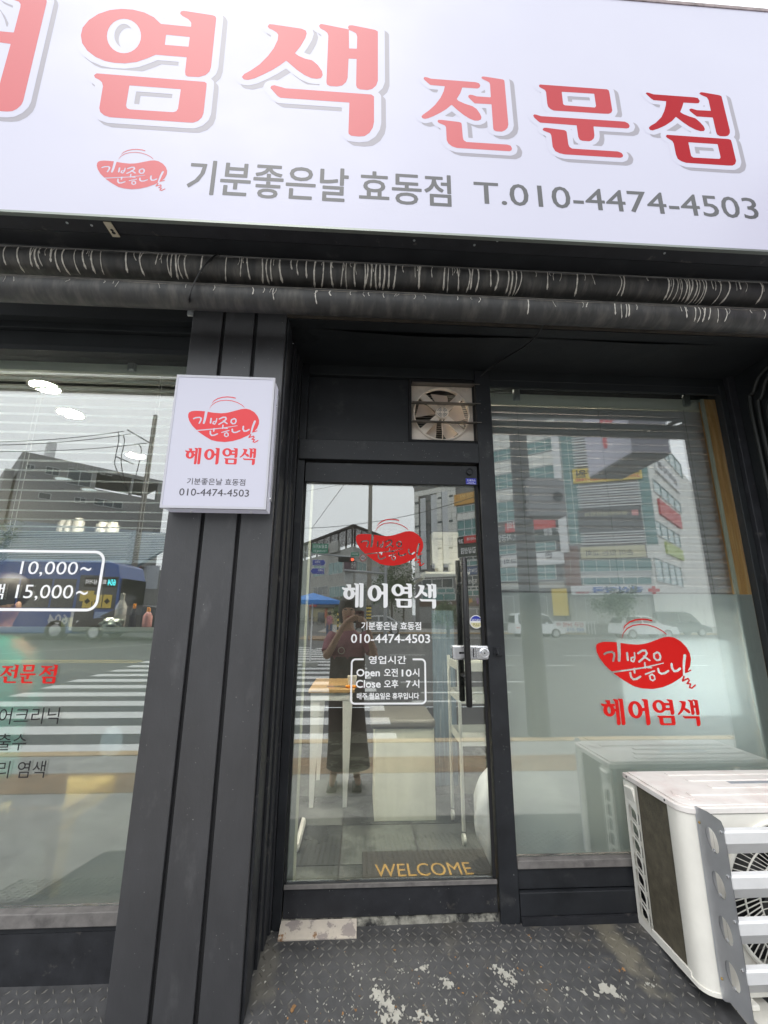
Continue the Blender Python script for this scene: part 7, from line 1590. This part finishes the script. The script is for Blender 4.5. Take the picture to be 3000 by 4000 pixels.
# fingers round the phone
base = len(J)
for hand, s_ in ((10, 1), (14, -1)):
    hx_, hy_, hz_ = J[hand][:3]
    for f_, (dz, ln) in enumerate(((.020, .050), (.006, .056), (-.008, .052), (-.022, .042))):
        i0 = len(J); J.append((hx_ + s_ * .020, hy_ + .018, hz_ + dz, .0095)); J.append((hx_ + s_ * (.020 + ln * .5), hy_ + .022, hz_ + dz + .006, .0085)); J.append((hx_ + s_ * (.020 + ln), hy_ + .012, hz_ + dz + .010, .0075)); E_ += [(hand, i0), (i0, i0 + 1), (i0 + 1, i0 + 2)]
    i0 = len(J); J.append((hx_ + s_ * .012, hy_ - .022, hz_ + .016, .0105)); J.append((hx_ + s_ * .034, hy_ - .028, hz_ + .030, .009)); E_ += [(hand, i0), (i0, i0 + 1)]
skin('body', J, E_, SKN, PH)
FX = mat('facial features', (.03, .02, .02), .5); LIP = mat('lips', (.35, .10, .09), .5)
for s_ in (-1, 1): ell3('eye', (hx + s_ * .032, hy + .142, .035), (.014, .006, .007), FX, PH); B().box(hx + s_ * .032 - .018, hx + s_ * .032 + .018, hy + .138, hy + .146, .055, .060).obj('eyebrow', FX, PH, bevel=.001)
ell3('nose', (hx, hy + .152, .0), (.012, .012, .024), SKN, PH); ell3('mouth', (hx, hy + .138, -.035), (.022, .008, .007), LIP, PH)
loftc('hair', [((hx, hy + .01, -.10), .085, .06), ((hx, hy + .015, -.04), .105, .085), ((hx, hy + .02, .05), .108, .10), ((hx, hy + .03, .12), .095, .105), ((hx, hy + .035, .165), .06, .07), ((hx, hy + .035, .18), .01, .01)], HAIR, PH)
loftc('shirt', [((hx, hy, -.72), .19, .135), ((hx, hy, -.60), .165, .125), ((hx, hy, -.45), .165, .13), ((hx, hy + .005, -.33), .185, .135), ((hx, hy + .01, -.25), .19, .11), ((hx, hy + .015, -.20), .11, .085), ((hx, hy + .015, -.17), .075, .07)], MAUVE, PH)
for s_, sh, el in ((-1, J[7], J[8]), (1, J[11], J[12])):
    a, c = Vector(sh[:3]), Vector(el[:3]); B().tube([a + Vector((-s_ * .03, 0, .01)), a.lerp(c, .3), a.lerp(c, .72)], [.075, .068, .062], 14).obj('sleeve', MAUVE, PH, smooth=True)
loftc('skirt', [((hx + .03, hy, -1.43), .21, .17), ((hx + .02, hy, -1.2), .19, .16), ((hx, hy, -.9), .175, .15), ((hx, hy, -.66), .178, .14), ((hx, hy, -.52), .172, .135), ((hx, hy, -.42), .172, .136)], SKIRT, PH, n=56, wav=.05)
o = B().tube([(hx - .06 + .03 * math.cos(2 * math.pi * i / 24), hy + .145, -.36 + .03 * math.sin(2 * math.pi * i / 24)) for i in range(25)], .005, 6, cap=False).obj('round_pendant', mat('silver pendant', (.7, .68, .6), .3, .8), PH)
for s_ in (-1, 1): B().box(hx + s_ * .115 - .045, hx + s_ * .115 + .045, hy - .06, hy + .18, G0, G0 + .018).obj('sandal', HAIR, PH, bevel=.006)
o = B().box(-.040, .040, -.020, -.011, -.135, .022).obj('smartphone', mat('dark red phone case', (.10, .02, .03), .3), bevel=.003); tag(o, 'dark smartphone in a wine red case held up in both hands', 'phone')
B().lathe((0.0, -.0105, 0), (0, 1, 0), [(0, .008), (.001, .008)], 16).obj('lens', CGL, o)
# pedestrian crossing far behind
q = ground_at(1288, 27); x, y, z = q; PD = thing('person', 'pedestrian in a pink patterned shirt and jeans standing far off across the crossing', 'person', tuple(q))
J = [(x, y, z + .92, .13, .10), (x, y, z + 1.25, .13, .10), (x, y, z + 1.38, .05), (x, y, z + 1.50, .085, .09), (x, y, z + 1.58, .07), (x - .09, y, z + .5, .07), (x - .10, y, z + .06, .045), (x - .10, y + .12, z + .03, .03), (x + .09, y, z + .5, .07), (x + .08, y - .05, z + .06, .045), (x + .08, y + .07, z + .03, .03), (x - .2, y, z + 1.27, .05), (x - .24, y, z + 1.0, .038), (x - .2, y + .1, z + .8, .03), (x + .2, y, z + 1.27, .05), (x + .26, y, z + 1.0, .038), (x + .16, y + .15, z + .95, .03)]
skin('body', J, [(0, 1), (1, 2), (2, 3), (3, 4), (0, 5), (5, 6), (6, 7), (0, 8), (8, 9), (9, 10), (1, 11), (11, 12), (12, 13), (1, 14), (14, 15), (15, 16)], SKN, PD, sub=1)
loftc('shirt', [((x, y, z + .88), .17, .13), ((x, y, z + 1.1), .17, .14), ((x, y, z + 1.33), .2, .12), ((x, y, z + 1.40), .08, .07)], mat('pink patterned shirt', (.40, .16, .20), .8, noise=.5, nscale=12), PD)
for s_ in (-1, 1): B().tube([(x + s_ * .09, y, z + .95), (x + s_ * .10, y, z + .5), (x + s_ * .09, y - .01, z + .08)], [.11, .09, .07], 12).obj('trouser_leg', mat('blue denim', (.06, .10, .20), .8) if 'blue denim' not in MATS else MATS['blue denim'], PD, smooth=True)
ell3('hair', (x, y - .01, z + 1.56), (.115, .12, .12), HAIR, PD)
# customer in a teal cape behind the left window
q = P(45, 2370, 2.62); x, y, z = q; CU = thing('person', 'seated customer in a teal cape behind the price lettering', 'person', (x, y, FL))
J = [(x - .1, y, z - .62, .15, .13), (x - .1, y, z - .35, .15, .12), (x - .08, y, z - .2, .13, .10), (x - .06, y, z - .10, .06), (x - .04, y, z - .02, .08, .09), (x - .04, y, z + .06, .08, .09), (x - .3, y, z - .26, .06), (x - .34, y - .05, z - .5, .05), (x + .12, y, z - .26, .06), (x + .18, y - .05, z - .5, .05), (x - .18, y - .1, z - .72, .09), (x - .18, y - .3, z - .75, .07), (x - .18, y - .3, FL + .08, .05), (x + .0, y - .1, z - .72, .09), (x + .0, y - .3, z - .75, .07), (x + .0, y - .3, FL + .08, .05)]
skin('body', J, [(0, 1), (1, 2), (2, 3), (3, 4), (4, 5), (2, 6), (6, 7), (2, 8), (8, 9), (0, 10), (10, 11), (11, 12), (0, 13), (13, 14), (14, 15)], SKN, CU, sub=2)
loftc('cape', [((x - .1, y, z - .85), .33, .28), ((x - .1, y, z - .5), .30, .24), ((x - .09, y, z - .27), .26, .17), ((x - .06, y, z - .15), .10, .09)], mat('teal cape cloth', (.02, .38, .33), .7), CU)
ell3('ear', (x + .05, y - .02, z - .0), (.012, .02, .03), SKN, CU); ell3('hair', (x - .055, y + .01, z + .085), (.118, .125, .115), HAIR, CU)
ell3('nose', (x - .04, y - .11, z + .0), (.012, .015, .022), SKN, CU)
B().box(x - .32, x + .12, y - .12, y + .25, FL + .4, FL + .46).obj('stool_seat', DARK); tag(bpy.data.objects['stool_seat'], 'black salon stool under the customer in the teal cape', 'stool'); B().tube([(x - .1, y + .05, FL), (x - .1, y + .05, FL + .4)], .03, 12).obj('post', STEEL, bpy.data.objects['stool_seat'])
print('RAMP', RAMP, ramp_z(.6), ZB, 'CE', CE, 'FL', FL)
for o in list(bpy.data.objects):
    if o.type == 'MESH' and not o.data.materials: print('NOMAT', o.name)
    if o.get('label') and not 4 <= len(o['label'].split()) <= 16: print('LONG', o['label'])
